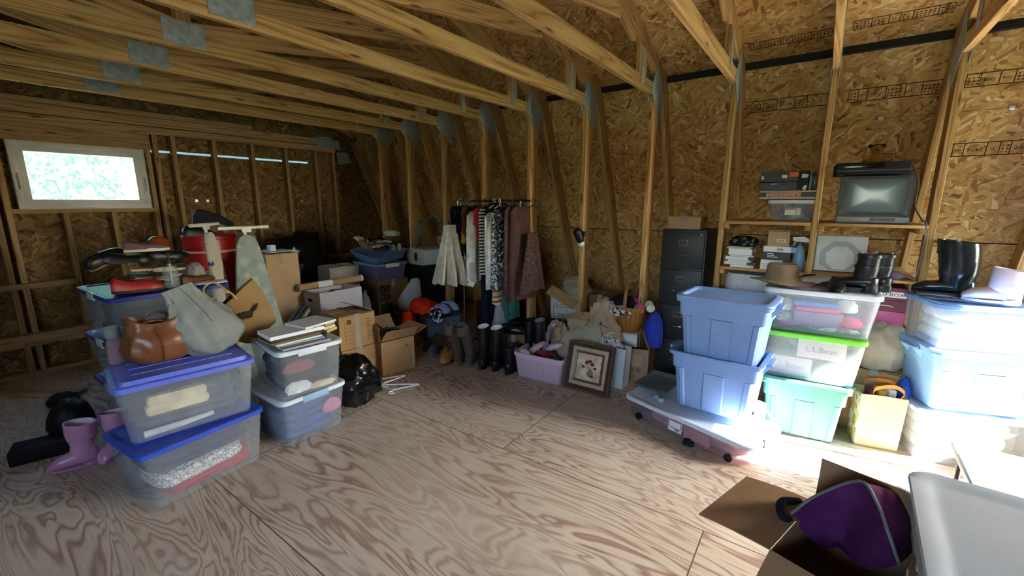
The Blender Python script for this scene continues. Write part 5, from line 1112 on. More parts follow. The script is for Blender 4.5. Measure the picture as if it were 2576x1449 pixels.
shoe('ballet_slipper', 'blush satin slipper sticking up at the left of the pink basket', (-2.02, 3.24, .23), 0, M_BLUSH, M_BLUSH, .19, .065, .04, rot=(0, rad(-40), rad(30)))
shoe('ballet_slipper', 'blush satin slipper lying over the right rim of the pink basket', (-1.88, 3.28, .25), 0, M_BLUSH, M_BLUSH, .19, .065, .04, rot=(0, rad(-25), rad(20)))
t = thing('wrapped_flower', 'stem flower in shiny lilac foil standing in the pink basket', 'flower', (-1.98, 3.26, .20), rot=(rad(8), rad(18), 0))
bm = B(); tube(bm, smoothpath([(0, 0, 0), (.02, 0, .10), (.0, .01, .2), (.03, 0, .30), (.06, 0, .36)], 5), [.012+.012*math.sin(i*.5) ** 2 for i in range(21)], 10); mk('foil', bm, P('foil_lilac', 'b3aac6', .2, .5, .7), t, 60)
# framed picture leaning back
t = thing('framed_picture', 'square dark and gold framed picture of red poppies in a vase, leaning on the floor', 'picture', (-1.465, 3.10, .004), rot=(rad(-16), 0, rad(1)))
S = .205
def pframe(s0, s1, y0, y1):
    bm = B(); o0 = [(-s0, 0), (s0, 0), (s0, 2*s0), (-s0, 2*s0)]; d = s0-s1; o1 = [(-s1, d), (s1, d), (s1, 2*s0-d), (-s1, 2*s0-d)]
    rs = [[V((x, y1, z)) for x, z in o0], [V((x, y0+.004, z)) for x, z in o0], [V((x*.97, y0, s0+(z-s0)*.97)) for x, z in o0], [V((x, y0+.006, z)) for x, z in o1], [V((x, y1, z)) for x, z in o1]]
    loft(bm, rs+[rs[0]], False, False); return bm
mk('frame', pframe(S, S-.042, -.022, .012), P('frame_umber', '3a221a', .35, .5, 0, .25), t, 20)
bm = B()
for a in (-1, 1):
    for k in range(20):
        q_ = -S+.012+(2*S-.024)*k/19
        bx(bm, q_-.004, q_+.004, -.0245, -.020, S+a*(S-.008)-.004, S+a*(S-.008)+.004, .001); bx(bm, a*(S-.008)-.004, a*(S-.008)+.004, -.0245, -.020, S+q_-.004, S+q_+.004, .001)
mk('gilt_beading', bm, P('gilt', 'a88a4c', .3, .5, .7), t)
def off(bmx, z):
    for v in bmx.verts: v.co.z += z
    return bmx
mk('mat', off(pframe(S-.042, S-.078, -.008, .008), .042), P('mat_linen', 'b8a184', .8), t, 20)
mk('inner_frame', off(pframe(S-.076, S-.094, -.016, .006), .076), P('inner_gilt_brown', '6d4a30', .4, .5, .2), t, 20)
bm = B(); bx(bm, -S+.092, S-.092, .0, .006, .092, 2*S-.092); mk('canvas', bm, pattern('parchment', 'c9b596', ['b89f80', 'd9cbb0'], 9, .55, .8), t, 0)
bm = B(); prism(bm, [(.02*math.cos(a)*1.4, .03*math.sin(a)+.0) for a in [2*PI*k/16 for k in range(16)]], 0, .002, M=T(.018, 0, .155) @ XF); bx(bm, .008, .028, -.002, 0, .178, .186)
mk('painted_vase', bm, P('paint_umber', '8b7350', .8), t, 0)
for x, z, r_ in ((-.022, .245, .016), (.006, .256, .017), (.03, .235, .016), (-.05, .205, .013), (.058, .205, .013), (.036, .135, .014)):
    bm = B(); prism(bm, [(r_*math.cos(a)*(1+.15*math.sin(3*a+x*99)), r_*math.sin(a)*.9) for a in [2*PI*k/14 for k in range(14)]], 0, .0022, M=T(x, 0, z) @ XF); mk('painted_poppy', bm, P('paint_red', '7a2a2e', .8), t, 0)
bm = B()
for x, z in ((-.022, .24), (.006, .25), (.03, .23), (-.05, .20), (.058, .20)): tube(bm, [(.018, -.001, .18), (x*.5+.01, -.001, .205), (x, -.001, z)], .0012, 4)
mk('painted_stem', bm, P('paint_olive', '6a6244', .8), t, 0)
M_WPB = thin('paper_bag_white', 'd2d8de', .15, .6)
t = thing('paper_bag', 'white paper carrier bag standing behind the framed picture', 'bag', (-1.38, 3.40, 0), rad(-4))
bm = B(); rs = []
for z, w, d in ((0, .155, .06), (.15, .16, .065), (.36, .17, .055)): rs.append([V((x, y+.006*nz((x*9, y*9, z*9)), z+(.01*nz((x*14, y, 2)) if z > .3 else 0))) for x, y in ((-w, -d), (0, -d*1.04), (w, -d), (w*.93, 0), (w, d), (0, d), (-w, d), (-w*.93, 0))])
loft(bm, rs+[[V((p.x*.985, p.y*.94, p.z)) for p in rs[-1]], [V((p.x*.95, p.y*.9, p.z-.25)) for p in rs[-1]]]); mk('bag', bm, M_WPB, t, 20)
for s in (-1, 1):
    bm = B(); tube(bm, smoothpath([(-.05, s*.05, .35), (-.055, s*.05, .42), (0, s*.045, .45), (.05, s*.05, .42), (.05, s*.05, .35)], 5), .0035, 6); mk('handle', bm, M_PAPER, t)
lump('tissue_paper', 'crumpled silver grey tissue sticking out of the white paper carrier bag', 'paper', (-1.37, 3.40, .30), (.11, .04, .07), pattern('tissue_grey', 'a9adb2', ['34424a', 'd6d8da'], 22, .56), 6, .4)
M_KRCR = thin('crumpled_kraft', 'b9a384', .15, .7); M_CANV = thin('canvas_natural', 'b7aa92', .15, .8)
carton('low carton hidden under the crumpled brown paper heap', (-1.72, 3.62), .1, 0, .42, .22, .32, M_CARDD, (0, 0, 0, 0))
for i, (x, y, z, s, lb) in enumerate(((-1.95, 3.47, .27, (.10, .08, .12), 'crumpled brown paper ball, leftmost of the paper heap by the pink basket'), (-1.76, 3.60, .345, (.15, .10, .13), 'crumpled brown paper sheet in the middle of the paper heap'), (-1.58, 3.66, .36, (.14, .11, .20), 'tall crumpled brown paper peaking against the truss post'), (-1.46, 3.56, .33, (.11, .09, .12), 'crumpled brown paper at the right end of the paper heap'))):
    lump('crumpled_paper', lb, 'paper', (x, y, z), s, M_KRCR, 30+i, .55, 3.4, group='crumpled packing paper')
t = thing('canvas_bag', 'flat folded natural canvas bag laid across the front of the paper heap', 'bag', (-1.72, 3.40, .33), rot=(rad(58), rad(-22), rad(4)))
bm = B(); grid(bm, 10, 6, lambda u, v: V(((u-.5)*.52, (v-.5)*.22, .01*math.sin(u*5+v*3))), thick=.014); mk('panel', bm, M_CANV, t, 50)
bm = B(); bx(bm, -.26, .26, .085, .10, .002, .018, .003); mk('hem', bm, P('canvas_hem', 'a8a08e', .8), t)
t = carton('white file box with ruled black print, crumpled paper on it', (-2.12, 4.06), rad(12), .352, .36, .30, .235, P('file_white', 'c2bdbb', .7, .3, 0, .05), (0, 0, 0, 0), 'file_box', tape=False)
bm = B(); y_ = -.1515
for z in (.05, .125, .155): bx(bm, -.15, .11, y_, y_+.001, z, z+.003)
for x in (-.15, -.105, -.062, -.02, .022, .065, .107): bx(bm, x, x+.003, y_, y_+.001, .125, .157)
bx(bm, -.15, -.147, y_, y_+.001, .02, .157); bx(bm, .107, .11, y_, y_+.001, .02, .157); bx(bm, -.15, .11, y_, y_+.001, .02, .023)
loft(bm, [[V((-.02+.045*math.cos(a), y_+d, .19+.014*math.sin(a))) for a in [2*PI*k/16 for k in range(16)]] for d in (0, .001)])
text_into(bm, '03320', .03, Matrix.Translation((-.06, y_, .036)) @ XF); mk('print', bm, M_INK, t, 0)
carton('red brown carton on the floor under the white file box', (-2.14, 4.05), rad(8), 0, .42, .30, .345, P('carton_redbrown', '5a2f22', .8), (0, 0, 0, 0))
t = thing('cardboard_sheet', 'torn flat piece of cardboard leaning on the white file box', 'cardboard', (-2.12, 3.86, .60), rot=(rad(35), rad(24), rad(5))); bm = B(); grid(bm, 6, 3, lambda u, v: V(((u-.5)*.34, (v-.5)*.13, .006*math.sin(u*6))), thick=.004); mk('sheet', bm, M_CARD, t, 30)
lump('crumpled_paper', 'crumpled clear and brown packing paper on top of the white file box', 'paper', (-2.06, 4.06, .592), (.17, .11, .12), thin('paper_glassine', 'b0a58f', .2, .35), 44, .5, 3.4, group='crumpled packing paper')
carton('plain brown carton standing in the dark behind the paper heap', (-1.80, 4.20), rad(6), 0, .36, .30, .62, M_CARDD, (0, 0, 0, 0))
# basket of clothes on the moving box
t = carton('open moving box printed with black letters, carrying the wicker basket', (-1.37, 3.74), rad(14), 0, .44, .38, .295, P('cardboard_grey', '98816a', .85, .15, 0, .08), (None, None, None, 68), fl=.17)
P_DK = P('print_dark', '3b3029', .8)
for s_, z, sz in (('TRUCK', .10, .055), ('the C', .035, .04)): text('lettering', s_, sz, P_DK, t, Matrix.Translation((.07, -.1912, z)) @ XF)
bm = B(); bx(bm, -.10, .17, -.1918, -.1912, .135, .24); mk('printed_panel', bm, P('print_panel', 'a98f74', .85), t, 0)
carton('white shoe box lying in the mouth of the moving box under the wicker basket', (-1.41, 3.74), rad(8), .285, .32, .22, .115, P('shoebox_white', 'cbcdca', .6), (0, 0, 0, 0), tape=False)
t = thing('wicker_basket', 'round splint-woven basket with a hoop handle, heaped with socks and scarves', 'basket', (-1.36, 3.76, .403), rad(20))
def _splint():
    m, nt, b, o = _nt('splint_wood'); b.inputs['Roughness'].default_value = .5
    v = mapped(nt); s = nd(nt, 'ShaderNodeSeparateXYZ'); lk(nt, v, s.inputs[0]); an = nd(nt, 'ShaderNodeMath', operation='ARCTAN2'); lk(nt, s.outputs[1], an.inputs[0]); lk(nt, s.outputs[0], an.inputs[1])
    f = math_(nt, 'FRACT', math_(nt, 'MULTIPLY', an.outputs[0], 22/6.2832)); k = ramp(nt, f, [(0, hexc('5d3614')), (.08, hexc('a06c30')), (.9, hexc('94602a')), (1, hexc('5d3614'))])
    lk(nt, mixc(nt, .5, k, ramp(nt, noise_(nt, v, 12, 3), [(.3, (.7, .65, .6)), (.7, (1, 1, 1))]), 'MULTIPLY'), b.inputs['Base Color']); return m
M_SPL = _splint()
bm = B(); lathe(bm, [(.09, 0), (.105, .005), (.135, .09), (.15, .18), (.155, .215), (.162, .217), (.162, .245), (.150, .245), (.13, .1), (.09, .012)], 44); mk('body', bm, M_SPL, t, 40)
bm = B(); pts = smoothpath([(.158, 0, .16), (.16, 0, .28), (.12, .0, .40), (.0, 0, .455), (-.12, 0, .40), (-.16, 0, .28), (-.158, 0, .16)], 6)
loft(bm, [[p+V((0, -.014, 0)), p+V((0, .014, 0)), p*1.0+V((.004 if p.x > 0 else -.004, .014, .003)), p+V((.004 if p.x > 0 else -.004, -.014, .003))] for p in pts]); o = mk('handle', bm, M_SPL, t, 40); o.rotation_euler = (0, 0, rad(75))
for i, (x, y, z, s, mm, lb, am) in enumerate(((-1.36, 3.76, .43, (.115, .115, .12), F_BK, 'black knitwear filling the wicker basket', .1), (-1.42, 3.72, .63, (.11, .08, .065), F_BK, 'black glove spilling over the top of the wicker basket', .35), (-1.48, 3.66, .55, (.06, .05, .085), pattern('scarf_pinkgrey', 'b39aa0', ['d0c4c4', '8a7478'], 18, .52), 'pink and grey scarf hanging over the left rim of the wicker basket', .3), (-1.39, 3.64, .56, (.10, .05, .06), pattern('floral_white', 'cfc9c6', ['2a2326', '7a5a60'], 26, .55), 'white sock with dark flowers on the front rim of the wicker basket', .3), (-1.33, 3.82, .66, (.07, .04, .03), fabric('magenta', 'c23a90'), 'bright magenta cloth at the back of the wicker basket', .2), (-1.25, 3.72, .60, (.05, .05, .05), fabric('rose_knit', 'b8647c'), 'rose pink knit under the basket handle at the right', .25), (-1.44, 3.80, .665, (.09, .05, .025), fabric('rose_pale', 'b98f98'), 'pale rose cloth at the very top of the wicker basket', .25), (-1.50, 3.70, .60, (.03, .03, .035), F_WH, 'small white sock on the left rim of the wicker basket', .25))):
    lump('knitwear', lb, 'clothing', (x, y, z), s, mm, 50+i, am, 4, sub=4)
bm = B(); tube(bm, [(-.05, 0, 0), (.045, 0, 0)], .036, 16); tube(bm, [(.044, 0, 0), (.0465, 0, 0)], [.02, .018], 16); o = mk('rolled_sock', bm, F_WH); o.location = (-1.17, 3.75, .655); o.rotation_euler = (0, .2, rad(-60)); tag(o, 'rolled cream sock right of the basket handle', 'sock')
M_COB = stripes('cobalt_rib', ['1f3aa8', '2a4ac2', '1b3295'], 0, 60, .9)
lump('jumper', 'cobalt blue ribbed jumper hanging down right of the wicker basket', 'jumper', (-1.115, 3.74, .30), (.08, .07, .20), M_COB, 61, .22, 3)
# clamp lamp on the truss post
t = thing('clamp_lamp', 'black clamp spotlight with a white bulb on a truss post', 'lamp', (-1.84, 3.745, 1.20), rad(0))
bm = B(); lathe(bm, [(.02, .0), (.035, .005), (.04, .05), (.04, .11), (.03, .13), (.005, .135)], 20, T(0, -.05, .0, rad(20), rad(-14), 0)); mk('shade', bm, M_BLACK, t)
bm = B(); bmesh.ops.create_icosphere(bm, subdivisions=3, radius=.032); bmesh.ops.translate(bm, vec=(-.005, -.045, -.012), verts=bm.verts); mk('bulb', bm, P('bulb_white', 'd8d8da', .3), t)
bm = B(); bx(bm, -.045, .015, -.015, .012, .05, .10, .004); mk('clamp', bm, M_BLACK, t)
# ------------------------------------------------------------------ filing cabinet
M_CAB = P('cabinet_charcoal', '26282c', .5, .4, 0, .05)
CW, CD, CH = .37, .50, 1.335
t = thing('filing_cabinet', 'tall charcoal four-drawer steel filing cabinet', 'cabinet', (-.965, 3.90+CD/2, 0))
bm = B(); bx(bm, -CW/2, CW/2, -CD/2+.02, CD/2, 0, CH, .004); mk('carcass', bm, M_CAB, t)
for i in range(4):
    z0 = .035+i*.322; bm = B(); bx(bm, -CW/2+.012, CW/2-.012, -CD/2, -CD/2+.025, z0, z0+.306, .004); d = mk('drawer', bm, M_CAB, t)
    bm = B(); frame_ring(bm, .038, .023, .005, -.003, .0, 0); o = mk('label_holder', bm, M_CHROME, d); o.matrix_basis = Matrix.Translation((.0, -CD/2-.001, z0+.225)) @ Matrix.Rotation(PI/2, 4, 'Z')
    bm = B(); tube(bm, smoothpath([(-.055, 0, 0), (-.045, -.022, -.004), (0, -.026, -.006), (.045, -.022, -.004), (.055, 0, 0)], 4), .005, 8); o = mk('handle', bm, M_CHROME, d); o.location = (0, -CD/2, z0+.125)
bm = B(); tube(bm, [(.145, -CD/2+.02, CH-.035), (.145, -CD/2-.012, CH-.035)], .009, 12); mk('lock', bm, M_CHROME, t)
t = carton('small brown taped carton on top of the filing cabinet', (-1.0, 4.10), .05, CH+.002, .27, .18, .105, M_CARDP, (0, 0, 0, 0))
# ------------------------------------------------------------------ plank shelves between the truss posts
M_SHELF = wood('shelf_pine', hexc('9a6c38'), hexc('bd9158'), hexc('d0a86d'), .2)
def shelf(label, x0, x1, z, y1):
    t = thing('shelf', label, 'shelf', (x0, 3.74, z), 0)
    bm = B(); bx(bm, 0, x1-x0, 0, y1-3.74, -.02, 0, .002); mk('board', bm, M_SHELF, t)
    bm = B(); L = (y1-3.74)
    bm.free()
    for xx in (0, x1-x0-.036): bm = B(); bx(bm, xx, xx+.036, .02, L-.02, -.06, -.021, .002); mk('cleat', bm, M_SHELF, t)
xA, xB, xC = -.653+.021, -.043, .567-.021
for z, nm in ((1.425, 'top'), (1.065, 'middle'), (.735, 'bottom')):
    yb = lowY(z)-.17
    shelf(f'{nm} plank shelf of the left bay beside the filing cabinet', xA, xB-.021, z, yb); shelf(f'{nm} plank shelf of the right bay by the television', xB+.021, xC, z, yb)
# top left: games on a clear box
SZ = 1.427
t = storage_bin('small clear snap-lid box of papers under the board games', (-.20, 3.98), 0, SZ, .29, .26, .165, M_WLID, M_CLEAR, .86, r=.02, latch=(M_MILKY, 'side'))
lump('papers', 'grey papers and cards inside the small clear box', 'paper', (-.20, 3.98, SZ+.015), (.09, .08, .09), pattern('papers_grey', '8b9298', ['c4c7c8', '4c5358'], 16, .55), 3, .1)
bm = B(); bx(bm, -.04, .03, -.1235, -.1225, .05, .10, .0); bx(bm, .035, .06, -.1235, -.1225, .05, .10); mk('sticker', bm, M_PAPER, t, 0)
bm = B(); bx(bm, -.035, .025, -.1245, -.1235, .088, .096); mk('sticker_band', bm, P('sticker_red', 'b3545c', .6), t, 0)
M_GAMEG = P('game_green', '3f4a3c', .6); M_BONE = P('game_bone', 'c2b494', .6)
t = thing('board_game_box', 'flat board game box with a red and white title, on the small clear box', 'board game', (-.25, 3.96, SZ+.166), rad(2))
bm = B(); bx(bm, -.17, .19, -.13, .13, 0, .062, .002); mk('box', bm, M_BONE, t, 0)
bm = B(); bx(bm, -.1705, .1905, -.1305, .1305, .014, .05); mk('band', bm, M_GAMEG, t, 0)
bm = B(); bx(bm, -.125, .095, -.132, -.1306, .012, .056); mk('title_panel', bm, P('game_tan', 'b09566', .6), t, 0)
bm = B(); bx(bm, -.118, .088, -.1328, -.132, .014, .034); mk('title_bar', bm, P('game_red', 'b23a4a', .5), t, 0)
text('lettering', 'MONOPOLY', .030, M_WHITE, t, Matrix.Translation((-.015, -.1332, .024)) @ XF @ Matrix.Diagonal((1.25, 1, 1, 1)))
M_GBLK = P('game_black', '121317', .45)
for i, (w, lb) in enumerate(((.24, 'black game box with blue slanted lettering, under the one with the orange square'), (.245, 'black game box with an orange square and white barcode, topmost of the games'))):
    z = SZ+.229+i*.062; t = thing('board_game_box', lb, 'board game', (-.305, 3.96, z), rad(2+i)); h = .060 if i == 0 else .075
    bm = B(); bx(bm, -w/2, w/2, -.12, .12, 0, h, .002); mk('box', bm, M_GBLK, t, 0)
    if i:
        bm = B(); bx(bm, .06, w/2+.0005, -.1212, -.1198, .035, .07); mk('orange_square', bm, P('print_orange', 'd0662a', .5), t, 0)
        bm = B(); bx(bm, .015, .05, -.1212, -.1198, .028, .05); bx(bm, -.115, -.10, -.1212, -.1198, .02, .045); mk('barcode', bm, M_PAPER, t, 0)
    else:
        bm = B(); bx(bm, -.05, .0, -.1212, -.1202, .044, .051); mk('print_line', bm, P('print_bluegrey', '8fa3c9', .5), t, 0)
        text('lettering', 'MONOPOLY', .026, P('print_blue', '4560b0', .5), t, Matrix.Translation((.0, -.1212, .018)) @ XF @ Matrix(((1, .3, 0, 0), (0, 1, 0, 0), (0, 0, 1, 0), (0, 0, 0, 1))))
t = thing('board_game_box', 'black and white printed game box right of the black games', 'board game', (-.148, 3.95, SZ+.229), 0); bm = B(); bx(bm, -.032, .032, -.12, .12, 0, .137, .002); mk('box', bm, pattern('print_bw', '0f1013', ['d9dad8'], 16, .60, .5, 'noise', .02), t, 0)
for i, (x, cv, lb) in enumerate(((-.105, P('case_blue', '7a98b8', .3), 'blue plastic cassette case right of the cartoon-printed game'), (-.092, M_BLACK, 'black cassette case, middle one of three at the end of the games'), (-.079, P('case_grey', '3c3f45', .3), 'grey cassette case at the right end beside the truss post'))):
    bm = B(); bx(bm, -.006, .006, -.09, .09, 0, .12, .001); o = mk('cassette_case', bm, cv); o.location = (x, 3.97, SZ+.229); tag(o, lb, 'cassette case')
# television, recorder, plush
M_TVG = P('tv_grey', '5d6468', .4, .4, 0, .04); M_TVD = P('tv_dark', '1d2023', .35, .4, 0, .05)
t = thing('television', 'old grey tube television with a curved screen on the top shelf', 'television', (.265, 3.80, SZ), rad(-2))
bm = B(); bx(bm, -.195, .195, 0, .10, .0, .315, .012)
loft(bm, [ring(rrect(.37, .30, .02), 0)] and [[V((x, y0, z)) for x, z in [(px_*s, .16+pz_*s2) for px_, pz_ in rrect(.37, .29, .03)]] for y0, s, s2 in ((.10, 1, 1), (.2, .9, .88), (.34, .62, .6), (.38, .6, .58))]); mk('cabinet', bm, M_TVG, t)
bm = B(); scr = lambda s, t_: [(px_*s, .185+pz_*t_) for px_, pz_ in rrect(.31, .215, .02)]
loft(bm, [[V((x, -.003, z)) for x, z in rrect(.36, .26, .012, cy=.185)], [V((x, -.004, z)) for x, z in rrect(.358, .258, .012, cy=.185)], [V((x, -.001, z)) for x, z in scr(1.02, 1.02)], [V((x, .004, z)) for x, z in scr(1, 1)]], False, False); mk('bezel', bm, M_TVD, t, 30)
bm = B(); loft(bm, [[V((x, .004-d, z)) for x, z in scr(s, s)] for s, d in ((1.01, 0), (.9, .004), (.7, .008), (.4, .011), (.1, .012))], True, True); mk('screen', bm, P('crt_glass', '5f7674', .22, .7, 0, .05), t, 60)
bm = B(); bx(bm, -.19, .19, -.012, .01, .008, .045, .003); mk('control_strip', bm, P('tv_silver', '8a9094', .35), t)
bm = B(); bx(bm, -.01, .12, -.0135, -.0118, .018, .038); mk('control_panel', bm, M_TVD, t, 0)
bm = B()
for k in range(5): bx(bm, .0+.02*k, .012+.02*k, -.0155, -.013, .022, .034, .001)
mk('button', bm, P('tv_button', '6a5050', .4), t)
t = thing('video_recorder', 'black video recorder lying on top of the television', 'video recorder', (.22, 3.90, SZ+.317), rad(3))
bm = B(); bx(bm, -.19, .19, -.15, .15, .006, .085, .004); mk('case', bm, P('vcr_black', '0b0b0c', .5, .25), t)
bm = B(); bx(bm, -.16, .06, -.1515, -.1495, .045, .075, .001); mk('tape_slot', bm, P('vcr_gloss', '0a0a0b', .15, .6), t); bm = B(); bx(bm, -.19, .19, -.154, -.1495, .028, .036, .001); mk('trim_line', bm, P('vcr_trim', '3a3c3f', .3), t)
for sx in (-.16, .16): bm = B(); bx(bm, sx-.015, sx+.015, -.13, -.1, 0, .007); mk('foot', bm, M_BLACK, t)
t = thing('plush_toy', 'small yellow and black plush toy sitting on the video recorder', 'plush toy', (.245, 3.93, SZ+.403))
bm = B(); blob(bm, (0, 0, .035), (.04, .035, .038), .05, 4, 1, 3); blob(bm, (-.045, -.01, .018), (.03, .02, .015), .05, 4, 2, 3); blob(bm, (.045, -.01, .018), (.03, .02, .015), .05, 4, 3, 3); mk('body', bm, fabric('plush_yellow', '8a6c28'), t)
bm = B(); blob(bm, (0, -.005, .092), (.034, .03, .032), .04, 4, 4, 3); mk('head', bm, fabric('plush_yellow', '8a6c28'), t)
bm = B(); blob(bm, (.0, .012, .10), (.036, .026, .032), .04, 4, 5, 3); blob(bm, (-.033, 0, .115), (.013, .01, .013), 0, 1, 6, 2); blob(bm, (.033, 0, .115), (.013, .01, .013), 0, 1, 7, 2); blob(bm, (0, -.033, .088), (.007, .005, .006), 0, 1, 8, 2); mk('hood', bm, fabric('plush_black', '1a1712'), t)
t = thing('power_cord', 'grey cord running from the recorder down the truss post', 'cord', (0, 0, 0)); bm = B(); tube(bm, smoothpath([(.40, 4.02, SZ+.39), (.45, 3.98, SZ+.38), (.485, 3.93, SZ+.28), (.49, 3.93, SZ+.12), (.525, 3.86, SZ+.03), (.533, 3.72, SZ+.0), (.535, 3.715, 1.25), (.525, 3.72, 1.08)], 6), .0045, 6); mk('cable', bm, P('cord_grey', '6a6c6e', .5), t)
# middle shelf, left bay
MZ = 1.067
names = ['thin white paperback at the bottom of the left shelf stack', 'white paperback second from the bottom of the left shelf stack', 'thin white booklet third from the bottom of the left shelf stack', 'white paperback in the middle of the left shelf stack', 'thin white booklet above the middle of the left shelf stack', 'thick white book near the top of the left shelf stack', 'thin tan booklet on the thick white book', 'thin brown booklet on top of the left shelf stack']
z = MZ; specs = [(.018, 'white', .015), (.024, 'white', -.02), (.012, 'white', .0), (.026, 'white', -.015), (.012, 'grey', .01), (.048, 'white', .0), (.010, 'tan', -.01), (.008, 'brown', .0)]
for (th, cv, dx), lb in zip(specs, names): book(lb, (-.50+dx, 3.87, z), rad(180+dx*200), .17, .20, th, M_COV[cv], None, 'books on the middle shelf'); z += th+.0008
lump('lace_bag', 'black lace pouch on top of the left shelf stack of books', 'bag', (-.49, 3.87, z), (.105, .08, .05), F_LACE, 9, .2)
z = MZ
for th, lb in ((.026, 'white book at the bottom of the right shelf stack'), (.02, 'white book second from the bottom of the right shelf stack'), (.026, 'white book third from the bottom of the right shelf stack')): book(lb, (-.28, 3.86, z), rad(180), .15, .20, th, M_COV['white'], None, 'books on the middle shelf'); z += th+.0008
t = thing('printed_box', 'black printed box between the right book stack and the white blue box', 'box', (-.255, 3.87, z)); bm = B(); bx(bm, -.09, .09, -.09, .09, 0, .058, .002); mk('box', bm, M_GBLK, t, 0); bm = B(); [bx(bm, -.06, -.06+w_, -.0912, -.0902, z_, z_+.006) for w_, z_ in ((.04, .044), (.045, .031), (.07, .018))]; mk('print_line', bm, M_PAPER, t, 0)
z += .059
t = thing('printed_box', 'flat white and blue box lying on the black printed box', 'box', (-.225, 3.87, z)); bm = B(); bx(bm, -.12, .06, -.085, .085, 0, .042, .002); mk('box', bm, M_PAPER, t, 0); bm = B(); bx(bm, .06, .095, -.085, .085, 0, .042, .002); mk('blue_end', bm, P('print_cyan', '6aa6cc', .5), t, 0); bm = B(); bx(bm, -.03, .01, -.0865, -.0850, .012, .03); mk('label', bm, P('label_grey', '9a9ea0', .6), t, 0)
z += .043
t = carton('small plain brown box with a white label on the white and blue box', (-.255, 3.87), .03, z, .14, .14, .11, M_CARDP, (0, 0, 0, 0), tape=False); bm = B(); bx(bm, -.01, .045, -.0712, -.0704, .03, .055); mk('label', bm, M_PAPER, t, 0); bm = B(); bx(bm, -.002, .037, -.0718, -.0712, .035, .05); mk('label_print', bm, P('label_grey', '9a9ea0', .6), t, 0)
t = thing('spray_bottle', 'pale blue cleaning spray bottle with a white trigger on the middle shelf', 'bottle', (-.115, 3.86, MZ), rad(5))
bm = B(); lathe(bm, [(.03, 0), (.038, .004), (.04, .08), (.036, .14), (.016, .185), (.014, .19)], 24); mk('bottle', bm, thin('bottle_sky', '9cc4e0', .3, .3), t)
bm = B(); lathe(bm, [(.017, .188), (.017, .208), (.01, .21)], 16); mk('collar', bm, P('collar_blue', '2d4d9a', .4), t)
bm = B(); loft(bm, [[V((x, y, z)) for x, y, z in ((-.05, -.012, .222), (-.05, .012, .222), (-.05, .012, .246), (-.05, -.012, .246))], [V((.02, -.014, .212)), V((.02, .014, .212)), V((.02, .014, .252)), V((.02, -.014, .252))], [V((.055, -.01, .212)), V((.055, .01, .212)), V((.05, .01, .232)), V((.05, -.01, .232))]]); tube(bm, [(-.03, 0, .222), (-.036, 0, .2), (-.046, 0, .18)], .005, 6); mk('trigger', bm, M_WHITE, t)
# quilted pad and lower shelf
def _quilt():
    m, nt, b, o = _nt('quilted_white'); b.inputs['Roughness'].default_value = .8; v = mapped(nt); s = nd(nt, 'ShaderNodeSeparateXYZ'); lk(nt, v, s.inputs[0])
    u = math_(nt, 'ADD', s.outputs[0], s.outputs[2]); w = math_(nt, 'SUBTRACT', s.outputs[0], s.outputs[2])
    f = lambda q, k: math_(nt, 'ABSOLUTE', math_(nt, 'SINE', math_(nt, 'MULTIPLY', q, k)))
    h = math_(nt, 'MINIMUM', f(u, 22), f(w, 22)); g = math_(nt, 'MINIMUM', f(u, 120), f(w, 120))
    c = ramp(nt, math_(nt, 'MULTIPLY', g, 1), [(0, hexc('9fa8b4')), (.4, hexc('cdd3da'))]); c = mixc(nt, ramp(nt, h, [(.02, (1, 1, 1)), (.08, (0, 0, 0))]), c, hexc('c6ccd4'))
    lk(nt, c, b.inputs['Base Color']); bump(nt, b, math_(nt, 'ADD', math_(nt, 'MULTIPLY', h, 2), g), .5, .01); return m
o = folded('x', 'white quilted mattress pad folded under the middle shelf of the left bay', 'bedding', (-.40, 3.95, .737), (.42, .32, .27), _quilt(), 4, 0, 2); o.name = 'mattress_pad'
# right bay: white octagon-patterned panel, envelope, video boxes
t = thing('game_board_case', 'white plastic case with a grey octagon outline leaning at the back of the middle shelf', 'case', (.13, 3.93, MZ+.002), rot=(rad(-6), 0, rad(3)))
bm = B(); bx(bm, -.15, .15, -.03, .03, 0, .26, .01); mk('case', bm, P('case_white', 'd0d4d0', .4), t)
oct_ = lambda r: [V((r*math.cos(a), -.0315, .10+r*math.sin(a))) for a in [PI/8+PI/4*k for k in range(8)]]
bm = B(); a_, b_ = oct_(.13), oct_(.09); loft(bm, [[p for p in a_], [p+V((0, -.001, 0)) for p in b_]], False, False)
for v in bm.verts: v.co.z = max(v.co.z, .004)
mk('octagon', bm, P('octagon_grey', 'a4acb0', .5), t, 0)
bm = B(); bx(bm, -.13, .13, .032, .045, .0, .272, .003); mk('back_panel', bm, P('case_cream', 'b5ab8c', .5), t)
t = thing('envelope', 'crumpled lilac plastic mailer at the right end of the middle shelf', 'envelope', (.44, 3.85, MZ+.002), rad(10)); bm = B(); grid(bm, 10, 8, lambda u, v: V(((u-.5)*.19, (v-.5)*.15, .004+.05*math.sin(u*PI)*math.sin(v*PI)*(.6+.4*nz((u*4, v*4, 1), 1, 2))+.012*math.sin(u*11+v*5))), thick=.003); mk('mailer', bm, P('mailer_lilac', '9c93bb', .25, .5), t, 50)
M_VBOX = P('video_maroon', '6b3040', .5); M_VPNK = P('video_pink', 'b04a78', .4)
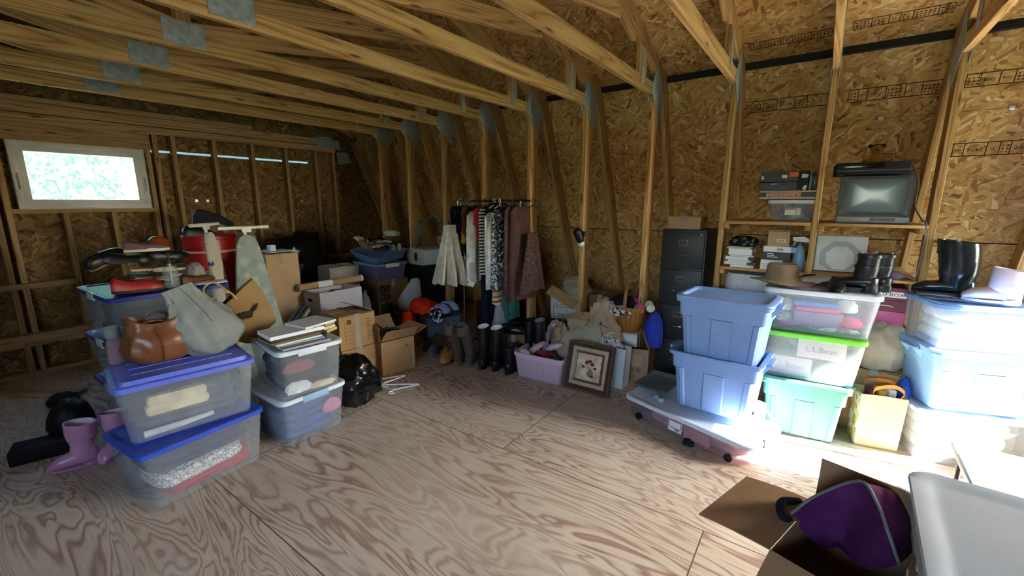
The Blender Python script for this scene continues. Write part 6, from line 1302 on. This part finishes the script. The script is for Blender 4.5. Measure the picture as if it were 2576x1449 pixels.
for i, (z, m_, h, lb) in enumerate(((.737, M_VPNK, .11, 'pink storage box at the bottom of the right bay, under the maroon ones'), (.848, M_VBOX, .075, 'maroon box between the pink box and the lettered video box'), (.924, M_VBOX, .085, 'maroon video box with a white lettered label, on top of the right bay stack'))):
    t = thing('video_box', lb, 'box', (.405, 3.90, z), rad(-2)); bm = B(); bx(bm, -.115, .115, -.14, .14, 0, h, .003); mk('box', bm, m_, t)
    if i == 2:
        bm = B(); bx(bm, -.11, .11, -.1418, -.1402, .02, .058); mk('label', bm, M_PAPER, t, 0); text('lettering', 'VIDEO BOX', .03, P('print_plum', '4a2a38', .7), t, Matrix.Translation((0, -.1424, .039)) @ XF @ Matrix.Diagonal((1.2, 1, 1, 1)))
    if i == 1:
        bm = B(); tube(bm, smoothpath([(-.05, -.14, .03), (-.03, -.152, .04), (.03, -.152, .04), (.05, -.14, .03)], 4), .005, 6); mk('handle', bm, P('handle_pale', 'c9a9b4', .4), t)
# ------------------------------------------------------------------ blue totes on the under-bed bin
M_BTOTE = P('tote_blue', '819dcb', .42, .4, 0, .05); M_GTOTE2 = P('tote_aqua', '5a9488', .42, .4, 0, .05)
c, rz, W = front((1572, 993), (1890, 1132), .155, .42)
storage_bin('long low clear under-bed bin on small black wheels, white lid', c, rz, .012, W, .42, .155, M_WLID, clear('bin_rose_tint', 'dcd0d4', .17, .3, 'f6eef0', .35), .94, wheels=True, r=.06, rim=.006, latch=(P('latch_sky', '88a8d8', .4), 'side'))
ub = (c, rz)
folded('x', 'folded pink clothes inside the under-bed bin', 'clothing', inbin(c, rz, .05, -.02, .032), (W*.72, .30, .085), fabric('cloth_rosepink', 'c4a0a8'), 31, rz, 2).name = 'folded_clothes'
bm = B(); bx(bm, -.10, .08, -.005, .004, 0, .08, .002); o = mk('pink_folder', bm, P('folder_pink', 'c99aa0', .6)); o.location = inbin(c, rz, .12, -.185, .03); o.rotation_euler = (0, 0, rz); tag(o, 'pink card folder standing against the front of the under-bed bin', 'folder')
for k, (x, w_) in enumerate(((-.28, .16), (.30, .14))):
    bm = B(); bx(bm, -w_/2, w_/2, -.012, .012, 0, .02, .004); o = mk('yellow_packet', bm, pattern('packet_yellow', 'a88a50', ['6b5a3a', 'c2a468'], 30, .55)); o.location = inbin(c, rz, x, -.165, .122); o.rotation_euler = (0, 0, rz); tag(o, ['yellow paper packet near the lid at the left end of the under-bed bin', 'yellow paper packet near the lid at the right end of the under-bed bin'][k], 'packet')
t = thing('bin_label', 'white and red maker sticker hanging on the front of the under-bed bin', 'label', inbin(c, rz, -.03, -.215, .05), rz); bm = B(); bx(bm, -.05, .05, -.002, 0, 0, .10, .001); mk('sticker', bm, M_PAPER, t, 0)
bm = B(); tube(bm, [V((x*1.0, -.003, .06+z)) for x, z in rrect(.09, .07, .012)], .002, 4, True); mk('sticker_border', bm, M_INK, t, 0)
bm = B(); bx(bm, -.04, .04, -.0032, -.002, .072, .09); mk('red_band', bm, P('sticker_red2', 'c46a5c', .6), t, 0); text('lettering', 'Sterilite', .017, P('sticker_redtext', '9a2a2a', .6), t, Matrix.Translation((0, -.0036, .081)) @ XF)
bm = B()
for k in range(6): bx(bm, .0+.006*k, .003+.006*k, -.0028, -.0018, .006, .022)
mk('barcode', bm, M_INK, t, 0)
c, rz, W = front((1688, 881), (1915, 930), .575, .36)
tb1 = (c, rz)
ribbed_tote('blue ribbed tote standing on the under-bed bin, lower of the two blue ones', c, rz, .190, W-.03, .36, .395, M_BTOTE, lid=False)
ribbed_tote('lidded blue ribbed tote on top of the other blue tote', (c[0]+.015, c[1]+.0), rz, .553, W-.035, .35, .40, M_BTOTE)
t = thing('glass_tray', 'clear ribbed glass light panel lying at the left end of the under-bed bin', 'panel', inbin(ub[0], ub[1], -.35, .07, .20), rot=(rad(4), rad(-3), ub[1]+.1))
bm = B(); tray(bm, .27, .30, .035, .85, .01, .003); mk('panel', bm, clear('panel_smoke', '8a8f88', .55, .15, 'b8bcb4', .3), t)
for i, (x, y, h, lb) in enumerate(((-.20, -.14, .05, 'small blue toy figure lying on the under-bed lid nearest the blue tote'), (-.25, -.12, .04, 'small grey blue bolt lying on the under-bed lid beside the glass panel'))):
    bm = B(); blob(bm, (0, 0, .018), (.022, .016, .018), .2, 4, i, 3); tube(bm, [(0, 0, .02), (-.06, .02, .012)], .005, 6); o = mk('toy_figure', bm, P('toy_blue', '8fa6c4', .4)); o.location = inbin(ub[0], ub[1], x, y, .1715); o.rotation_euler = (0, 0, 1.2*i); tag(o, lb, 'toy')
t = thing('coiled_cable', 'grey coiled cable hanging behind the left side of the lower blue tote', 'cable', inbin(ub[0], ub[1], -.22, .15, .19)); bm = B(); tube(bm, smoothpath([(.09, 0, .28), (.0, -.02, .24), (-.04, 0, .12), (.0, .02, .02), (.06, 0, .01), (.03, .03, .12), (.05, .04, .22), (.11, .02, .26)], 6), .006, 8); mk('cable', bm, P('cable_grey', '5d5f63', .4), t)
t = thing('white_charger', 'white plug box with a white lead at the right of the lower blue tote', 'charger', inbin(ub[0], ub[1], .33, .17, .1725), rad(-30)); bm = B(); bx(bm, -.03, .03, -.02, .02, 0, .12, .006); mk('case', bm, M_WHITE, t); bm = B(); tube(bm, smoothpath([(.02, 0, .08), (.07, -.01, .075), (.10, -.01, .03), (.09, -.01, .006)], 5), .007, 8); mk('lead', bm, M_WHITE, t)
lump('dark_tuft', 'small dark clump of rubber on the floor in front of the under-bed bin', 'debris', tuple(atz(1731, 1120, 0)), (.035, .025, .025), M_BLACK, 5, .6, 6)
# aqua tote and the two clear bins on it
c, rz, W = front((1916, 951), (2147, 990), .385, .40)
ribbed_tote('aqua green ribbed tote on the floor under two clear bins', c, rz, 0, W-.05, .38, .385, M_GTOTE2)
g0 = (c, rz)
c2_, rz2, W2 = front((1940, 824), (2186, 868), .715, .40)
c2_ = V((c[0]+.01, c[1]+.005, 0))
storage_bin('clear bin with a bright green lid, shoe boxes inside, on the aqua tote', c2_, rz-.05, .412, .555, .40, .318, P('lid_lime', '6fc53a', .4, .4, 0, .04), M_MILKY, .9, rim=.008, latch=(M_WLID, 'side'))
M_SBX = P('shoebox_rose', 'b09a96', .7)
for i, (x, z, a, lb) in enumerate(((-.11, .425, .02, 'lower grey pink shoe box with lettering inside the green-lidded bin'), (.06, .56, .1, 'upper grey pink shoe box with lettering inside the green-lidded bin'))):
    t = thing('shoe_box', lb, 'box', inbin(c2_, rz-.05, x, -.06, z), rz-.05); bm = B(); bx(bm, -.13, .13, -.09, .09, 0, .125, .003); mk('box', bm, M_SBX, t, 0); text('lettering', 'L.L.Bean', .05, P('print_slate', '4f5a70', .7), t, Matrix.Translation((0, -.0912, .06)) @ XF)
lump('green_cloth', 'bright green knit beside the lower shoe box in the green-lidded bin', 'clothing', inbin(c2_, rz-.05, .14, -.05, .426), (.09, .08, .06), fabric('knit_green', '3f9a72'), 8, .3)
c3_ = V((c2_[0]+.015, c2_[1]+.02, 0))
storage_bin('milky clear bin with a white lid, topmost, full of small clothes and papers', c3_, rz-.06, .732, .60, .42, .285, M_WLID, M_MILKY, .9, rim=.010, latch=(M_WLID, 'side'))
q = lambda x, y, z: inbin(c3_, rz-.06, x, y, z)
t = thing('blue_notebook', 'blue notebook on the pink one inside the topmost clear bin', 'notebook', q(-.02, -.10, .905), rz); bm = B(); bx(bm, -.12, .12, -.07, .07, 0, .028, .003); mk('cover', bm, P('nb_blue', '2a7fc0', .5), t)
t = thing('pink_notebook', 'pink notebook under the blue one inside the topmost clear bin', 'notebook', q(-.01, -.10, .874), rz+.05); bm = B(); bx(bm, -.12, .12, -.07, .07, 0, .028, .003); mk('cover', bm, P('nb_pink', 'd0447c', .5), t)
bm = B(); bx(bm, -.13, .13, -.07, .07, 0, .10, .004); o = mk('mauve_box', bm, P('box_mauve', '86708e', .6)); o.location = q(.0, -.10, .77); o.rotation_euler = (0, 0, rz); tag(o, 'mauve box under the notebooks inside the topmost clear bin', 'box')
for i, (x, y, z, s, mm, lb) in enumerate(((-.18, -.12, .86, (.045, .04, .05), F_WH, 'white crumpled cloth at the left of the topmost clear bin'), (-.19, -.13, .79, (.05, .04, .04), pattern('knit_speck', 'c9c6c0', ['8a8580'], 40, .58), 'speckled white knit low at the left of the topmost clear bin'), (-.15, -.14, .755, (.06, .03, .025), fabric('knit_magenta', 'b04a8a'), 'magenta knit at the bottom of the topmost clear bin'), (.16, -.12, .79, (.08, .05, .04), fabric('knit_hotpink', 'd0386a'), 'hot pink knit at the right of the topmost clear bin'), (.15, -.10, .88, (.06, .05, .05), F_WH, 'white cloth above the hot pink knit in the topmost clear bin'), (.18, -.10, .83, (.04, .03, .03), fabric('knit_navy', '31508e'), 'navy and yellow cloth at the right of the topmost clear bin'), (.10, -.14, .752, (.13, .03, .02), pattern('print_baby', 'd5dcd8', ['5aa09a', 'c98a96'], 24, .6), 'printed white baby cloth along the bottom of the topmost clear bin'))):
    lump('small_garment', lb, 'clothing', tuple(q(x, y, z)), s, mm, 70+i, .25, 4, rz=rz, sub=3)
# on the topmost lid: hat, shoes, boots
LZ = .732+.285-.004+.0015
t = thing('felt_hat', 'brown felt hat with a wide brim on the topmost clear bin', 'hat', (c3_[0]-.22, c3_[1]-.03, LZ), rad(10))
M_FELT = fabric('felt_brown', '8a745c', .1, .95, 300, .1)
bm = B(); rs = []
for r_, z in ((.03, .012), (.10, .012), (.165, .004), (.175, .010), (.17, .016), (.105, .022), (.088, .05), (.085, .11), (.075, .128), (.045, .122), (.02, .116)):
    rs.append([V((r_*1.12*math.cos(a), r_*math.sin(a)*.92, z+(.014*math.sin(2*a+.5) if r_ > .12 else 0)*(r_/.17))) for a in [2*PI*k/48 for k in range(48)]])
for r_ in rs:
    for v in r_: v.z = max(v.z, .001)
loft(bm, rs); mk('felt', bm, M_FELT, t, 50)
bm = B(); lathe(bm, [(.0, 0), (.165, 0), (.17, .004), (.16, .010), (.0, .012)], 32); o = mk('straw_hat', bm, fabric('hat_mauve', '6f6468')); o.location = (c3_[0]-.10, c3_[1]-.04, LZ-.0); o.location.z = LZ; tag(o, 'flat grey mauve cap brim lying under the felt hat', 'hat')
t_hat = t; t_hat.location.z = LZ+.012
M_PEWT = P('pewter_leather', '9a9184', .35, .5, .1, .08)
shoe('pointed_shoe', 'pewter pointed shoe with the toe up beside the felt hat', (c3_[0]+.00, c3_[1]+.02, LZ+.012), 0, M_PEWT, M_BLACK, .24, .08, .06, rot=(0, rad(-16), rad(20)))
shoe('pointed_shoe', 'black pointed shoe seen toe-on between the pewter shoe and the black boots', (c3_[0]+.085, c3_[1]-.08, LZ), rad(-82), M_BLACK, M_BLACK, .23, .085, .055)
boot('biker_boot', 'black leather biker boot with buckle, left one on the topmost clear bin', (c3_[0]+.175, c3_[1]-.04, LZ), rad(168), M_LEAB, M_BLACK, .235, .25, .09, .052, heel=.035, strap=2, foot_h=.075)
boot('biker_boot', 'black leather biker boot with buckle, right one at the lid end', (c3_[0]+.245, c3_[1]-.13, LZ), rad(155), M_LEAB, M_BLACK, .235, .25, .09, .052, heel=.035, strap=2, foot_h=.075) if False else boot('biker_boot', 'black leather biker boot with buckle, right one at the lid end', (c3_[0]+.255, c3_[1]+.06, LZ), rad(150), M_LEAB, M_BLACK, .235, .25, .09, .052, heel=.035, strap=2, foot_h=.075)
# ------------------------------------------------------------------ the sunlit corner
t = thing('shopping_bag', 'yellow reusable shopping bag with citrus printed side and orange handles', 'bag', (.43, 3.52, 0), rad(12))
M_YELB = thin('bag_yellow', 'dacf9e', .15, .6); bm = B(); rs = []
for z, w, d in ((0, .11, .08), (.2, .115, .085), (.36, .12, .085)): rs.append([V((x, y, z+(.012*nz((x*14, y*9, 2)) if z > .3 else 0))) for x, y in ((-w, -d), (0, -d*1.03), (w, -d), (w, 0), (w, d), (0, d), (-w, d), (-w, 0))])
loft(bm, rs+[[V((p.x*.98, p.y*.97, p.z)) for p in rs[-1]], [V((p.x*.95, p.y*.93, p.z-.28)) for p in rs[-1]]]); mk('bag', bm, M_YELB, t, 20)
bm = B(); loft(bm, [[V((-.112, -.08, .004)), V((-.112, .08, .004)), V((-.1215, .083, .35)), V((-.1215, -.083, .35))], [V((-.114, -.08, .004)), V((-.114, .08, .004)), V((-.1235, .083, .35)), V((-.1235, -.083, .35))]])
mk('citrus_side', bm, pattern('citrus_print', 'e2ded0', ['cf9450', '93a565', 'd2bb78'], 14, .62, .6, 'vor', .02), t, 0)
for s in (-1, 1):
    bm = B(); pts = smoothpath([(-.06, s*.086, .34), (-.05, s*.08, .40), (.04, s*.05-.03, .43), (.10, s*.07, .39), (.07, s*.086, .34)], 5)
    loft(bm, [[p+V((0, 0, -.012)), p+V((0, .002, -.012)), p+V((0, .002, .012)), p+V((0, 0, .012))] for p in pts]); mk('handle', bm, P('webbing_orange', 'd9772a', .7), t)
for i, (x, m_, lb) in enumerate(((-.05, M_COV['maroon'], 'maroon carton standing in the mouth of the yellow bag'), (.0, P('carton_yellow', 'c9a92e', .5), 'yellow carton in the middle of the yellow bag'), (.05, M_COV['white'], 'white carton at the right of the yellow bag'))):
    bm = B(); bx(bm, -.018, .018, -.05, .05, 0, .36+.01*i, .002); o = mk('packet', bm, m_); o.location = V((.43, 3.52, .012))+V((x*math.cos(rad(12)), x*math.sin(rad(12)), 0)); o.rotation_euler = (0, 0, rad(12)); tag(o, lb, 'packet')
carton('brown carton on the floor behind the yellow bag', (.40, 3.80), 0, 0, .34, .28, .44, M_CARD, (0, 0, 0, 0))
lump('canvas_sack', 'beige canvas sack slumped above the yellow bag', 'sack', (.42, 3.76, .455), (.15, .13, .20), M_CANV, 81, .3, 3)
t = thing('broom_handle', 'thin pale pole leaning beside the clear bins', 'pole', (.335, 3.70, 0)); bm = B(); tube(bm, [(0, 0, 0), (.03, .06, .72)], .008, 8); mk('pole', bm, P('pole_pale', 'b5a68a', .6), t)
lump('cobalt_cloth', 'cobalt plastic bag squeezed between the sack and the sunlit totes', 'bag', (.555, 3.62, .30), (.035, .08, .10), P('film_cobalt', '2f4fb0', .35), 83, .2)
DX, DY = .82, 3.66
storage_bin('white lidded bin on the floor at the bottom of the sunlit stack', (DX, DY), rad(20), 0, .56, .40, .34, M_WLID, M_MILKY, .92)
M_LBT = P('tote_lightblue', '8db3d8', .4)
ribbed_tote('light blue tote in the middle of the sunlit stack', (DX, DY), rad(19), .342, .52, .38, .36, M_LBT)
storage_bin('clear bin with blue lid on top of the sunlit stack under the rain boots', (DX-.01, DY), rad(18), .726, .54, .40, .27, P('lid_skyblue', '6f96cc', .4), M_MILKY, .92)
folded('x', 'white folded linens inside the top sunlit bin', 'linen', (DX-.01, DY, .748), (.42, .30, .20), M_WHC, 77, rad(18), 3).name = 'folded_linen'
folded('x', 'white folded sheets inside the bottom sunlit bin', 'linen', (DX, DY, .022), (.42, .30, .24), M_WHC, 78, rad(20), 3).name = 'folded_linen'
DZ = .726+.27+.001
boot('rain_boot', 'glossy black rain boot on top of the sunlit stack', (.66, 3.72, DZ), rad(176), P('rubber_black_gloss', '1a2022', .18, .6), M_BLACK, .34, .30, .10, .088, heel=.02, lean=.12, rot=None)
boot('rain_boot', 'pale pink rain boot standing right of the black one on the sunlit stack', (.84, 3.58, DZ), rad(178), P('rubber_blush', 'd9c6cd', .3, .5), P('rubber_blush', 'd9c6cd', .3, .5), .20, .25, .09, .065, heel=.02, lining=PBL)
storage_bin('blue tote at the right edge behind the white table', (1.45, 3.62), rad(2), 0, .50, .40, .36, P('lid_skyblue', '6f96cc', .4), M_LBT, .9)
t = thing('low_table', 'low white table with a metal edge in the sunlit corner', 'table', (.69, 2.62, 0), rad(-2))
bm = B(); bx(bm, 0, .62, .0, .46, .285, .31, .004); mk('table_top', bm, P('table_white', 'dcdcd8', .4), t)
bm = B(); bx(bm, -.008, .0, -.002, .462, .280, .313, .001); bx(bm, -.008, .62, .46, .466, .280, .313, .001); mk('edge_strip', bm, P('edge_metal', '6d6f6c', .3, .5, .8), t)
for x in (.03, .59):
    for y in (.04, .42):
        bm = B(); tube(bm, [(x, y, 0), (x, y, .285)], .012, 10); mk('leg', bm, P('leg_dark', '33302c', .4), t)
# ------------------------------------------------------------------ nearest: open carton with a purple bag, grey lidded bin
bxc, bxr = V((.178, 1.536, 0)), rad(-17)
t = carton('open brown carton nearest the camera with a purple bag inside', bxc, bxr, 0, .30, .37, .50, P('cardboard_umber', '8a6b4c', .85, .15, 0, .1, .15, 30), (212, 96, 187, 92), fl=.17, fll=.235)
t = thing('fabric_bag', 'purple fabric bag with grey piping gaping open in the nearest carton', 'bag', (.18, 1.55, .40)); bo = V((.18, 1.55, .40))
rim = [p-bo for p in smoothpath([atz(1990, 1292, .52), atz(2055, 1246, .60), atz(2160, 1210, .72), atz(2205, 1262, .70), atz(2236, 1345, .65), atz(2262, 1420, .58)], 5)]
cin, cout = atz(2110, 1372, .40)-bo, atz(2285, 1330, .46)-bo
nr = len(rim)-1
def lr(a, b_, t_): return a+(b_-a)*t_
M_PURB = fabric('bag_purple_lit', '5e2552', .25)  # lighter tone stands for sunlight on the outer panel
bm = B(); grid(bm, nr, 6, lambda u, v: lr(rim[round(u*nr)], cin, v)+V((0, 0, -.05*math.sin(v*PI)+.006*math.sin(u*17+v*5)*v)), thick=.004); mk('inside', bm, fabric('bag_purple_shaded', '471b44', .25), t, 60)  # same purple cloth, darkened to stand for the shade inside the bag
bm = B(); grid(bm, nr, 6, lambda u, v: lr(rim[round(u*nr)], cout, v)+V((.03*math.sin(v*PI), .02*math.sin(v*PI), .035*math.sin(v*PI)*math.sin(u*PI)+.008*math.sin(u*13+v*4)*v)), thick=.004); mk('panel', bm, M_PURB, t, 60)
bm = B(); tube(bm, rim, .005, 6); mk('piping', bm, P('piping_grey', '5e6258', .6), t)
bm = B(); tube(bm, [p-bo for p in smoothpath([atz(2010, 1262, .50), atz(1968, 1262, .53), atz(1965, 1292, .53), atz(1985, 1310, .50)], 5)], .014, 8); mk('handle', bm, fabric('webbing_navy', '14161f'), t)
lump('black_cloth', 'black cloth at the front of the open carton under the purple bag', 'clothing', (.12, 1.44, .34), (.11, .08, .09), M_DKC, 5, .2, rz=bxr)
lump('packed_clothes', 'dark clothes filling the lower part of the open carton', 'clothing', (.178, 1.536, .01), (.125, .15, .16), M_DKC, 6, .1, rz=bxr)
M_GLID = P('lid_greywhite', 'b4babb', .45, .4, 0, .04)
gx = (.655, 1.43)
t = storage_bin('large grey white lidded bin nearest the camera, at the lower right corner', gx, rad(-3), .305, .66, .56, .42, None, clear('bin_cool', 'c4ccd2', .45, .3, 'eef2f6', .35), .9, r=.06)
bm = lid_mesh(.72, .62, .07, .035, .0, .07); o = mk('lid', bm, M_GLID, t); o.location = (0, 0, .395)
for s in (-1, 1):
    bm = B(); bx(bm, s*.335-.0, s*.335+s*.02 if s > 0 else s*.335, -.08, .08, .33, .42, .005) if s > 0 else bx(bm, -.355, -.335, -.08, .08, .33, .42, .005); mk('latch', bm, M_GLID, t)
folded('x', 'pale folded blankets inside the large grey white bin', 'blanket', (gx[0], gx[1], .325), (.50, .42, .30), M_GREYC, 90, rad(-3), 4).name = 'folded_blanket'
storage_bin('plain grey tote on the floor under the large grey white bin', gx, rad(-3), 0, .60, .50, .30, M_GTOTE, M_GTOTE, .9)
# ------------------------------------------------------------------ ink stamps and clips on the roof boards
def stamps(parent, u0, v0, n, w, h, seed, msg=None):
    q = random.Random(seed); bm = B(); t_ = -.0012
    x = u0
    for i in range(n):
        ww = w*q.uniform(.6, 1.6)
        for a, b_, c_, d_ in ((x, x+ww, v0, v0+.004), (x, x+ww, v0+h, v0+h+.004), (x, x+.003, v0, v0+h)): bx(bm, a-.001, b_+.001, t_, 0, c_-.001, d_+.001)
        if msg and q.random() < .45: text_into(bm, q.choice(msg[:2] if ww < .09 else msg), min(h*.42, ww*.32), Matrix.Translation((x+ww/2, t_, v0+h*.5)) @ XF @ Matrix.Rotation(PI if q.random() < .6 else 0, 4, 'Z'))
        else:
            k = int(ww/.022)
            for j in range(k):
                for r_ in range(3): bx(bm, x+.012+j*.02, x+.012+j*.02+q.uniform(.006, .014), t_, 0, v0+h*(.18+.24*r_), v0+h*(.18+.24*r_)+.008)
        x += ww
    bx(bm, x, x+.003, t_, 0, v0, v0+h); return mk('ink_stamp', bm, P('stamp_ink', '2e2014', .8), parent, 0)
MSG = ['LP', 'OSB', '24/16', '7/16']
def up(zw): return zw/math.cos(math.atan(.41))
stamps(wall_back, X0*-1+.05, up(2.295), 6, .075, .085, 1, MSG); stamps(wall_back, X0*-1-.62, up(2.295), 5, .08, .085, 2, MSG); stamps(wall_back, X0*-1+.62, up(1.885), 7, .08, .09, 4, MSG); stamps(wall_back, X0*-1+.29, up(1.86), 1, .09, .07, 3); stamps(wall_back, X0*-1+.66, up(2.31), 4, .08, .08, 8, MSG)
stamps(ce, X0*-1+.02, .20, 6, .075, .08, 5, MSG); stamps(ce, X0*-1-.60, .18, 5, .08, .075, 6, MSG)
for x, z in ((-.40, 2.17), (.26, 2.17), (.91, 2.17), (-1.6, 1.27), (.25, 1.27)):
    bm = B(); bx(bm, -.014, .014, -.006, .0, -.014, .014, .002); o = mk('panel_clip', bm, M_CLIP, wall_back); o.location = (x-X0, 0, up(z))
for y, z in ((1.97, 1.59), (2.08, 1.59), (3.21, 1.59)):
    bm = B(); bx(bm, 0, .004, -.014, .014, -.014, .014); o = mk('panel_clip', bm, M_CLIP, wl); o.matrix_basis = Mw.inverted() @ Matrix.Translation((XG, y, z))
tw = [o for o in COL.objects if o.name == 'roof_truss.002'][0]
pw = atx(915, 46, TX[2]+.02)
text('lettering', 'W-2', .09, P('pencil_mark', '2a2018', .8), tw, Matrix.Translation((.0195, pw.y, pw.z)) @ XR @ Matrix.Rotation(rad(19), 4, 'Z'))
